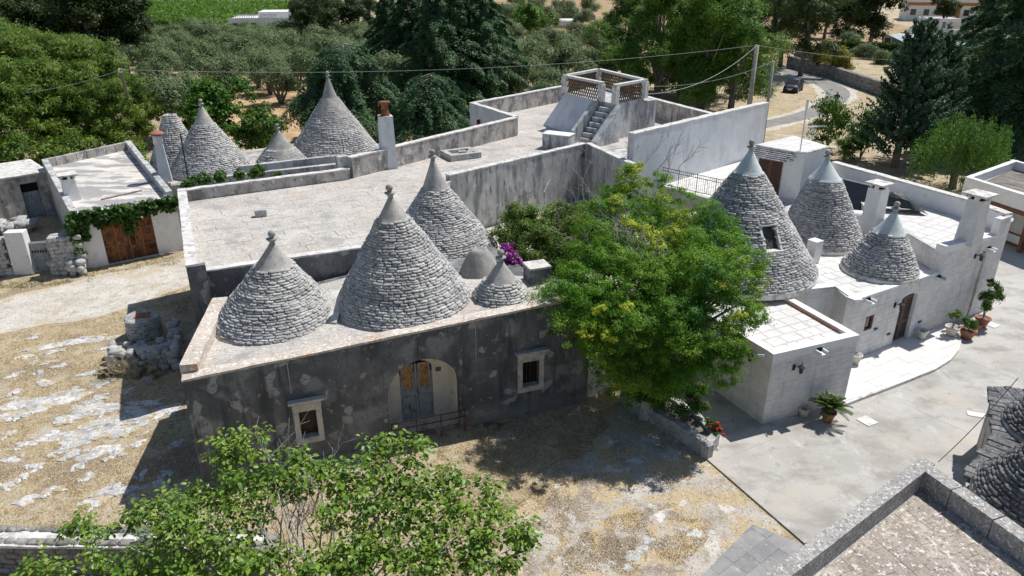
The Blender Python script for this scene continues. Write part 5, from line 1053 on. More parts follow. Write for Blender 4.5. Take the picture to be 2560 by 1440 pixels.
# ================================================================== right outbuilding
OZ = 3.2
oc = Vector(P2(2414, 442, OZ)); o1 = Vector(P2(2640, 512, OZ)); o2 = Vector(P2(2534, 399, OZ)); o3 = o2 + (o1 - oc)
ob = root('white_outbuilding', 'white flat-roofed outbuilding with dark timber lintel and glazed door', 'building', (oc.x, oc.y, 0))
od_ = unit(o1 - oc); oa = math.atan2(od_[1], od_[0]); oL = (o1 - oc).length; on = (-od_[1], od_[0])
MB().wall(oc, o1, 0.34, 2.35, OZ).build('fascia', m['white'], ob); MB().wall(o2, oc, 0.3, -0.1, OZ).build('side_wall', m['white'], ob); MB().wall(o3, o2, 0.3, -0.1, OZ).build('rear_wall', m['white'], ob)
MB().prism([tuple(oc + Vector(on) * 0.36), tuple(o1 + Vector(on) * 0.36), tuple(o3), tuple(o2)], 2.5, 2.66).build('roof_deck', m['grout'], ob)
tiles(ob, [tuple(oc + Vector(on) * 0.4 + Vector(od_) * 0.3), tuple(o1 + Vector(on) * 0.4), tuple(o3), tuple(o2 + Vector(od_) * 0.3)], 2.655, 0.6, 0.6, oa, MAT('dark_roof_tile', (0.16, 0.145, 0.13), (0.25, 0.225, 0.2), 1.5, (), 0.3, 20, objrand=0.1), 0.02, 0.03, 'roof_tile', 41, lim=120)
MB().box((*at(oc, od_, oL / 2 + 0.3, 0.1), 2.22), (oL - 0.6, 0.26, 0.24), oa).build('lintel_beam', m['redwood'], ob)
MB().wall(at(oc, od_, 0.8, 0.9), at(oc, od_, oL, 0.9), 0.2, -0.1, 2.5).build('recessed_wall', m['wood'], ob)
for s in (1.0, 2.6, 4.3): MB().box((*at(oc, od_, s, 0.25), 1.05), (0.2, 0.2, 2.1), oa).build('timber_post', m['redwood'], ob)
dg = MB().box((*at(oc, od_, 3.45, 0.8), 1.02), (1.3, 0.05, 2.0), oa).build('door', m['redwood'], ob)
MB().box((*at(oc, od_, 3.45, 0.765), 1.35), (1.0, 0.02, 1.1), oa).build('pane', MAT('pale_glass', (0.4, 0.43, 0.42), (0.48, 0.5, 0.48), 3, (), 0, 10, 0.2), dg); MB().box((*at(oc, od_, 3.45, 0.765), 0.45), (1.0, 0.02, 0.45), oa).build('pane', m['cap_white'], dg)

# ================================================================== small things on walls and roofs
def scupper(b, d, px, py, label):
    s, z = onw(px, py, b, d); q = at(b, d, s, -0.14); a = math.atan2(d[1], d[0])
    o = root('roof_spout', label, 'spout', (q[0], q[1], z - 0.06))
    MB().box((q[0], q[1], z - 0.05), (0.34, 0.34, 0.05), a).build('spout_floor', m['white'], o)
    for k in (-1, 1):
        c_ = at(b, d, s + 0.145 * k, -0.14); MB().box((c_[0], c_[1], z + 0.02), (0.05, 0.34, 0.1), a).build('spout_side', m['white'], o)
    c_ = at(b, d, s, -0.03); MB().box((c_[0], c_[1], z + 0.04), (0.24, 0.06, 0.13), a).build('spout_mouth', m['dark'], o)
scupper(RB, RD, 2168, 750, 'white stone rain spout above the small brown window'); scupper(RB, RD, 2344, 694, 'white stone rain spout at the step in the limestone roofline'); scupper(RB, RD, 2470, 622, 'white stone rain spout under the wide ashlar chimney'); scupper(AB, AD, 2045, 875, 'white stone rain spout on the annex front')
def wall_lamp(b, d, px, py, label):
    s, z = onw(px, py, b, d); o = root('wall_lamp', label, 'wall lamp', (*at(b, d, s - 0.12, -0.02), z))
    MB().box((*at(b, d, s - 0.12, -0.03), z + 0.02), (0.1, 0.04, 0.2), math.atan2(d[1], d[0])).build('wall_plate', m['iron'], o)
    MB().tube([(*at(b, d, s - 0.12 + 0.02 * k, -0.04 - 0.26 * math.sin(t)), z + 0.02 + 0.2 * math.sin(t * 0.5) + 0.12 * math.sin(t)) for k, t in enumerate(np.linspace(0, 2.6, 9))], 0.014, 5).build('arm', m['iron'], o)
    q = at(b, d, s + 0.05, -0.2); MB().lathe((q[0], q[1], z), [(0.02, 0.16), (0.12, 0.08), (0.12, 0.06), (0.075, 0.05), (0.06, -0.14), (0.02, -0.17)][::-1], 10).build('lantern', m['iron'], o)
wall_lamp(RB, RD, 2240, 762, 'black curved-arm lantern beside the arched shutter door'); wall_lamp(RB, RD, 2440, 640, 'black curved-arm lantern on the wall below the wide ashlar chimney'); wall_lamp(AB, AD, 1990, 917, 'black curved-arm lantern on the annex wall above the cycad'); 
wall_lamp(An(-0.35, ad), ld, 1884, 888, 'black curved-arm lantern on the shaded annex side under the tree')
def cctv(b, d, px, py, label):
    s, z = onw(px, py, b, d); q = at(b, d, s, -0.1); o = root('security_camera', label, 'camera', (q[0], q[1], z)); a = math.atan2(d[1], d[0])
    MB().tube([(*at(b, d, s, 0.0), z + 0.06), (*at(b, d, s, -0.1), z + 0.02)], 0.02, 6).build('bracket', m['whitemetal'], o)
    MB().tube([(*at(b, d, s - 0.1, -0.16), z - 0.05), (*at(b, d, s + 0.1, -0.1), z + 0.03)], 0.045, 8).build('camera_body', m['whitemetal'], o)
cctv(An(-0.35, ad), ld, 1911, 886, 'white security camera on the shaded annex side'); cctv(RB, RD, 2522, 548, 'white security camera at the far corner of the limestone house')
for px, py, lab in ((2188, 822, 'black lizard ornament right beside the small brown window'), (2220, 835, 'black lizard ornament between the small window and the arched door'), (2298, 804, 'black lizard ornament on the wall beyond the arched door')):
    s, z = onw(px, py, RB, RD); g = MB(); pt = lambda a, b: (*Bk(s + a, -0.03), z + b)
    g.tube([pt(-0.13, 0.03), pt(-0.05, 0.0), pt(0.04, 0.01), pt(0.1, -0.02), pt(0.16, 0.03)], [0.02, 0.035, 0.03, 0.015, 0.004], 5)
    for a, b in ((-0.05, 0.08), (-0.06, -0.08), (0.05, 0.08), (0.04, -0.07)): g.tube([pt(a * 0.8, 0), pt(a, b)], 0.01, 4)
    tag(g.build('lizard_ornament', m['iron'], None), lab, 'ornament')
s_, z_ = onw(2478, 690, RB, RD)
MB().tube([(*Bk(onw(2462, 632, RB, RD)[0], -0.04), 3.2), (*Bk(onw(2462, 632, RB, RD)[0], -0.04), 0.1)], 0.05, 6).build('downpipe', m['frame'], rh)
# solar water heater, tarp, antenna, mast
sw = P(2140, 475, 3.8); sw = Vector((16.9, 35.4, RZ)); swr = root('solar_heater', 'solar water heater with glass panel and white tank behind the pale-capped cone', 'solar heater', (sw.x, sw.y, RZ), rz=R(-55))
for sgn in (-1, 1):
    MB().tube([(1.0 * sgn, 0.3, 0), (1.0 * sgn, 0.9, 1.5)], 0.025, 5).build('leg', m['metal'], swr, local=True); MB().tube([(1.0 * sgn, -0.8, 0), (1.0 * sgn, 0.9, 1.5)], 0.025, 5).build('brace', m['metal'], swr, local=True)
pan = MB().add([(-1.1, -0.9, 0.25), (1.1, -0.9, 0.25), (1.1, 0.8, 1.5), (-1.1, 0.8, 1.5)] + [(-1.1, -0.86, 0.18), (1.1, -0.86, 0.18), (1.1, 0.84, 1.43), (-1.1, 0.84, 1.43)], [(0, 1, 2, 3), (7, 6, 5, 4), (0, 4, 5, 1), (1, 5, 6, 2), (2, 6, 7, 3), (3, 7, 4, 0)]).build('collector_panel', m['solar'], swr, local=True)
MB().tube([(-1.15, -0.92, 0.27), (1.15, -0.92, 0.27)], 0.035, 5).build('panel_rail', m['whitemetal'], pan, local=True); MB().tube([(-1.15, 0.85, 1.53), (1.15, 0.85, 1.53)], 0.05, 5).build('panel_rail', m['whitemetal'], pan, local=True)
tk = Vector((16.6, 33.4)); tkr = root('water_tank', 'white cylindrical water tank lying on the roof below the solar panel', 'tank', (tk.x, tk.y, RZ))
MB().tube([(tk.x - 0.75, tk.y + 0.2, RZ + 0.5), (tk.x - 0.68, tk.y + 0.18, RZ + 0.5), (tk.x + 0.6, tk.y - 0.2, RZ + 0.5), (tk.x + 0.68, tk.y - 0.22, RZ + 0.5)], [0.25, 0.34, 0.34, 0.25], 16).build('tank_shell', m['whitemetal'], tkr, True)
for k in (-0.4, 0.35): MB().box((tk.x + k, tk.y - k * 0.3, RZ + 0.1), (0.1, 0.5, 0.22), 0).build('cradle', m['metal'], tkr)
tv = Vector((18.3, 33.2)); V = []; F = []; rnd = random.Random(3)
for i in range(9):
    for j in range(7):
        u, v = i / 8, j / 6; h = 1.15 * math.sin(math.pi * min(1, max(0, u * 0.9 + 0.05))) * math.sin(math.pi * (v * 0.9 + 0.05)) ** 0.6 * (1 - 0.45 * u) + rnd.uniform(-0.05, 0.05)
        V.append((tv.x - 1.1 + 2.3 * u + rnd.uniform(-0.05, 0.05), tv.y + 0.5 - 1.1 * u * 0.6 - 1.0 * v + 0.3, 3.8 + max(0.0, h)))
for i in range(8):
    for j in range(6): F.append((i * 7 + j, (i + 1) * 7 + j, (i + 1) * 7 + j + 1, i * 7 + j + 1))
tag(MB().add(V, F).build('tarpaulin', m['tarp'], None), 'black tarpaulin draped over something on the raised roof', 'tarpaulin')
av = P(2000, 378, 5.6); atp = root('tv_antenna', 'galvanised antenna mast with white grid aerial behind the rooftop cabin', 'antenna', (av.x, av.y, 5.6))
at_ = Zat(2020, 248, av.y)
MB().tube([(av.x, av.y, 5.6), (at_.x, at_.y, at_.z)], 0.03, 6).build('mast', m['metal'], atp); MB().tube([(at_.x, at_.y, at_.z - 0.5), (at_.x, at_.y, at_.z)], 0.07, 8).build('receiver', m['whitemetal'], atp)
g0_ = Zat(2008, 330, av.y); 
for k in range(7): MB().tube([(g0_.x + 0.1 * k, g0_.y, g0_.z - 0.35), (g0_.x + 0.1 * k + 0.03, g0_.y, g0_.z + 0.3)], 0.012, 4).build('grid_bar', m['whitemetal'], atp)
for z in (-0.33, 0.28): MB().tube([(g0_.x - 0.05, g0_.y, g0_.z + z), (g0_.x + 0.7, g0_.y, g0_.z + z)], 0.015, 4).build('grid_frame', m['whitemetal'], atp)
yb = MB(); yb.tube([(g0_.x, g0_.y, g0_.z + 0.3), (g0_.x + 1.3, g0_.y + 0.3, g0_.z + 0.25)], 0.015, 4)
for k in range(8): yb.tube([(g0_.x + 0.2 + 0.14 * k, g0_.y - 0.2, g0_.z + 0.28), (g0_.x + 0.2 + 0.14 * k, g0_.y + 0.4, g0_.z + 0.28)], 0.008, 4)
yb.build('yagi', m['metal'], atp)
# thin mast by the garage, light iron bracket on the roof wall
p = P(470, 455, 3.0); q = Zat(451, 335, p.y); tag(MB().tube([(p.x, p.y, 0.0), tuple(q)], 0.04, 6).build('thin_mast', m['iron'], None), 'thin dark mast leaning before the rear trullo cone', 'mast')
p = P(860, 385, 5.5); br = MB().tube([(p.x, p.y, 5.4), (p.x - 0.02, p.y, 6.2), (p.x - 0.75, p.y, 6.3)], 0.025, 5).build('iron_bracket', m['rust'], None); tag(br, 'thin rusty L-shaped bracket on the roof wall near the chimney', 'bracket')
# ---- poles and wires
def pole(px, ptop, Y, zt, r0, r1, label, mat, name='utility_pole', lean=None):
    t = Zat(*ptop, Y); b = Vector((t.x if lean is None else lean.x, Y if lean is None else lean.y, 0)); o = root(name, label, 'pole', (b.x, b.y, 0))
    MB().tube([tuple(b), tuple(t)], [r0, r1], 10).build('shaft', m[mat], o, True); MB().box((t.x, t.y, t.z - 0.15), (0.3, 0.12, 0.1)).build('bracket', m['metal'], o); MB().lathe((t.x - 0.1, t.y, t.z - 0.1), [(0.04, 0), (0.07, 0.06), (0.05, 0.14), (0.02, 0.18)], 8).build('insulator', m['whitemetal'], o); return t
tA = pole(1893, (1893, 113), 62, 0, 0.24, 0.16, 'tall concrete utility pole behind the end of the tall white wall', 'pole')
tB = pole(1934, (1934, 152), 64, 0, 0.17, 0.11, 'slimmer concrete pole next to the tall utility pole', 'pole')
tC = pole(300, (301, 174), 52, 0, 0.15, 0.1, 'leaning weathered wooden pole among the pines', 'polewood', lean=P(345, 345))
tD = pole(2480, (2560, 80), 120, 0, 0.15, 0.1, 'distant pole beyond the stone walls', 'polewood') if False else None
def wire(a, b, sag, r, label, mat='cable', n_=16):
    a, b = Vector(a), Vector(b); tag(MB().tube([tuple(a + (b - a) * u - Vector((0, 0, sag * 4 * u * (1 - u)))) for u in np.linspace(0, 1, n_)], r, 5).build('overhead_wire', m[mat], None), label, 'wire')
wire(tC, tA, 0.9, 0.013, 'long overhead wire from the leaning wooden pole to the tall concrete pole')
wire(tA, (TR.x + 0.2, TR.y, 7.0), 0.9, 0.017, 'sagging cable from the tall concrete pole down to the stair turret')
wire(tB, (TR.x, TR.y + 0.6, 7.4), 0.6, 0.01, 'thin wire from the slimmer concrete pole to the turret')
wire(tA, Zat(2480, 140, 90), 0.8, 0.011, 'thin wire running from the tall pole towards the cedar')
wire(tC, (tC.x - 6, tC.y - 1.5, 6.6), 0.2, 0.011, 'short wire end from the leaning pole into the pines')
wire((*P2(1425, 330, 5.4), 5.4), (*P2(1360, 480, 3.0), 3.0), 0.1, 0.014, 'pale rope hanging from the turret box down into the yard', 'coping')
pts = [P(2520, 968, 0.06), P(2470, 1020, 0.06), P(2425, 1075, 0.06), P(2400, 1100, 0.06), P(2350, 1140, 0.06)]
wire(Zat(2545, 945, 17.8), P(2345, 1155, 2.0), 0.15, 0.012, 'dark cable crossing above the concrete courtyard', 'darkcable')
# ---- courtyard details
for x, y, lab in ((2168, 1053, 'square concrete inspection cover near the cycad'), (2480, 812, 'pale square cover slab beside the potted shrub')):
    p = P(x, y, 0.04); o = MB().box((p.x, p.y, 0.045), (0.5, 0.5, 0.03), R(28)).build('cover_slab', m['slab'], None); tag(o, lab, 'cover')
p = P(2470, 1042, 0.04); o = MB().box((p.x, p.y, 0.045), (1.3, 0.3, 0.03), R(-20)).build('step_slab', m['terr'], None); tag(o, 'pale stone threshold strip in the concrete by the dark cones', 'slab')
# ================================================================== car and person
def car():
    p = P(1982, 228); o = root('parked_car', 'dark blue hatchback parked on dry grass beside the bend', 'car', (p.x, p.y, 0), rz=R(-90 - 32))
    cp_ = MAT('dark_blue_car_paint', (0.012, 0.02, 0.045), (0.016, 0.026, 0.055), 1, (), 0, 10, 0.5, spec=0.25)
    # local: +x front; sections (x, half width, z bottom, z belt, z roof or None)
    sec = [(2.02, 0.62, 0.35, 0.62), (1.95, 0.78, 0.25, 0.74), (1.6, 0.85, 0.22, 0.86), (1.05, 0.87, 0.22, 0.98), (0.3, 0.88, 0.22, 1.02), (-1.0, 0.88, 0.22, 1.05), (-1.8, 0.85, 0.25, 1.06), (-2.02, 0.78, 0.32, 1.0), (-2.08, 0.7, 0.42, 0.85)]
    V = []; F = []
    for x, w_, zb, zt in sec: V += [(x, -w_ * 0.92, zb), (x, -w_, (zb + zt) / 2), (x, -w_ * 0.95, zt), (x, -w_ * 0.5, zt + 0.03), (x, w_ * 0.5, zt + 0.03), (x, w_ * 0.95, zt), (x, w_, (zb + zt) / 2), (x, w_ * 0.92, zb)]
    for i in range(len(sec) - 1):
        for k in range(8): F.append((i * 8 + k, (i + 1) * 8 + k, (i + 1) * 8 + (k + 1) % 8, i * 8 + (k + 1) % 8))
    F += [tuple(range(8)), tuple(range(8 * len(sec) - 8, 8 * len(sec)))[::-1]]
    bd = MB().add(V, F).build('body', cp_, o, True, True)
    cb = [(1.15, 0.8, 1.0), (0.3, 0.68, 1.5), (-0.4, 0.66, 1.57), (-1.4, 0.64, 1.54), (-1.85, 0.62, 1.42), (-2.02, 0.74, 1.02)]
    V = []; F = []
    for i, (x, w_, z) in enumerate(cb): V += [(x, -0.84, 1.0), (x, -w_, z), (x, w_, z), (x, 0.84, 1.0)]
    for i in range(5): F += [(i * 4 + k, i * 4 + 4 + k, i * 4 + 5 + k, i * 4 + 1 + k) for k in range(3)]
    MB().add(V, F).build('roof_shell', cp_, o, True, True)
    def pane(v, nm): MB().add(v, [tuple(range(len(v)))]).build(nm, m['solar'], o, local=True)
    pane([(1.13, -0.74, 1.04), (1.13, 0.74, 1.04), (0.36, 0.62, 1.49), (0.36, -0.62, 1.49)], 'windscreen'); pane([(-2.04, 0.68, 1.06), (-2.04, -0.68, 1.06), (-1.88, -0.58, 1.4), (-1.88, 0.58, 1.4)], 'rear_window')
    for s in (-1, 1):
        for xs in ((0.75, -0.25), (-0.35, -1.2), (-1.3, -1.8)): pane([(xs[0], s * 0.855, 1.06), (xs[1], s * 0.855, 1.06), (xs[1] + 0.02, s * 0.70, 1.45), (min(xs[0], 0.3), s * 0.715, 1.45 if xs[0] < 0.7 else 1.42)], 'side_window')
        MB().add([(1.97, s * 0.5, 0.62), (1.9, s * 0.78, 0.64), (1.6, s * 0.84, 0.82), (1.8, s * 0.55, 0.8)], [(0, 1, 2, 3)]).build('headlight', m['whitemetal'], o, local=True)
        MB().box((0.75, s * 0.95, 1.06), (0.14, 0.18, 0.12)).build('mirror', cp_, o, local=True)
        for x in (1.3, -1.3):
            wh = MB().tube([(x, s * 0.72, 0.31), (x, s * 0.9, 0.31)], 0.31, 18).build('wheel', m['iron'], o, local=True); MB().tube([(x, s * 0.89, 0.31), (x, s * 0.915, 0.31)], 0.2, 12).build('rim', m['metal'], wh, local=True)
    MB().box((2.06, 0, 0.45), (0.03, 0.5, 0.11)).build('number_plate', m['whitemetal'], o, local=True); MB().box((2.03, 0, 0.6), (0.04, 0.8, 0.06)).build('grille', m['metal'], o, local=True)
car()
def person():
    p = P(2088, 270); me = bpy.data.meshes.new('person'); V = []; Eg = []; Rd = []
    def v(x, y, z, r, par=None):
        V.append((x, y, z)); Rd.append(r); 
        if par is not None: Eg.append((par, len(V) - 1))
        return len(V) - 1
    pel = v(0, 0, 0.95, 0.15); ch_ = v(0, 0.02, 1.2, 0.16, pel); sh_ = v(0, 0.02, 1.42, 0.15, ch_); nk = v(0, 0.0, 1.52, 0.06, sh_); v(0, -0.03, 1.6, 0.09, nk); hd = v(0, -0.03, 1.68, 0.1, len(V) - 1); v(0, -0.02, 1.76, 0.07, hd)
    for s in (-1, 1):
        hp = v(0.1 * s, 0, 0.88, 0.1, pel); kn = v(0.12 * s, -0.02, 0.5, 0.075, hp); an_ = v(0.13 * s, 0.03, 0.09, 0.05, kn); v(0.14 * s, -0.12, 0.04, 0.04, an_)
        sd_ = v(0.2 * s, 0.02, 1.4, 0.075, sh_); el = v(0.28 * s, 0.0, 1.13, 0.055, sd_); wr = v(0.13 * s, -0.24, 1.12, 0.036, el); pm = v(0.08 * s, -0.29, 1.14, 0.034, wr)
        for k in range(4): f1_ = v(0.05 * s, -0.33 + 0.0, 1.17 - 0.018 * k, 0.01, pm); v(0.02 * s, -0.335, 1.17 - 0.018 * k, 0.008, f1_)
        v(0.08 * s, -0.29, 1.19, 0.01, pm)
    me.from_pydata(V, Eg, []); o = bpy.data.objects.new('person', me); COL.objects.link(o); o.location = (p.x, p.y, 0.012); o.rotation_euler = (0, 0, R(-15))
    sk = o.modifiers.new('skin', 'SKIN'); 
    for i, sv in enumerate(me.skin_vertices[0].data): sv.radius = (Rd[i], Rd[i]); sv.use_root = (i == 0)
    su = o.modifiers.new('sub', 'SUBSURF'); su.levels = 1; su.render_levels = 2
    pm_ = bpy.data.materials.new('navy_clothes'); pm_.use_nodes = True; N = pm_.node_tree.nodes; Lk = pm_.node_tree.links; tc = N.new('ShaderNodeTexCoord'); sx = N.new('ShaderNodeSeparateXYZ'); Lk.new(tc.outputs['Object'], sx.inputs[0])
    cr = N.new('ShaderNodeValToRGB'); mr = N.new('ShaderNodeMath'); mr.operation = 'DIVIDE'; mr.inputs[1].default_value = 1.9; Lk.new(sx.outputs['Z'], mr.inputs[0]); Lk.new(mr.outputs[0], cr.inputs[0]); cr.color_ramp.interpolation = 'CONSTANT'
    el_ = cr.color_ramp.elements; el_[0].position = 0; el_[0].color = (0.02, 0.018, 0.02, 1); el_[1].position = 0.5; el_[1].color = (0.02, 0.035, 0.1, 1)
    e = el_.new(0.785); e.color = (0.42, 0.24, 0.17, 1); e = el_.new(0.89); e.color = (0.015, 0.012, 0.01, 1)
    Lk.new(cr.outputs[0], N['Principled BSDF'].inputs['Base Color']); me.materials.append(pm_)
    tag(o, 'person in dark blue top and black trousers standing on the road holding something', 'person')
person()
# ================================================================== far buildings
def far_box(name, label, px0, py0, px1, py1, depth, h, mat, base=None, rz=None):
    a = Vector(P2(px0, py0)); b = Vector(P2(px1, py1)); d = unit(b - a); o = root(name, label, 'house', (a.x, a.y, 0)); L = (b - a).length
    MB().wall(a, b, depth, -0.1, h - 0.25, jit=0).build('wall', m[mat], o)
    rm = MB(); n_ = Vector((-d[1], d[0]))
    for (p, q) in ((a, b), (a + n_ * (depth - 0.3), b + n_ * (depth - 0.3))): rm.wall(p, q, 0.3, h - 0.25, h, jit=0)
    rm.build('parapet', m[mat], o)
    return o, a, b, d, L
o, a, b, d, L = far_box('white_villa', 'low white villa with flat terraced roof beyond the olive grove', 575, 84, 735, 82, 12, 3.4, 'white')
MB().wall(at(a, d, L * 0.45, 2), at(a, d, L * 1.1, 2), 9, 0, 4.6, jit=0).build('upper_storey', m['white'], o)
for k in range(3): MB().box((*at(a, d, L * (0.1 + 0.28 * k), -0.03), 1.5), (1.2, 0.1, 1.5), math.atan2(d[1], d[0])).build('window', m['glass'], o)
for s0_, s1_ in ((0.12, 0.42), (0.5, 0.75)):
    lt = MB()
    for k in range(12): lt.box((*at(a, d, L * (s0_ + (s1_ - s0_) * k / 11), 0.4), 3.75), (0.1, 0.1, 0.7), 0)
    lt.box((*at(a, d, L * (s0_ + s1_) / 2, 0.4), 4.12), (L * (s1_ - s0_), 0.25, 0.1), math.atan2(d[1], d[0])); lt.build('balustrade', m['limewall'], o)
o, a, b, d, L = far_box('white_villa', 'white villa wing with blue shutter beside the far white-tipped cones', 2342, 88, 2415, 88, 8, 3.6, 'white')
MB().box((*at(a, d, 1.1, -0.03), 2.2), (0.7, 0.08, 1.3), math.atan2(d[1], d[0])).build('shutter', MAT('blue_paint', (0.12, 0.2, 0.34), (0.16, 0.25, 0.4), 3), o); MB().box((*at(a, d, L * 0.55, -0.03), 1.8), (2.6, 0.08, 2.0), math.atan2(d[1], d[0])).build('panel', m['whitewall'], o)
o, a, b, d, L = far_box('garden_wall_house', 'low white garden outbuilding wall beside the bluish sheet roof', 2365, 98, 2450, 104, 2, 2.0, 'white')
o, a, b, d, L = far_box('grey_farmhouse', 'low pale farmhouse with brown door behind the long dark hedge', 2200, 128, 2325, 138, 8, 3.0, 'frame')
for k in (0.12, 0.3): MB().box((*at(a, d, L * k, -0.04), 1.3), (1.0, 0.1, 2.2), math.atan2(d[1], d[0])).build('door', m['wood'], o)
sh_ = Vector(P2(2370, 118, 2.6)); o = root('sheet_roof_shed', 'open shed with bluish corrugated sheet roof near the far cones', 'shed', (sh_.x, sh_.y, 0))
MB().add([(sh_.x - 5.5, sh_.y - 1.5, 2.5), (sh_.x + 4.5, sh_.y - 1.5, 2.4), (sh_.x + 3.0, sh_.y + 7, 3.9), (sh_.x - 6.5, sh_.y + 7, 3.9)], [(0, 1, 2, 3)]).build('roof_sheet', MAT('blue_grey_sheet', (0.3, 0.38, 0.46), (0.38, 0.46, 0.54), 0.8, (), 0.3, 3, 0.5), o)
for dx in (-5, -1, 4): MB().tube([(sh_.x + dx, sh_.y - 1.2, 0), (sh_.x + dx, sh_.y - 1.2, 2.45)], 0.07, 6).build('post', m['metal'], o)
MB().wall((sh_.x - 6, sh_.y + 6.5), (sh_.x + 3, sh_.y + 6.5), 0.3, 0, 3.7).build('back_wall', m['whitewall'], o)
for (px, py, Y, r_, ztop, lab) in ((2299, 43, 152, 3.1, 0, 'far white-tipped trullo cone rising highest behind the hedge'), (2315, 62, 146, 2.6, 0, 'lower far white-tipped trullo cone in front of its taller neighbour')):
    tp_ = Zat(px, py, Y); ztop = max(tp_.z, 5.0); c_ = Vector((tp_.x, Y)); o = root('far_trullo', lab, 'trullo', (c_.x, c_.y, 0))
    MB().lathe((c_.x, c_.y, 0), [(r_, 0), (r_, 1.65)], 28).build('drum', m['white'], o); MB().lathe((c_.x, c_.y, 0), [(r_ + 0.1, 1.6), (r_ * 0.44, ztop - 1.9)] , 28, 0.01).build('stone_cone', m['stone'], o); MB().lathe((c_.x, c_.y, 0), [(r_ * 0.48, ztop - 2.0), (r_ * 0.2, ztop - 1.2), (0.2, ztop - 0.5), (0.15, ztop - 0.3), (0.32, ztop - 0.15), (0.3, ztop), (0.02, ztop + 0.12)], 16).build('white_tip', m['whitemetal'], o, True)
o, a, b, d, L = far_box('town_building', 'long white building with orange painted trim at the far edge', 2262, 52, 2470, 56, 12, 6.5, 'white')
org = MAT('orange_trim', (0.42, 0.16, 0.06), (0.5, 0.2, 0.08), 3); an_ = math.atan2(d[1], d[0])
MB().box((*at(a, d, L / 2, -0.06), 4.6), (L, 0.12, 0.8), an_).build('trim_band', org, o); MB().box((*at(a, d, L * 0.62, -0.08), 2.4), (1.0, 0.12, 4.4), an_).build('trim_post', org, o)
for k in range(6): MB().box((*at(a, d, L * (0.08 + 0.16 * k), -0.04), 2.4), (1.4, 0.1, 1.6), an_).build('window', m['glass'], o)
# white van-like tank beyond trees and far plinth walls
p = P(1395, 70); tag(MB().tube([(p.x - 5, p.y, 1.2), (p.x - 4.6, p.y, 1.2), (p.x + 6, p.y, 1.2), (p.x + 6.3, p.y, 1.2)], [0.7, 1.1, 1.1, 0.7], 14).build('storage_tank', m['whitemetal'], None, True), 'long white storage tank lying in the far field', 'tank')
rubble_wall('field_wall', 'long dry-stone wall running below the dark hedge', P2(1985, 142), P2(2345, 180), 1.5, 0.7, 0.8, 60, 'drywall', 8)
rubble_wall('field_wall', 'dry-stone retaining wall curving behind the yellow-green bush', P2(1965, 168), P2(2090, 200), 1.3, 0.7, 0.8, 30, 'drywall', 9)
rubble_wall('field_wall', 'dry-stone retaining wall between the bend and the blue cypress', P2(2085, 200), P2(2225, 250), 1.45, 0.7, 0.8, 40, 'drywall', 10)
rubble_wall('field_wall', 'distant pale field wall beyond the small round tree', P2(1240, 56), P2(1480, 50), 1.8, 0.8, 1.2, 20, 'drywall', 12)
MB().prism([P2(2088, 198), P2(2228, 247), P2(2345, 184), P2(2120, 162)], 0, 1.2).build('terrace_lawn', m['ground'], None, kind='structure')
# ================================================================== foliage
def nz(v): return v / np.maximum(np.linalg.norm(v, axis=1, keepdims=True), 1e-6)
def leaf_quads(pos, nrm, size, asp=0.5, hang=0.0, fold=0.12, rng=RNG, axis=None):
    n = len(pos); r = rng.normal(size=(n, 3))
    if axis is not None: r = r * 0.5 + axis * 1.2
    r[:, 2] -= hang * 2.0; nrm = nz(nrm)
    a = nz(r - nrm * (r * nrm).sum(1, keepdims=True)) if hang < 0.5 else nz(r); b = nz(np.cross(a, nrm)); s = np.broadcast_to(size, (n,))[:, None]
    V = np.empty((n, 4, 3)); V[:, 0] = pos - a * s * 0.5; V[:, 1] = pos + b * s * asp * 0.5 + nrm * s * fold; V[:, 2] = pos + a * s * 0.5 - nrm * s * fold * 0.6; V[:, 3] = pos - b * s * asp * 0.5 + nrm * s * fold
    return V.reshape(-1, 3), np.arange(n * 4).reshape(n, 4)
def crown_pts(blobs, n, clumps=14, cr=0.33, rng=RNG, shell=(0.6, 1.0), flat=0.8):
    """leaf positions gathered in clumps over the outer part of each blob"""
    B = np.array(blobs, float); wts = (B[:, 3] * B[:, 4] + B[:, 3] * B[:, 5]); wts /= wts.sum(); P_ = []; N_ = []
    for bl, w_ in zip(B, wts):
        k = max(4, int(clumps * (bl[3] ** 2) ** 0.5)); d = nz(rng.normal(size=(k, 3))); d[:, 2] = np.where(d[:, 2] < -0.45, -d[:, 2], d[:, 2])
        u = rng.uniform(shell[0], shell[1], (k, 1)); cc = bl[:3] + d * u * bl[3:6]; m_ = int(n * w_); ci = rng.integers(0, k, m_); rc = cr * bl[3:6].mean() * rng.uniform(0.6, 1.3, k)
        g = rng.normal(size=(m_, 3)) * 0.55; g[:, 2] *= flat; p = cc[ci] + g * rc[ci][:, None]; P_.append(p); N_.append(d[ci] * 0.7 + g * 0.6 + rng.normal(size=(m_, 3)) * 0.45 + np.array([0, 0, 0.35]))
    return np.concatenate(P_), np.concatenate(N_)
def crown_mesh(name, blobs, n, leaf, asp=0.5, hang=0.0, clumps=14, cr=0.33, seed=1, shell=(0.6, 1.0), flat=0.8, mat=None, base=(0, 0, 0)):
    rng = np.random.default_rng(seed); p, nr = crown_pts(blobs, n, clumps, cr, rng, shell, flat); V, F = leaf_quads(p - np.array(base), nr, leaf * rng.uniform(0.65, 1.3, len(p)), asp, hang, rng=rng)
    me = fast_mesh(name, V, F); me.materials.append(mat); return me
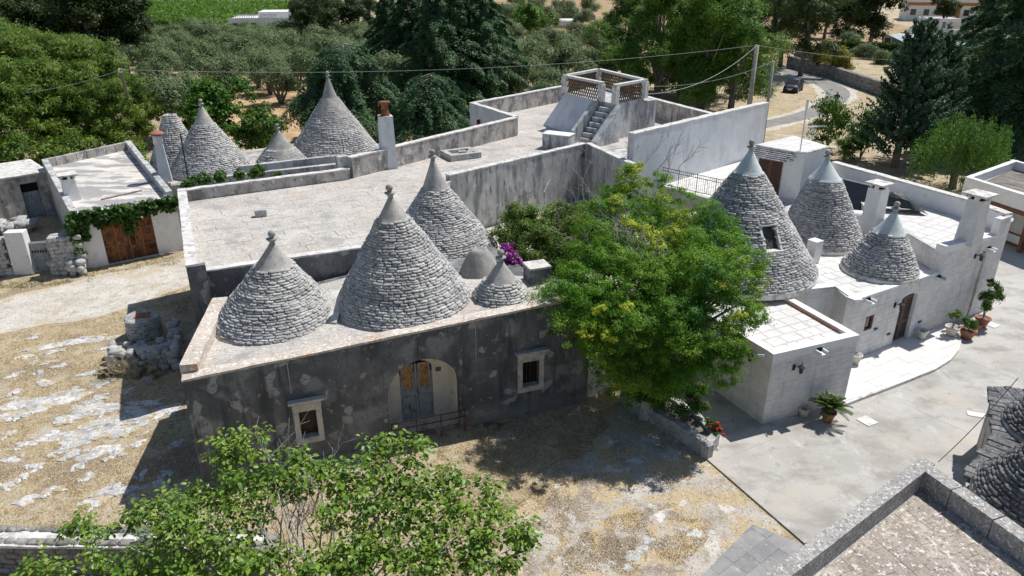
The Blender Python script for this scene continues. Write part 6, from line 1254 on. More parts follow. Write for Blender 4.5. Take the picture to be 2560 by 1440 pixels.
def limbs(mb, base, tips, r0, rnd, trunk_h=None, n_=6):
    b = Vector(base)
    for t in tips:
        t = Vector(t); mid = b + (t - b) * 0.5 + Vector((rnd.uniform(-1, 1), rnd.uniform(-1, 1), rnd.uniform(0, 1))) * (t - b).length * 0.12
        pts = []
        for u in np.linspace(0, 1, 7): pts.append((1 - u) ** 2 * b + 2 * u * (1 - u) * mid + u * u * t)
        mb.tube(pts, [r0 * (1 - 0.85 * u) for u in np.linspace(0, 1, 7)], n_)
def twigs(mb, p, d, L, r, depth, rnd, n=3, spread=0.6, up=0.15):
    d = Vector(d).normalized(); k = 4; pts = [Vector(p)]
    for i in range(k):
        d = (d + Vector((rnd.uniform(-1, 1), rnd.uniform(-1, 1), rnd.uniform(-1, 1) + up)) * 0.16).normalized(); pts.append(pts[-1] + d * (L / k))
    mb.tube(pts, [max(r * (1 - 0.6 * i / k), 0.004) for i in range(k + 1)], 4 if depth < 2 else 5, False)
    if depth > 0:
        for j in range(n):
            q = pts[1 + (j * (k - 1)) // max(1, n - 1)] if n > 1 else pts[-1]; e = (d + Vector((rnd.uniform(-1, 1), rnd.uniform(-1, 1), rnd.uniform(-0.7, 1))) * spread).normalized()
            twigs(mb, q, e, L * rnd.uniform(0.5, 0.75), r * 0.55, depth - 1, rnd, n, spread, up)
def proto(kind, seed):
    """returns (crown mesh, trunk mesh) in local space, base at origin"""
    rnd = random.Random(seed * 7 + 1); rng = np.random.default_rng(seed); bl = []; tb = MB(); hang = 0.0
    if kind == 'olive':
        for k in range(7):
            g = k * 0.9 + rnd.uniform(0, 0.6); q = rnd.uniform(0.6, 1.5); bl.append((q * math.cos(g), q * math.sin(g), rnd.uniform(1.5, 3.5), *(rnd.uniform(1.0, 1.45),) * 2, rnd.uniform(0.9, 1.3)))
        limbs(tb, (0, 0, 0), [(b[0], b[1], b[2]) for b in bl[:5]], 0.22, rnd); cm = crown_mesh('crown', bl, 7000, 0.27, 0.36, 0.1, 14, 0.46, seed, mat=m['olive'])
    elif kind == 'pine':
        for k in range(20):
            g = k * 2.4; q = rnd.uniform(0.4, 3.0); z = 1.6 + 6.6 * (k + rnd.random()) / 20; bl.append((q * math.cos(g) * (1.15 - z / 14), q * math.sin(g) * (1.15 - z / 14), z, *(rnd.uniform(1.0, 1.7),) * 2, rnd.uniform(0.7, 1.1)))
        tb.tube([(0, 0, 0), (0.15, 0.1, 3), (0, -0.1, 8)], [0.24, 0.18, 0.05], 7); limbs(tb, (0, 0, 3), [b[:3] for b in bl[:7]], 0.1, rnd); cm = crown_mesh('crown', bl, 17000, 0.4, 0.2, -0.15, 10, 0.4, seed, mat=m['pine'])
    elif kind == 'darkpine':
        for k in range(17):
            g = k * 2.4; q = rnd.uniform(0.6, 3.8); z = rnd.uniform(3.2, 12); bl.append((q * math.cos(g), q * math.sin(g), z, *(rnd.uniform(1.4, 2.2),) * 2, rnd.uniform(0.8, 1.2)))
        tb.tube([(0, 0, 0), (0.3, 0.1, 5), (0, -0.1, 11)], [0.35, 0.25, 0.06], 7); limbs(tb, (0.3, 0, 5), [b[:3] for b in bl[:8]], 0.13, rnd); cm = crown_mesh('crown', bl, 15000, 0.45, 0.26, 0.0, 10, 0.42, seed, mat=m['pinedark'])
    elif kind == 'oak':
        for k in range(13):
            g = k * 2.4; q = rnd.uniform(0.5, 3.2); z = rnd.uniform(2.2, 10.5); bl.append((q * math.cos(g), q * math.sin(g), z, *(rnd.uniform(1.5, 2.4),) * 2, rnd.uniform(1.2, 2.0)))
        tb.tube([(0, 0, 0), (0.1, 0.1, 4), (0, 0, 8)], [0.4, 0.3, 0.1], 7); limbs(tb, (0, 0, 3), [b[:3] for b in bl[:6]], 0.16, rnd); cm = crown_mesh('crown', bl, 15000, 0.34, 0.65, 0.0, 10, 0.36, seed, mat=m['oak'])
    elif kind == 'euca':
        for k in range(30):
            g = k * 2.4; q = rnd.uniform(0.3, 5.0); z = 1.6 + 11 * ((k * 7) % 30 + rnd.random()) / 30; w_ = 1.0 if z < 9 else 0.7; bl.append((q * w_ * math.cos(g), q * w_ * math.sin(g), z, *(rnd.uniform(1.4, 2.3),) * 2, rnd.uniform(1.2, 2.0)))
        tb.tube([(0, 0, 0), (0.2, 0, 3), (0, 0.3, 9)], [0.45, 0.36, 0.12], 8); limbs(tb, (0.1, 0, 1.4), [b[:3] for b in bl[:9]], 0.2, rnd); cm = crown_mesh('crown', bl, 42000, 0.32, 0.28, 0.35, 12, 0.34, seed, mat=m['euca'])
    elif kind == 'fig':
        for k in range(11):
            g = k * 2.4; q = rnd.uniform(0.3, 2.4); z = rnd.uniform(1.4, 4.6); bl.append((q * math.cos(g), q * math.sin(g), z, *(rnd.uniform(1.1, 1.6),) * 2, rnd.uniform(0.9, 1.3)))
        limbs(tb, (0, 0, 0), [b[:3] for b in bl[:6]], 0.2, rnd); cm = crown_mesh('crown', bl, 9500, 0.24, 0.75, 0.1, 13, 0.3, seed, mat=m['fig'])
    elif kind == 'shrub':
        for k in range(6):
            g = k * 1.3; q = rnd.uniform(0.1, 0.7); bl.append((q * math.cos(g), q * math.sin(g), rnd.uniform(0.5, 1.5), *(rnd.uniform(0.5, 0.8),) * 2, rnd.uniform(0.5, 0.8)))
        limbs(tb, (0, 0, 0), [b[:3] for b in bl[:4]], 0.05, rnd); cm = crown_mesh('crown', bl, 3000, 0.13, 0.55, 0.0, 18, 0.36, seed, mat=m['shrub'])
    elif kind == 'pepper':
        pos = []; dirs = rng.normal(size=(420, 3)); dirs = nz(dirs); dirs[:, 2] = np.abs(dirs[:, 2]) * 1.0 - 0.1
        for d_ in dirs:
            lump = 0.82 + 0.2 * math.sin(4 * math.atan2(d_[1], d_[0]) + 1) + 0.12 * math.sin(7 * d_[2] + 3 * d_[0]); s_ = np.array([0, 0, 2.5]) + d_ * np.array([3.1, 3.1, 2.3]) * lump * rng.uniform(0.6, 1.05); L = rng.uniform(0.8, 2.6); t_ = np.linspace(0, 1, 34)[:, None]
            pos.append(s_ + np.array([d_[0], d_[1], 0]) * 0.35 * t_ + np.array([0, 0, -1]) * L * t_ ** 1.2 + rng.normal(size=(34, 3)) * 0.07)
        p = np.concatenate(pos); p = p[p[:, 2] > 0.15]; V, F = leaf_quads(p, rng.normal(size=p.shape), 0.2 * rng.uniform(0.6, 1.3, len(p)), 0.25, 0.6, rng=rng); cm = fast_mesh('crown', V, F); cm.materials.append(m['pepper'])
        tb.tube([(0, 0, 0), (0.1, 0, 1.2), (0, 0.1, 2.6)], [0.25, 0.2, 0.1], 7); limbs(tb, (0, 0, 1.2), [(1.5, 0, 3.4), (-1.3, 0.8, 3.6), (0, -1.5, 3.2)], 0.12, rnd)
    elif kind == 'cypress':
        pos = []; nr = []
        for k in range(260):
            z = 0.9 + 8.8 * rnd.random() ** 1.15; g = rnd.uniform(0, 6.28); rr = (1 - (z - 1.0) / 10.4) * 3.3 * rnd.uniform(0.7, 1.15) + 0.15; t_ = np.linspace(0.25, 1, 60)[:, None]; n0 = np.array([math.cos(g), math.sin(g), 0])
            q = np.array([0, 0, z]) + n0 * rr * t_ + np.array([0, 0, 1]) * (0.9 * t_ ** 2 + 0.1) * min(1.6, rr) * 0.75; q = q + rng.normal(size=q.shape) * (0.16 * (1.15 - t_)); pos.append(q); nr.append(np.repeat(n0[None] * 0.6 + np.array([[0, 0, 0.5]]), 60, 0) + rng.normal(size=(60, 3)) * 0.7)
        p = np.concatenate(pos); V, F = leaf_quads(p, np.concatenate(nr), 0.33 * rng.uniform(0.6, 1.3, len(p)), 0.4, -0.45, rng=rng); cm = fast_mesh('crown', V, F); cm.materials.append(m['cypress'])
        tb.tube([(0, 0, 0), (0.1, 0, 4), (0, 0, 9)], [0.28, 0.2, 0.04], 7)
    elif kind in ('cedar', 'weeping'):
        pos = []; nr = []; wp = kind == 'weeping'; Ht = 7.0 if wp else 13.5; Rm = 6.0 if wp else 6.6; nb = 64 if wp else 110
        for k in range(nb):
            u = (k + 0.5) / nb; z = (Ht * (0.42 + 0.58 * u) if wp else 1.6 + (Ht - 1.8) * u); g = k * 2.4 + rnd.uniform(-0.4, 0.4); Lb = Rm * (1 - 0.6 * u if wp else (1 - u) ** 0.75 + 0.09) * rnd.uniform(0.55, 1.15); n0 = np.array([math.cos(g), math.sin(g), 0]); sd_ = np.array([-n0[1], n0[0], 0])
            ns = int(420 * Lb / Rm) + 60; t_ = np.sqrt(rng.uniform(0.02, 1, (ns, 1))); wd = (0.2 if wp else 0.25) * Lb * (1.05 - t_) * rng.normal(size=(ns, 1)) * 0.9
            dk = (rnd.uniform(0.35, 0.8) if wp else rnd.uniform(0.25, 0.5)); drop = ((0.22 * t_ - 0.9 * t_ ** 2.2) * Lb * dk); q = np.array([0, 0, z]) + n0 * Lb * t_ + sd_ * wd + np.array([0, 0, 1]) * (drop - np.abs(wd) * (0.55 if wp else 0.3)) + rng.normal(size=(ns, 3)) * 0.07
            pos.append(q); nr.append(np.array([[0, 0, 1.0]]) + n0 * 0.4 + rng.normal(size=(ns, 3)) * 0.35)
            hg = int(ns * (1.5 if wp else 0.7)); i_ = rng.integers(0, ns, hg); pos.append(q[i_] - np.array([0, 0, 1]) * rng.uniform(0.05, 0.9 if wp else 0.4, (hg, 1)) + rng.normal(size=(hg, 3)) * 0.04); nr.append(rng.normal(size=(hg, 3)) + n0)
            tb.tube([(0, 0, z), tuple(np.array([0, 0, z]) + n0 * Lb * 0.5 + np.array([0, 0, (0.075 - 0.9 * 0.217) * Lb * (0.6 if wp else 0.4) - 0.06])), tuple(np.array([0, 0, z]) + n0 * Lb * 0.85 + np.array([0, 0, (0.127 - 0.9 * 0.7) * Lb * (0.6 if wp else 0.4) - 0.06]))], [0.07, 0.045, 0.015], 4, False)
        p = np.concatenate(pos); nr = np.concatenate(nr); ok = p[:, 2] > 0.4; p = p[ok]; nr = nr[ok]; V, F = leaf_quads(p, nr, (0.27 if wp else 0.38) * rng.uniform(0.6, 1.3, len(p)), 0.3, 0.15, rng=rng); cm = fast_mesh('crown', V, F); cm.materials.append(m['cedar'])
        tb.tube([(0, 0, 0), (0.05, 0, Ht * 0.5), (0, 0, Ht * 0.97)], [0.38, 0.26, 0.04], 8)
    tm = bpy.data.meshes.new('trunk'); tm.from_pydata([tuple(v) for v in tb.v], [], tb.f); tm.update(); tm.materials.append(m['bark']); tm.polygons.foreach_set('use_smooth', np.ones(len(tm.polygons), bool)); return cm, tm
PROT = {k: [proto(k, s) for s in range(n_)] for k, n_ in (('olive', 3), ('pine', 3), ('darkpine', 2), ('oak', 2), ('euca', 2), ('fig', 2), ('shrub', 3), ('pepper', 1), ('cypress', 1), ('cedar', 2), ('weeping', 1))}
def plant(kind, xy, scale, label, group=None, name=None, rnd=random.Random(3), cat='tree', sz=None, cmat=None):
    cm, tm = rnd.choice(PROT[kind]); o = root(name or kind + '_tree', label, cat, (xy[0], xy[1], 0), group, rnd.uniform(0, 6.28)); o.scale = (scale, scale, scale * (sz or 1.0))
    c = link('crown', cm, None, o); link('trunk', tm, None, o)
    if cmat: c.material_slots[0].link = 'OBJECT'; c.material_slots[0].material = m[cmat]
    return o
def gx(px, Y, z=0.0):                      # ground place seen in photo column px at depth Y
    return ((px - 1280) / FPX * (Y * CT + (CH - z) * ST), Y)
rt = random.Random(21)
# olive grove beyond the cedars, rows
k = 0
for i, Y in enumerate(np.arange(84, 152, 6.4)):
    for px in np.arange(180, 1010, 6.2 / Y * FPX * 0.98):
        x = px + rt.uniform(-14, 14) + (i % 2) * 20
        if Y < 92 and x < 560: continue
        plant('olive', gx(x, Y + rt.uniform(-1.2, 1.2)), rt.uniform(0.95, 1.3), 'silvery green olive tree in the dense grove beyond the rear cones', 'olive trees in the grove', 'olive_tree', rt)
for px, Y in ((1290, 84), (1340, 92), (1400, 96), (1450, 88), (1390, 78), (1250, 100), (1310, 108), (1480, 104), (1420, 112), (1500, 92), (1360, 72), (1460, 74)):
    plant('olive', gx(px, Y), rt.uniform(0.95, 1.3), 'grey-green olive tree between the tall cedars and the leafy eucalyptus', 'olives by the eucalyptus', 'olive_tree', rt)
for px, Y in ((1265, 190), (1310, 200), (1370, 185), (1420, 205), (1455, 195), (1400, 230), (1340, 240), (1290, 250), (1470, 240)):
    plant('olive', gx(px, Y), rt.uniform(1.1, 1.5), 'small distant olive tree standing apart in the dry field', 'olives in the far dry field', 'olive_tree', rt)
# pines on the left
for px, Y, s in ((-40, 52, 0.95), (60, 55, 0.95), (150, 58, 0.9), (235, 60, 0.85), (310, 57, 0.75), (-20, 62, 1.05), (90, 66, 1.05), (190, 69, 1.0), (280, 70, 0.95), (20, 74, 1.1), (130, 76, 1.0), (-60, 72, 1.2), (360, 62, 0.7), (240, 80, 0.9), (-110, 60, 1.1), (50, 84, 1.05)):
    plant('pine', gx(px, Y), s, 'bright yellow-green pine in the stand behind the garage', 'pines behind the garage', 'pine_tree', rt)
for px, Y, s in ((30, 50, 1.0), (110, 51, 1.1), (200, 53, 1.0), (270, 54, 0.95), (-40, 50, 1.1), (340, 52, 0.9)):
    plant('shrub', gx(px, Y), s * 1.6, 'low green bush at the foot of the pines behind the garage', 'bushes under the pines', 'bush', rt, 'bush', cmat='pine')
# dark oaks top left
for px, Y, s in ((10, 118, 1.05), (95, 108, 1.05), (180, 120, 1.1), (250, 104, 1.15), (320, 108, 1.15), (-50, 100, 1.1), (350, 122, 0.95), (140, 132, 1.1), (215, 112, 1.1)):
    plant('oak', gx(px, Y), s, 'very dark evergreen oak in the row behind the pines', 'dark oaks behind the pines', 'oak_tree', rt)
for px, Y, s, kd in ((785, 142, 0.8, 'darkpine'), (825, 136, 0.9, 'darkpine'), (880, 140, 0.85, 'oak'), (930, 150, 0.8, 'darkpine'), (760, 150, 0.75, 'oak'), (980, 138, 0.7, 'darkpine')):
    plant(kd, gx(px, Y), s, 'dark tree standing behind the olive grove by the white villa' if kd == 'oak' else 'dark pine standing behind the olive grove by the white villa', 'dark trees by the villa' if kd == 'oak' else 'dark pines by the villa', kd.replace('darkpine', 'pine') + '_tree', rt)
# figs
plant('fig', gx(545, 60), 1.15, 'dense dark green fig tree right behind the capped rear cone', None, 'fig_tree', rt); plant('fig', gx(650, 57), 0.85, 'lower bushy fig tree beside the large plastered cone', None, 'fig_tree', rt, cmat='shrub')
plant('olive', gx(440, 66), 1.3, 'wide grey-green olive between the pines and the dense fig tree', None, 'olive_tree', rt)
# cedars
plant('weeping', gx(880, 64), 1.22, 'broad weeping cedar spreading beside the large plastered cone', None, 'cedar_tree', rt)
plant('weeping', gx(1085, 58), 0.98, 'weeping cedar arching over the roof wall behind the metal-flue chimney', None, 'cedar_tree', rt)
for px, Y, s in ((1115, 78, 1.08), (1040, 90, 1.0), (1205, 80, 0.95), (980, 94, 0.85), (1160, 92, 1.05), (1235, 90, 0.8)):
    plant('cedar', gx(px, Y), s, 'tall dark cedar in the group behind the weeping cedars', 'tall cedars behind the weeping ones', 'cedar_tree', rt)
for px, Y, s in ((1150, 66, 0.95), (1210, 64, 0.9), (1255, 66, 1.0), (1300, 66, 1.1), (1340, 64, 0.9), (960, 66, 0.8)):
    plant('fig', gx(px, Y), s * 0.62, 'low bright green bush along the roof wall below the cedars', 'bushes below the cedars', 'bush', rt, 'bush', cmat='shrub')
plant('fig', gx(1330, 152), 1.5, 'round yellow-green tree standing alone before the far dry field', None, 'round_tree', rt, cmat='vineyard')
# eucalyptus group
for px, Y, s in ((1640, 84, 1.05), (1750, 80, 1.0), (1825, 79, 0.88), (1560, 94, 0.9), (1780, 90, 1.05), (1700, 92, 1.05)):
    plant('euca', gx(px, Y), s, 'large feathery light green tree in the clump behind the stair turret', 'feathery trees behind the turret', 'eucalyptus_tree', rt)
for px, Y, s, kd, lab in ((2000, 108, 1.1, 'darkpine', 'dark pine leaning over the road where it leaves the bend'), (1950, 118, 1.1, 'darkpine', 'taller dark pine farther along the road behind the feathery trees'), (2170, 140, 1.15, 'oak', 'big round dark oak behind the long hedge'), (2105, 150, 0.9, 'oak', 'smaller dark oak behind the long hedge near the road'), (2350, 178, 0.75, 'oak', 'round oak above the far white-tipped cones')):
    plant(kd, gx(px, Y), s, lab, None, 'pine_tree' if kd == 'darkpine' else 'oak_tree', rt)
for px, Y, s_ in ((2060, 168, 0.95), (1930, 150, 1.0), (1990, 175, 1.0), (2120, 182, 1.0), (2500, 150, 1.0), (1880, 160, 1.0)):
    plant('oak', gx(px, Y), s_, 'dark oak in the far belt of trees behind the road and the hedge', 'oaks in the far belt', 'oak_tree', rt)
for px, Y, s_ in ((1240, 140, 1.3), (1280, 128, 1.25), (1440, 132, 1.3), (1490, 126, 1.2), (1380, 124, 1.2), (1520, 140, 1.3), (1340, 118, 1.1)):
    plant('olive', gx(px, Y), s_, 'olive at the edge of the dry field behind the round yellow-green tree', 'olives at the dry field edge', 'olive_tree', rt)
plant('olive', gx(2120, 132), 0.9, 'small olive in the garden just behind the long hedge', None, 'olive_tree', rt)
plant('cypress', gx(2235, 56), 1.08, 'blue-green cypress with twin trunks behind the paved roof wall', None, 'cypress_tree', rt); plant('cypress', gx(2300, 58), 0.98, 'shorter blue-green cypress beside the twin-trunked one', None, 'cypress_tree', rt)
plant('cedar', gx(2500, 60), 1.15, 'huge dark cedar with bare leaning trunk above the white outbuilding', None, 'cedar_tree', rt); plant('cedar', gx(2600, 66), 1.2, 'second huge dark cedar farther beyond the white outbuilding', None, 'cedar_tree', rt); plant('cedar', gx(2440, 84), 1.0, 'dark cedar standing farther back between the blue cypress and the huge cedar', None, 'cedar_tree', rt)
plant('pepper', gx(2380, 50), 1.1, 'weeping bright green pepper tree behind the limestone house', None, 'pepper_tree', rt, sz=1.15)
for px, Y, s, lab in ((2065, 62, 1.7, 'upright light green shrub between the road and the rooftop cabin'), (2150, 59, 1.55, 'darker rounded shrub beside the upright light green one'), (2110, 58, 1.0, 'small shrub at the foot of the roof garden shrubs'), (2420, 47, 0.9, 'bright small shrub at the corner of the white outbuilding')):
    plant('shrub', gx(px, Y), s, lab, None, 'shrub', rt, 'shrub', cmat='fig' if 'darker' in lab else None, sz=1.35 if 'upright' in lab else 1.0)
for px, Y, s in ((2040, 112, 1.5), (2070, 109, 1.7), (2100, 106, 1.6)): plant('shrub', gx(px, Y), s * 1.25, 'yellow-green broom bush on the bank above the bend', 'broom bushes above the bend', 'broom_bush', rt, 'bush', cmat='yellowbush')
for px, Y in ((2165, 118), (2200, 112), (2240, 108), (2140, 122)): plant('olive', gx(px, Y), 0.75, 'small grey olive on the walled bank above the bend', 'olives on the walled bank', 'olive_tree', rt)
# hedge, vineyard
def hedge(name, label, p, q, h, t, n_, leaf, mat, seed):
    rng = np.random.default_rng(seed); p = np.array(p); q = np.array(q); u = rng.uniform(0, 1, n_); d = (q - p) / np.linalg.norm(q - p); nn = np.array([-d[1], d[0]]); face = rng.integers(0, 3, n_); v = rng.uniform(0, 1, n_); w_ = np.where(face == 0, 0, np.where(face == 1, 1, v)); z = np.where(face == 2, 1.0, v) * h
    xy = p + (q - p) * u[:, None] + nn * (w_ * t)[:, None]; pos = np.c_[xy, np.maximum(z, 0.05)] + rng.normal(size=(n_, 3)) * 0.12; V, F = leaf_quads(pos, rng.normal(size=(n_, 3)) + np.array([0, 0, 0.4]), leaf * rng.uniform(0.7, 1.3, n_), 0.6, rng=rng)
    o = root(name, label, 'hedge', (p[0], p[1], 0)); V = V - np.array([p[0], p[1], 0]); me = fast_mesh('foliage', V, F); link('foliage', me, m[mat], o)
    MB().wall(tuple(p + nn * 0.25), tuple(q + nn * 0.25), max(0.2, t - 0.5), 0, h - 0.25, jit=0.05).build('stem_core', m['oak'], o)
hedge('long_hedge', 'long clipped dark green hedge before the far white houses', P2(2050, 150), P2(2440, 168), 2.8, 1.6, 16000, 0.32, 'hedge', 5)
hedge('garden_hedge', 'bright clipped hedge beside the orange-trimmed building', P2(2435, 62), P2(2500, 64), 3.0, 2.0, 3000, 0.5, 'yellowbush', 6)
rng = np.random.default_rng(77); vp = []
for i, Y in enumerate(np.arange(172, 330, 3.4)):
    x0, x1 = gx(300, Y)[0], gx(830, Y)[0]; nn_ = int((x1 - x0) * 9); vp.append(np.c_[rng.uniform(x0, x1, nn_), Y + rng.normal(size=nn_) * 0.55, np.abs(rng.normal(size=nn_) * 0.5 + 1.1)])
vp = np.concatenate(vp); V, F = leaf_quads(vp, rng.normal(size=vp.shape) + np.array([0, -0.3, 0.8]), 0.75 * rng.uniform(0.6, 1.3, len(vp)), 0.7, rng=rng)
vy = link('vineyard', fast_mesh('vineyard', V, F), m['vineyard'], None, 'stuff'); tag(vy, 'green vineyard rows filling the far field', 'vineyard')
for px, Y, s in ((420, 162, 1.2), (500, 160, 1.2), (590, 152, 1.0), (655, 152, 0.9), (700, 154, 1.0), (460, 166, 1.1), (545, 154, 1.0)):
    plant('fig', gx(px, Y), s * 0.7, 'green bush in the strip between the olive grove and the vineyard', 'bushes before the vineyard', 'bush', rt, 'bush', cmat='shrub')

# ================================================================== the big tree by the facade
def blobs_px(lst, sq=0.85): return [(*Zat(x, y, Y), r_, r_, r_ * sq) for x, y, Y, r_ in lst]
tb_ = (5.3, 22.6, 0)
big = root('acacia_tree', 'large feathery green and yellow tree spreading between the dark facade and the annex', 'tree', tb_)
poly_ = ccw([(1550, 430), (1620, 430), (1700, 495), (1790, 520), (1835, 590), (1860, 650), (1905, 700), (1885, 770), (1860, 850), (1855, 915), (1800, 945), (1730, 985), (1650, 950), (1560, 955), (1480, 905), (1425, 840), (1395, 775), (1370, 720), (1420, 650), (1460, 560), (1510, 480)])
def inside(p, poly):
    c = False
    for i in range(len(poly)):
        a, b = poly[i], poly[i - 1]
        if (a[1] > p[1]) != (b[1] > p[1]) and p[0] < (b[0] - a[0]) * (p[1] - a[1]) / (b[1] - a[1]) + a[0]: c = not c
    return c
rb_ = random.Random(17); bb = []; acc = []
while len(acc) < 125:
    x, y = rb_.uniform(1370, 1920), 420 + 570 * rb_.random() ** 0.8
    if not inside((x, y), poly_) or any(math.hypot(x - a, y - b) < 40 for a, b in acc) and rb_.random() < 0.985: continue
    acc.append((x, y)); Y = float(np.interp(y, [420, 560, 700, 850, 980], [26.6, 24.2, 21.4, 19.9, 20.0])) - (0.5 if x > 1720 and y < 720 else 0) + rb_.uniform(-0.35, 0.5)
    bb += blobs_px([(x, y, Y, rb_.uniform(0.5, 0.78))], 0.8)
    if rb_.random() < 0.6 and x < 1750: bb += blobs_px([(x, y + 20, Y + 1.3, 0.8)])
link('crown', crown_mesh('crown', bb, 310000, 0.08, 0.38, 0.1, 30, 0.28, 5, (0.5, 1.08), 0.55, m['acacia'], tb_), None, big)
yb_ = blobs_px([(1590, 435, 26.0, 0.5), (1560, 470, 25.6, 0.4), (1620, 590, 22.9, 0.45), (1570, 570, 23.2, 0.45), (1680, 585, 22.9, 0.35), (1540, 510, 24.6, 0.4), (1640, 620, 22.4, 0.35), (1500, 780, 19.6, 0.3), (1560, 770, 19.5, 0.3), (1470, 830, 19.4, 0.3), (1520, 850, 19.2, 0.3), (1850, 790, 19.5, 0.3), (1800, 720, 20.3, 0.3)])
link('blossom', crown_mesh('blossom', yb_, 7000, 0.07, 0.5, 0.0, 26, 0.3, 6, (0.5, 1.0), 0.7, m['mimosa'], tb_), None, big)
tk_ = MB(); rnd = random.Random(4)
tk_.tube([(5.3, 22.6, 0), (5.25, 22.4, 0.9), (5.1, 22.2, 1.9)], [0.3, 0.24, 0.2], 9); limbs(tk_, (5.1, 22.2, 1.8), [b[:3] for b in bb[::6]], 0.1, rnd); tk_.build('trunk', m['bark'], big, True)
dt2 = MB()
for x, y, Y in ((1480, 560, 24.4), (1530, 600, 23.6), (1450, 640, 23.4), (1550, 540, 24.4), (1500, 620, 23.2), (1600, 640, 22.2), (1400, 520, 27.2), (1470, 480, 26.0), (1560, 620, 22.8), (1640, 660, 21.6), (1480, 680, 22.4), (1530, 660, 22.4)):
    p = Zat(x, y + 60, Y)
    twigs(dt2, p, (rnd.uniform(-0.7, 0.5), rnd.uniform(-0.5, 0.1), 1), rnd.uniform(1.0, 1.7), 0.025, 3, rnd, 3, 0.75)
for x, y, Y in ((1640, 430, 26.2), (1690, 430, 26.2), (1600, 430, 26.4), (1560, 430, 26.4), (1660, 460, 25.8)): twigs(dt2, Zat(x, y, Y), (0.5, 0.1, 1), 0.95, 0.011, 3, rnd, 3, 0.6)
dt2.build('dead_twigs', m['twig'], big, kind='stuff')
# shrub in the upper yard
us = root('yard_shrub', 'dusty green shrub with bare twigs growing in the upper yard behind the small cone', 'shrub', (2.0, 29.5, 1.75))
bl = blobs_px([(1265, 590, 28.4, 0.6), (1300, 545, 29.0, 0.7), (1330, 590, 27.8, 0.8), (1370, 610, 27.2, 0.8), (1340, 650, 26.6, 0.7), (1400, 680, 25.8, 0.75), (1430, 640, 26.2, 0.85), (1460, 590, 27.0, 0.9), (1350, 700, 25.6, 0.5), (1430, 720, 24.8, 0.6), (1290, 560, 29.5, 0.75), (1360, 560, 29.8, 0.9), (1330, 620, 28.4, 0.9), (1420, 590, 29, 0.9), (1390, 650, 27.6, 0.9), (1280, 620, 28.2, 0.45), (1450, 540, 30, 0.8), (1340, 680, 27.0, 0.6), (1440, 690, 26.6, 0.6), (1480, 600, 28.6, 0.9), (1400, 540, 30.2, 0.7), (1470, 660, 27.2, 0.8), (1380, 720, 26.0, 0.5)])
link('crown', crown_mesh('crown', bl, 75000, 0.11, 0.42, 0.0, 20, 0.34, 8, (0.4, 1.05), 0.8, m['dusty'], (2.0, 29.5, 1.75)), None, us)
st_ = MB(); limbs(st_, (2.0, 29.5, 1.75), [b[:3] for b in bl], 0.06, rnd); st_.build('trunk', m['bark'], us, True)
dw = MB()
for x, y in ((1262, 590), (1275, 560), (1330, 540), (1410, 540), (1450, 560)): twigs(dw, Zat(x, y, 29.6), (rnd.uniform(-0.3, 0.3), 0, 1), 1.3, 0.022, 3, rnd, 3, 0.7)
dw.build('dead_twigs', m['twig'], us, kind='stuff')
bg = root('bougainvillea', 'magenta bougainvillea climbing between the small cone and the stone post', 'shrub', (0.6, 25.6, 1.75))
b1 = blobs_px([(1265, 625, 26.0, 0.3), (1285, 665, 25.6, 0.33), (1272, 645, 25.8, 0.3), (1305, 695, 25.2, 0.26)]); link('bracts', crown_mesh('bracts', b1, 1500, 0.11, 0.8, 0, 26, 0.35, 9, (0.3, 1.0), 0.9, m['magenta'], (0.6, 25.6, 1.75)), None, bg)
b2 = blobs_px([(1290, 690, 26.2, 0.5), (1300, 730, 25.8, 0.45), (1320, 660, 26.6, 0.5)]); link('leaves', crown_mesh('leaves', b2, 2600, 0.1, 0.6, 0, 24, 0.35, 10, (0.3, 1.0), 0.9, m['shrub'], (0.6, 25.6, 1.75)), None, bg)
sm = MB(); limbs(sm, (0.6, 25.6, 1.75), [b[:3] for b in b1], 0.025, rnd); sm.build('stem', m['bark'], bg)
b3 = blobs_px([(1470, 630, 24.9, 0.22), (1450, 610, 25.2, 0.18), (1475, 590, 25.6, 0.18)]); link('bracts', crown_mesh('bracts', b3[:1], 300, 0.1, 0.8, 0, 26, 0.4, 11, (0.2, 1.0), 0.9, m['magenta'], (0.6, 25.6, 1.75)), None, bg)
po = P(1343, 668, 4.75); MB().box((po.x, po.y + 0.25, 3.35), (0.78, 0.7, 2.7), R(20)).build('post_body', m['facade'], root('stone_post', 'square dark plastered post with pale top between the small cone and the big tree', 'post', (po.x, po.y, 2.0))); MB().box((po.x, po.y + 0.25, 4.73), (0.82, 0.74, 0.07), R(20)).build('post_top', m['coping'], bpy.data.objects['stone_post'])
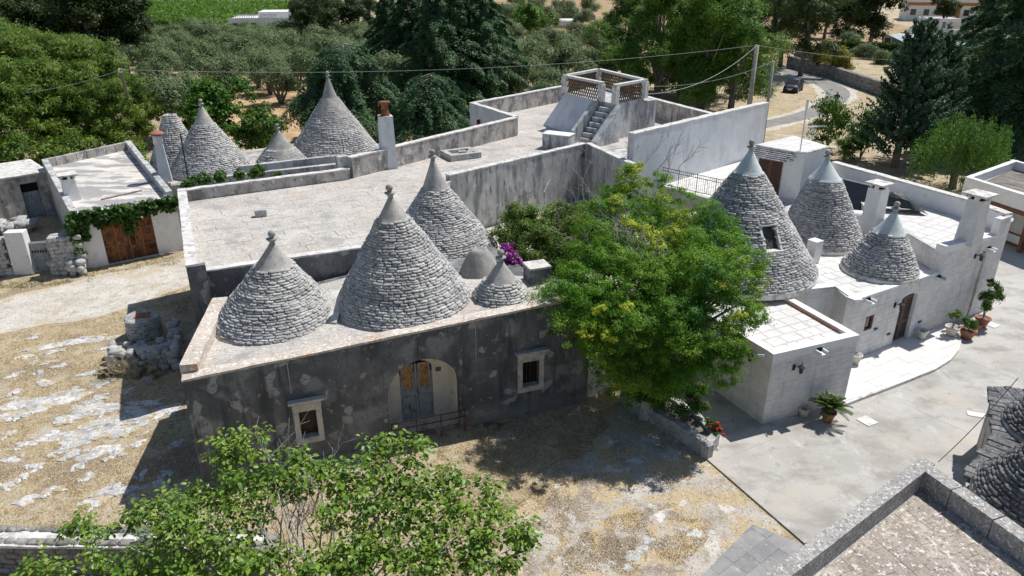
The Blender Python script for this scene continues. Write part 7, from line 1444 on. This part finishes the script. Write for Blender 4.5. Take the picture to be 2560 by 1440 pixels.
# ================================================================== walnut in the foreground
wb = (-4.0, 9.6, 0); wt = root('walnut_tree', 'walnut tree with broad leaves and grey bare twigs in front of the dark facade', 'tree', wb)
tips = [(560, 1130, 13.4, .42), (600, 1100, 13.6, .3), (655, 1085, 13.8, .18), (620, 1190, 13.0, .5), (690, 1210, 12.8, .45), (745, 1150, 13.3, .34), (740, 1200, 13.0, .4), (800, 1180, 13.0, .4), (860, 1200, 12.8, .45), (930, 1140, 13.2, .38), (985, 1105, 13.4, .26), (950, 1190, 12.8, .45), (1050, 1100, 13.3, .2), (1040, 1150, 13.0, .3), (1060, 1230, 12.4, .45), (1120, 1190, 12.7, .3), (1150, 1250, 12.2, .45), (1225, 1205, 12.5, .2), (1230, 1270, 12.0, .35), (1290, 1330, 11.6, .35), (1200, 1330, 11.6, .45), (1100, 1330, 11.7, .5), (1010, 1290, 12.0, .5), (920, 1270, 12.2, .5), (830, 1270, 12.2, .4), (540, 1240, 12.8, .5), (620, 1280, 12.3, .45), (470, 1260, 12.8, .45), (380, 1270, 12.8, .35), (420, 1330, 12.2, .5), (330, 1290, 12.8, .22), (200, 1310, 12.8, .2), (230, 1330, 12.6, .25), (170, 1320, 12.8, .12), (270, 1320, 12.6, .15), (500, 1350, 11.9, .5), (580, 1380, 11.6, .45), (680, 1390, 11.5, .35), (900, 1350, 11.6, .4), (980, 1390, 11.3, .5), (1080, 1400, 11.2, .5), (1180, 1400, 11.2, .45), (1270, 1400, 11.2, .3), (840, 1410, 11.2, .45), (760, 1430, 11.0, .4), (400, 1410, 11.8, .5), (100, 1410, 12.2, .25), (60, 1420, 12.2, .15), (150, 1430, 12.0, .3), (330, 1420, 11.8, .35), (600, 1440, 11.2, .5), (480, 1430, 11.5, .5), (1320, 1350, 11.5, .15), (1000, 1210, 12.6, .3), (890, 1400, 11.2, .4), (250, 1400, 12.0, .3)]
wbl = blobs_px(tips, 0.8); rng = np.random.default_rng(12); P_ = []; N_ = []; AX = []
for bx in wbl:                       # leaves sit in whorls at shoot ends
    nsh = max(10, int(185 * bx[3] ** 1.6)); d_ = nz(rng.normal(size=(nsh, 3))); cc = np.array(bx[:3]) + d_ * rng.uniform(0.2, 1.15, (nsh, 1)) * bx[3] * 1.12
    for c_ in cc:
        n_ = rng.integers(5, 11); dr = nz(rng.normal(size=(n_, 3)) * np.array([1, 1, 0.45])); P_.append(c_ + dr * rng.uniform(0.06, 0.15, (n_, 1))); AX.append(dr + np.array([0, 0, -0.35])); N_.append(dr * 0.3 + np.array([0, 0, 1.0]) + rng.normal(size=(n_, 3)) * 0.3)
P_ = np.concatenate(P_); N_ = nz(np.concatenate(N_)); AX = nz(np.concatenate(AX)); s_ = 0.125 * rng.uniform(0.45, 1.35, len(P_))[:, None]
a_ = nz(AX - N_ * (AX * N_).sum(1, keepdims=True)); b_ = np.cross(a_, N_); n = len(P_); V = np.empty((n, 8, 3))
prof = [(0, 0, 0), (0.3, 0.24, 0.05), (0.62, 0.27, 0.03), (1.0, 0, -0.12), (0.62, -0.27, 0.03), (0.3, -0.24, 0.05), (0.3, 0, 0.0), (0.62, 0, -0.03)]
for i, (u, v, w_) in enumerate(prof): V[:, i] = P_ + a_ * s_ * u + b_ * s_ * v + N_ * s_ * w_
F = []; base_ = np.arange(n)[:, None] * 8
T = np.array([(0, 1, 6), (0, 6, 5), (1, 2, 7), (1, 7, 6), (6, 7, 4), (6, 4, 5), (2, 3, 7), (7, 3, 4)]); F = (base_[:, :, None] + T[None]).reshape(-1, 3)
link('foliage', fast_mesh('foliage', V.reshape(-1, 3) - np.array(wb), F), m['walnut'], wt)
wm = MB(); rnd = random.Random(8)
wm.tube([wb, (-3.9, 9.9, 1.4), (-3.7, 10.3, 2.3)], [0.26, 0.2, 0.17], 9); limbs(wm, (-3.8, 10.1, 2.1), [b[:3] for b in wbl[::2]], 0.04, rnd, n_=5); wm.build('trunk', m['twig'], wt, True)
tw = MB()
for x, y, Y in ((820, 1380, 12.0), (680, 1260, 12.9), (720, 1290, 12.8), (740, 1350, 12.4), (900, 1320, 12.2), (1010, 1350, 11.9), (600, 1250, 13.0), (700, 1330, 12.3), (760, 1310, 12.4), (650, 1300, 12.6), (800, 1330, 12.2), (560, 1400, 12.0), (720, 1380, 12.0), (780, 1250, 12.8), (640, 1200, 13.2)): twigs(tw, Zat(x, y + 40, Y), (rnd.uniform(-0.5, 0.5), 0.4, 1), rnd.uniform(0.8, 1.25), 0.024, 3, rnd, 3, 0.7)
tw.build('dead_twigs', m['twig'], wt, kind='stuff')
# tree-of-heaven fronds left of it
th = root('pinnate_sapling', 'young sapling with long pinnate fronds left of the walnut leaves', 'sapling', (-7.3, 12.6, 0)); P_ = []; N_ = []; AX = []; stm = MB(); rnd = random.Random(6)
for x, y, Y in ((420, 1245, 13.6), (460, 1220, 13.8), (490, 1215, 14.0), (390, 1255, 13.4), (440, 1290, 13.2), (370, 1310, 13.2), (500, 1260, 13.6), (520, 1290, 13.2)):
    c_ = Zat(x, y + 55, Y); stm.tube([(-7.3, 12.6, 0), tuple((Vector((-7.3, 12.6, 0)) + c_) / 2 + Vector((0, 0, 0.3))), tuple(c_)], [0.03, 0.02, 0.012], 5)
    for k in range(7):
        g = rnd.uniform(0, 6.28); d_ = np.array([math.cos(g), math.sin(g), rnd.uniform(0.3, 0.9)]); L = rnd.uniform(0.4, 0.65); sd_ = np.array([-math.sin(g), math.cos(g), 0]); rp_ = []
        for t_ in np.linspace(0.15, 1, 11):
            q = np.array(c_) + d_ * L * t_ - np.array([0, 0, 0.45 * L * t_ ** 2]); rp_.append(tuple(q))
            for sg in (-1, 1): P_.append(q + sd_ * sg * 0.05); AX.append(sd_ * sg + np.array([0, 0, -0.25])); N_.append(np.array([0, 0, 1.0]) + rng.normal(size=3) * 0.15)
        stm.tube(rp_, 0.005, 4, False)
P_ = np.array(P_); V, F = leaf_quads(P_, np.array(N_), 0.12, 0.32, 0, 0.06, rng, np.array(AX) * 6); link('fronds', fast_mesh('fronds', V - np.array([-7.3, 12.6, 0]), F), m['sumac'], th); stm.build('stem', m['bark'], th)
# ================================================================== vine on the garage, planter, pots
vn = root('grape_vine', 'green vine trailing along the garage roof edge and down over the rusty door', 'vine', (*at(GB, gd_, -0.1, -0.3), 0)); vb = []; rnd = random.Random(2)
for s in np.arange(-0.1, gL + 0.6, 0.28):
    drop = 0.5 + 0.9 * math.exp(-((s - 0.2) / 0.5) ** 2) + 0.75 * math.exp(-((s - 2.5) / 0.45) ** 2) + rnd.uniform(-0.15, 0.25)
    for z in np.arange(0, drop, 0.25): q = at(GB, gd_, s, -0.16 - 0.1 * rnd.random()); vb.append((q[0], q[1], GZ - 0.35 - z, 0.22, 0.2, 0.2))
q = at(GB, gd_, -0.15, -0.25); vb += [(q[0], q[1], z, 0.28, 0.28, 0.3) for z in np.arange(1.2, 2.9, 0.3)]
link('leaves', crown_mesh('leaves', vb, 7000, 0.17, 0.85, 0.1, 26, 0.5, 14, (0.1, 1.0), 1.0, m['vine'], tuple(vn.location)), None, vn)
sm = MB(); sm.tube([(q[0], q[1], 0), (q[0] + 0.1, q[1], 1.2), (q[0], q[1] - 0.05, GZ - 0.5)] + [(*at(GB, gd_, s, -0.15), GZ - 0.3) for s in (1, 2.5, 4)], [0.07, 0.06, 0.05, 0.04, 0.03, 0.02], 6); sm.build('stem', m['bark'], vn)
vr = root('grape_vine', 'low vine spreading on the roof edge below the rear cones', 'vine', (-17.5, 41.2, 2.6)); vb = blobs_px([(470, 462, 39.5, .4), (510, 450, 40.2, .45), (550, 445, 40.6, .5), (600, 440, 41, .45), (640, 432, 41.4, .5), (690, 438, 41.4, .3), (480, 455, 40, .35)], 0.6)
link('leaves', crown_mesh('leaves', vb, 3600, 0.2, 0.85, 0.0, 24, 0.4, 15, (0.1, 1.0), 1.0, m['vine'], (-17.5, 41.2, 2.6)), None, vr); MB().tube([tuple(b[:3]) for b in vb[:6]], 0.03, 5).build('stem', m['bark'], vr)
MB().prism([(-18.4, 38.2), (-9.2, 41.4), (-9.6, 43.4), (-18.0, 42.0)], 0, 2.55).build('annex_body', m['warmwall'], root('rear_annex', 'low vine-covered annex between the garage and the long flat-roofed house', 'annex', (-14, 41, 0)))
# planter bed with flowers
pb = [P2(1558, 985, 0.5), P2(1680, 1055, 0.5), P2(1772, 1118, 0.5), P2(1800, 1085, 0.5), P2(1745, 1030, 0.5), P2(1640, 960, 0.5)]
pl_ = root('planter_bed', 'long rough stone planter bed at the foot of the big tree', 'planter', (*pb[1], 0)); 
for i in range(len(pb)):
    a, b = pb[i], pb[(i + 1) % len(pb)]; MB().wall(a, b, 0.24 if area(pb) and ccw(pb) == pb else -0.24, 0.0, 0.52, seg=0.4, jit=0.03).build('bed_wall', m['rubble'], pl_)
MB().prism([tuple(Vector(p) * 0.98 + Vector((sum(q[0] for q in pb) / 6, sum(q[1] for q in pb) / 6)) * 0.02) for p in pb], 0.0, 0.42).build('soil', m['dadoplaster'], pl_)
sl_ = [(1565, 1000), (1590, 1020), (1615, 1045)]
for i, (x, y) in enumerate(sl_): p = P(x, y, 0.1); o = MB().box((p.x, p.y, 0.42), (0.5, 0.16, 0.8), R(-35 + 8 * i), 0.8).build('leaning_slab', m['rubble'], None, bevel=0.03); tag(o, 'rough upright stone slab leaning against the planter bed', 'stone slab', 'upright slabs along the planter')
def flowers(name, label, px, Y, rr, fm, nf, ng, seed, base_z=0.4, cat='flowers'):
    b = blobs_px([(x, y, Y_, r_) for x, y, Y_, r_ in px]); bx = (b[0][0], b[0][1], base_z); o = root(name, label, cat, bx)
    link('leaves', crown_mesh('leaves', b, ng, 0.075, 0.6, 0, 26, 0.4, seed, (0.2, 1.0), 0.9, m['fig'], bx), None, o); link('petals', crown_mesh('petals', b, nf, 0.07, 0.9, 0, 26, 0.22, seed + 1, (0.8, 1.1), 0.9, m[fm], bx), None, o)
    sm = MB(); limbs(sm, bx, [q[:3] for q in b], 0.02, random.Random(seed)); sm.build('stem', m['bark'], o)
flowers('geranium', 'red-flowered geranium at the outer corner of the planter bed', [(1785, 1066, 19.9, .22), (1795, 1078, 19.8, .2), (1770, 1058, 20.0, .18)], 20, .2, 'redfl', 260, 900, 31)
flowers('oleander', 'dark flowering shrub with pink blooms in the planter bed', [(1725, 1010, 20.6, .45), (1700, 1030, 20.4, .4), (1760, 1020, 20.6, .25), (1740, 980, 21.2, .4)], 20, .2, 'pinkfl', 160, 4200, 33, cat='shrub')
flowers('planter_shrub', 'dark leafy shrub at the inner end of the planter bed', [(1600, 985, 21.6, .45), (1640, 1005, 21.2, .4), (1660, 985, 21.6, .4)], 20, .2, 'fig', 10, 3600, 35, cat='shrub')
def pot(px, py, r_, h, mat, label, name='flower_pot', z0=0.04):
    p = P(px, py, z0); o = root(name, label, 'pot', (p.x, p.y, z0)); MB().lathe((p.x, p.y, z0), [(r_ * 0.62, 0), (r_ * 0.85, h * 0.55), (r_, h * 0.86), (r_ * 1.1, h * 0.88), (r_ * 1.1, h), (r_ * 0.92, h), (r_ * 0.88, h * 0.9)], 20).build('pot_body', m[mat], o, True); MB().lathe((p.x, p.y, z0), [(r_ * 0.87, h * 0.86), (r_ * 0.5, h * 0.9), (0.02, h * 0.91)], 14).build('soil', m['dadoplaster'], o); return p
p = pot(2068, 1052, 0.24, 0.4, 'terracotta', 'terracotta pot holding the spiky cycad')
cy = root('cycad', 'spiky green cycad with arching fronds in the terracotta pot by the annex', 'plant', (p.x, p.y, 0.38)); P_ = []; N_ = []; AX = []; st_ = MB(); rnd = random.Random(5)
MB().lathe((p.x, p.y, 0.36), [(0.1, 0), (0.11, 0.15), (0.06, 0.28)], 10).build('trunk', m['bark'], cy)
for k in range(46):
    g = k * 2.4; el = rnd.uniform(0.1, 1.35); L = rnd.uniform(0.55, 0.78); d_ = np.array([math.cos(g) * math.cos(el), math.sin(g) * math.cos(el), math.sin(el)]); sd_ = np.array([-math.sin(g), math.cos(g), 0]); rp_ = []
    for t_ in np.linspace(0.08, 1, 22):
        q = np.array([p.x, p.y, 0.62]) + d_ * L * t_ - np.array([0, 0, 0.32 * L * t_ ** 2.2]); rp_.append(tuple(q)); ll_ = 0.13 * math.sin(math.pi * min(1, t_ * 0.85 + 0.12))
        for sg in (-1, 1): P_.append(q + sd_ * sg * ll_ * 0.5 + d_ * 0.02); AX.append(sd_ * sg + d_ * 0.5); N_.append(np.array([0, 0, 1.0]) + d_ * -0.3)
    st_.tube(rp_, 0.006, 4, False)
P_ = np.array(P_); V, F = leaf_quads(P_, np.array(N_), 0.15, 0.16, 0, 0.05, rng, np.array(AX) * 10); link('fronds', fast_mesh('fronds', V - np.array([p.x, p.y, 0.38]), F), m['cycad'], cy); st_.build('rachis', m['cycad'], cy)
pot(2008, 1040, 0.2, 0.34, 'stonepot', 'empty pale stone pot between the annex wall and the cycad'); pot(2137, 908, 0.22, 0.4, 'stonepot', 'empty pale stone pot on the terrace behind the annex corner', z0=0.155); pot(2302, 846, 0.22, 0.4, 'stonepot', 'empty pale stone pot right beside the arched shutter door', z0=0.155)
def potted(px, py, r_, h, mat, lab, plab, blobs, n_, leaf, lm, seed, z0=0.04):
    p = pot(px, py, r_, h, mat, lab, z0=z0); b = [(p.x + x, p.y + y, z0 + h + z, *(q,) * 3) for x, y, z, q in blobs]; o = root('potted_plant', plab, 'plant', (p.x, p.y, z0 + h * 0.9)); link('leaves', crown_mesh('leaves', b, n_, leaf, 0.5, 0, 26, 0.4, seed, (0.2, 1.0), 1.0, m[lm], tuple(o.location)), None, o); sm = MB(); limbs(sm, tuple(o.location), [q[:3] for q in b], 0.018, random.Random(seed)); sm.build('stem', m['bark'], o)
potted(2376, 838, 0.27, 0.42, 'stonepot', 'pale stone pot with a sparse citrus at the rounded terrace end', 'sparse young citrus in the pale stone pot', [(0, 0, 0.45, .2), (0.15, 0, 0.6, .18), (-0.15, 0, 0.55, .16)], 500, 0.09, 'dusty', 41, 0.155)
potted(2415, 845, 0.32, 0.42, 'terracotta', 'wide terracotta pot with a bright green succulent shrub', 'bright green upright succulent shrub in the wide terracotta pot', [(0, 0, 0.2, .25), (0.16, 0, 0.25, .22), (-0.16, 0.05, 0.25, .22)], 2600, 0.08, 'sumac', 42)
potted(2452, 815, 0.3, 0.42, 'terracotta', 'terracotta pot holding the tall rose bush at the house wall', 'tall loose rose bush in the terracotta pot against the limestone wall', [(0, 0, 0.5, .35), (0.1, 0.1, 1.0, .4), (-0.15, 0, 0.9, .3), (0.25, 0, 1.35, .3), (0, 0.1, 1.6, .22), (0.35, -0.1, 1.0, .25)], 5200, 0.075, 'shrub', 43)
pot(2438, 826, 0.24, 0.34, 'terracotta', 'smaller terracotta pot squeezed behind the wide terracotta pot')
# ================================================================== dry grass, weeds
from mathutils import noise as mn
def tufts(name, label, polys, n_, h, mat, seed, thr=0.0, cat='grass', hole=None):
    rng = np.random.default_rng(seed); pts = []
    for poly, w_ in polys:
        q = [P2(*p) for p in poly]; x0, x1 = min(p[0] for p in q), max(p[0] for p in q); y0, y1 = min(p[1] for p in q), max(p[1] for p in q); k = int(n_ * w_)
        for a, b in zip(rng.uniform(x0, x1, k), rng.uniform(y0, y1, k)):
            e = mn.noise(Vector((a * 0.9, b * 0.9, seed))) + 0.6 * mn.noise(Vector((a * 3.1, b * 3.1, seed + 5)))
            da = e * 0.8
            if inside((a + da, b + da * 0.6), q) and e > thr + rng.uniform(-0.2, 0.2): pts.append((a, b, 0.0))
    p = np.array(pts); k = len(p); d_ = rng.normal(size=(k, 3)) * 0.9; d_[:, 2] = 1.0; d_ = nz(d_); L = h * rng.uniform(0.4, 1.3, k)[:, None]; s_ = nz(np.cross(d_, rng.normal(size=(k, 3)))) * 0.006 * (1 + rng.uniform(0, 1.2, (k, 1)))
    V = np.empty((k, 3, 3)); V[:, 0] = p - s_; V[:, 1] = p + s_; V[:, 2] = p + d_ * L; o = link(name, fast_mesh(name, V.reshape(-1, 3), np.arange(k * 3).reshape(k, 3)), m[mat], None, 'stuff'); tag(o, label, cat)
tufts('dry_grass', 'dry straw-coloured grass over the open ground', [([(-80, 845), (240, 800), (470, 720), (480, 1150), (520, 1330), (-80, 1330)], 0.5), ([(1100, 1090), (1250, 1070), (1480, 1080), (1560, 1120), (1480, 1260), (1380, 1440), (1100, 1440)], 0.3), ([(1400, 1440), (1480, 1300), (1700, 1250), (1800, 1330), (1700, 1440)], 0.1), ([(0, 705), (200, 690), (460, 640), (460, 660), (200, 705), (0, 745)], 0.06)], 260000, 0.055, 'straw', 3, 0.0)
tufts('weeds', 'dull green weeds along the walls and track edges', [([(200, 668), (460, 632), (460, 660), (200, 690)], 0.2), ([(0, 690), (240, 680), (240, 705), (0, 722)], 0.25), ([(420, 730), (480, 720), (490, 830), (450, 830)], 0.15), ([(1150, 1062), (1260, 1050), (1270, 1080), (1150, 1100)], 0.2), ([(255, 915), (420, 915), (420, 945), (255, 950)], 0.2)], 16000, 0.13, 'weed', 4, 0.0)
tb2 = MB(); rnd = random.Random(12)
for i in range(34): s = rnd.uniform(aL - 0.2, aR + 0.5); twigs(tb2, (*at(FB, FD, s, rnd.uniform(-0.5, 0.3)), 0), (rnd.uniform(-0.4, 0.4), -0.2, 1), rnd.uniform(0.3, 0.6), 0.008, 2, rnd, 3, 0.8)
tag(tb2.build('dead_brush', m['dadoplaster'], None, kind='stuff'), 'tangle of dead brown brush in the arched doorway', 'brush')
tb3 = MB()
for i in range(40): q = P(rnd.uniform(255, 400), rnd.uniform(925, 948)); twigs(tb3, tuple(q), (rnd.uniform(-0.5, 0.5), -0.3, 0.8), rnd.uniform(0.3, 0.6), 0.007, 2, rnd, 3, 0.8)
tag(tb3.build('dead_brush', m['straw'], None, kind='stuff'), 'tangle of golden dry stalks at the foot of the rubble enclosure', 'brush')
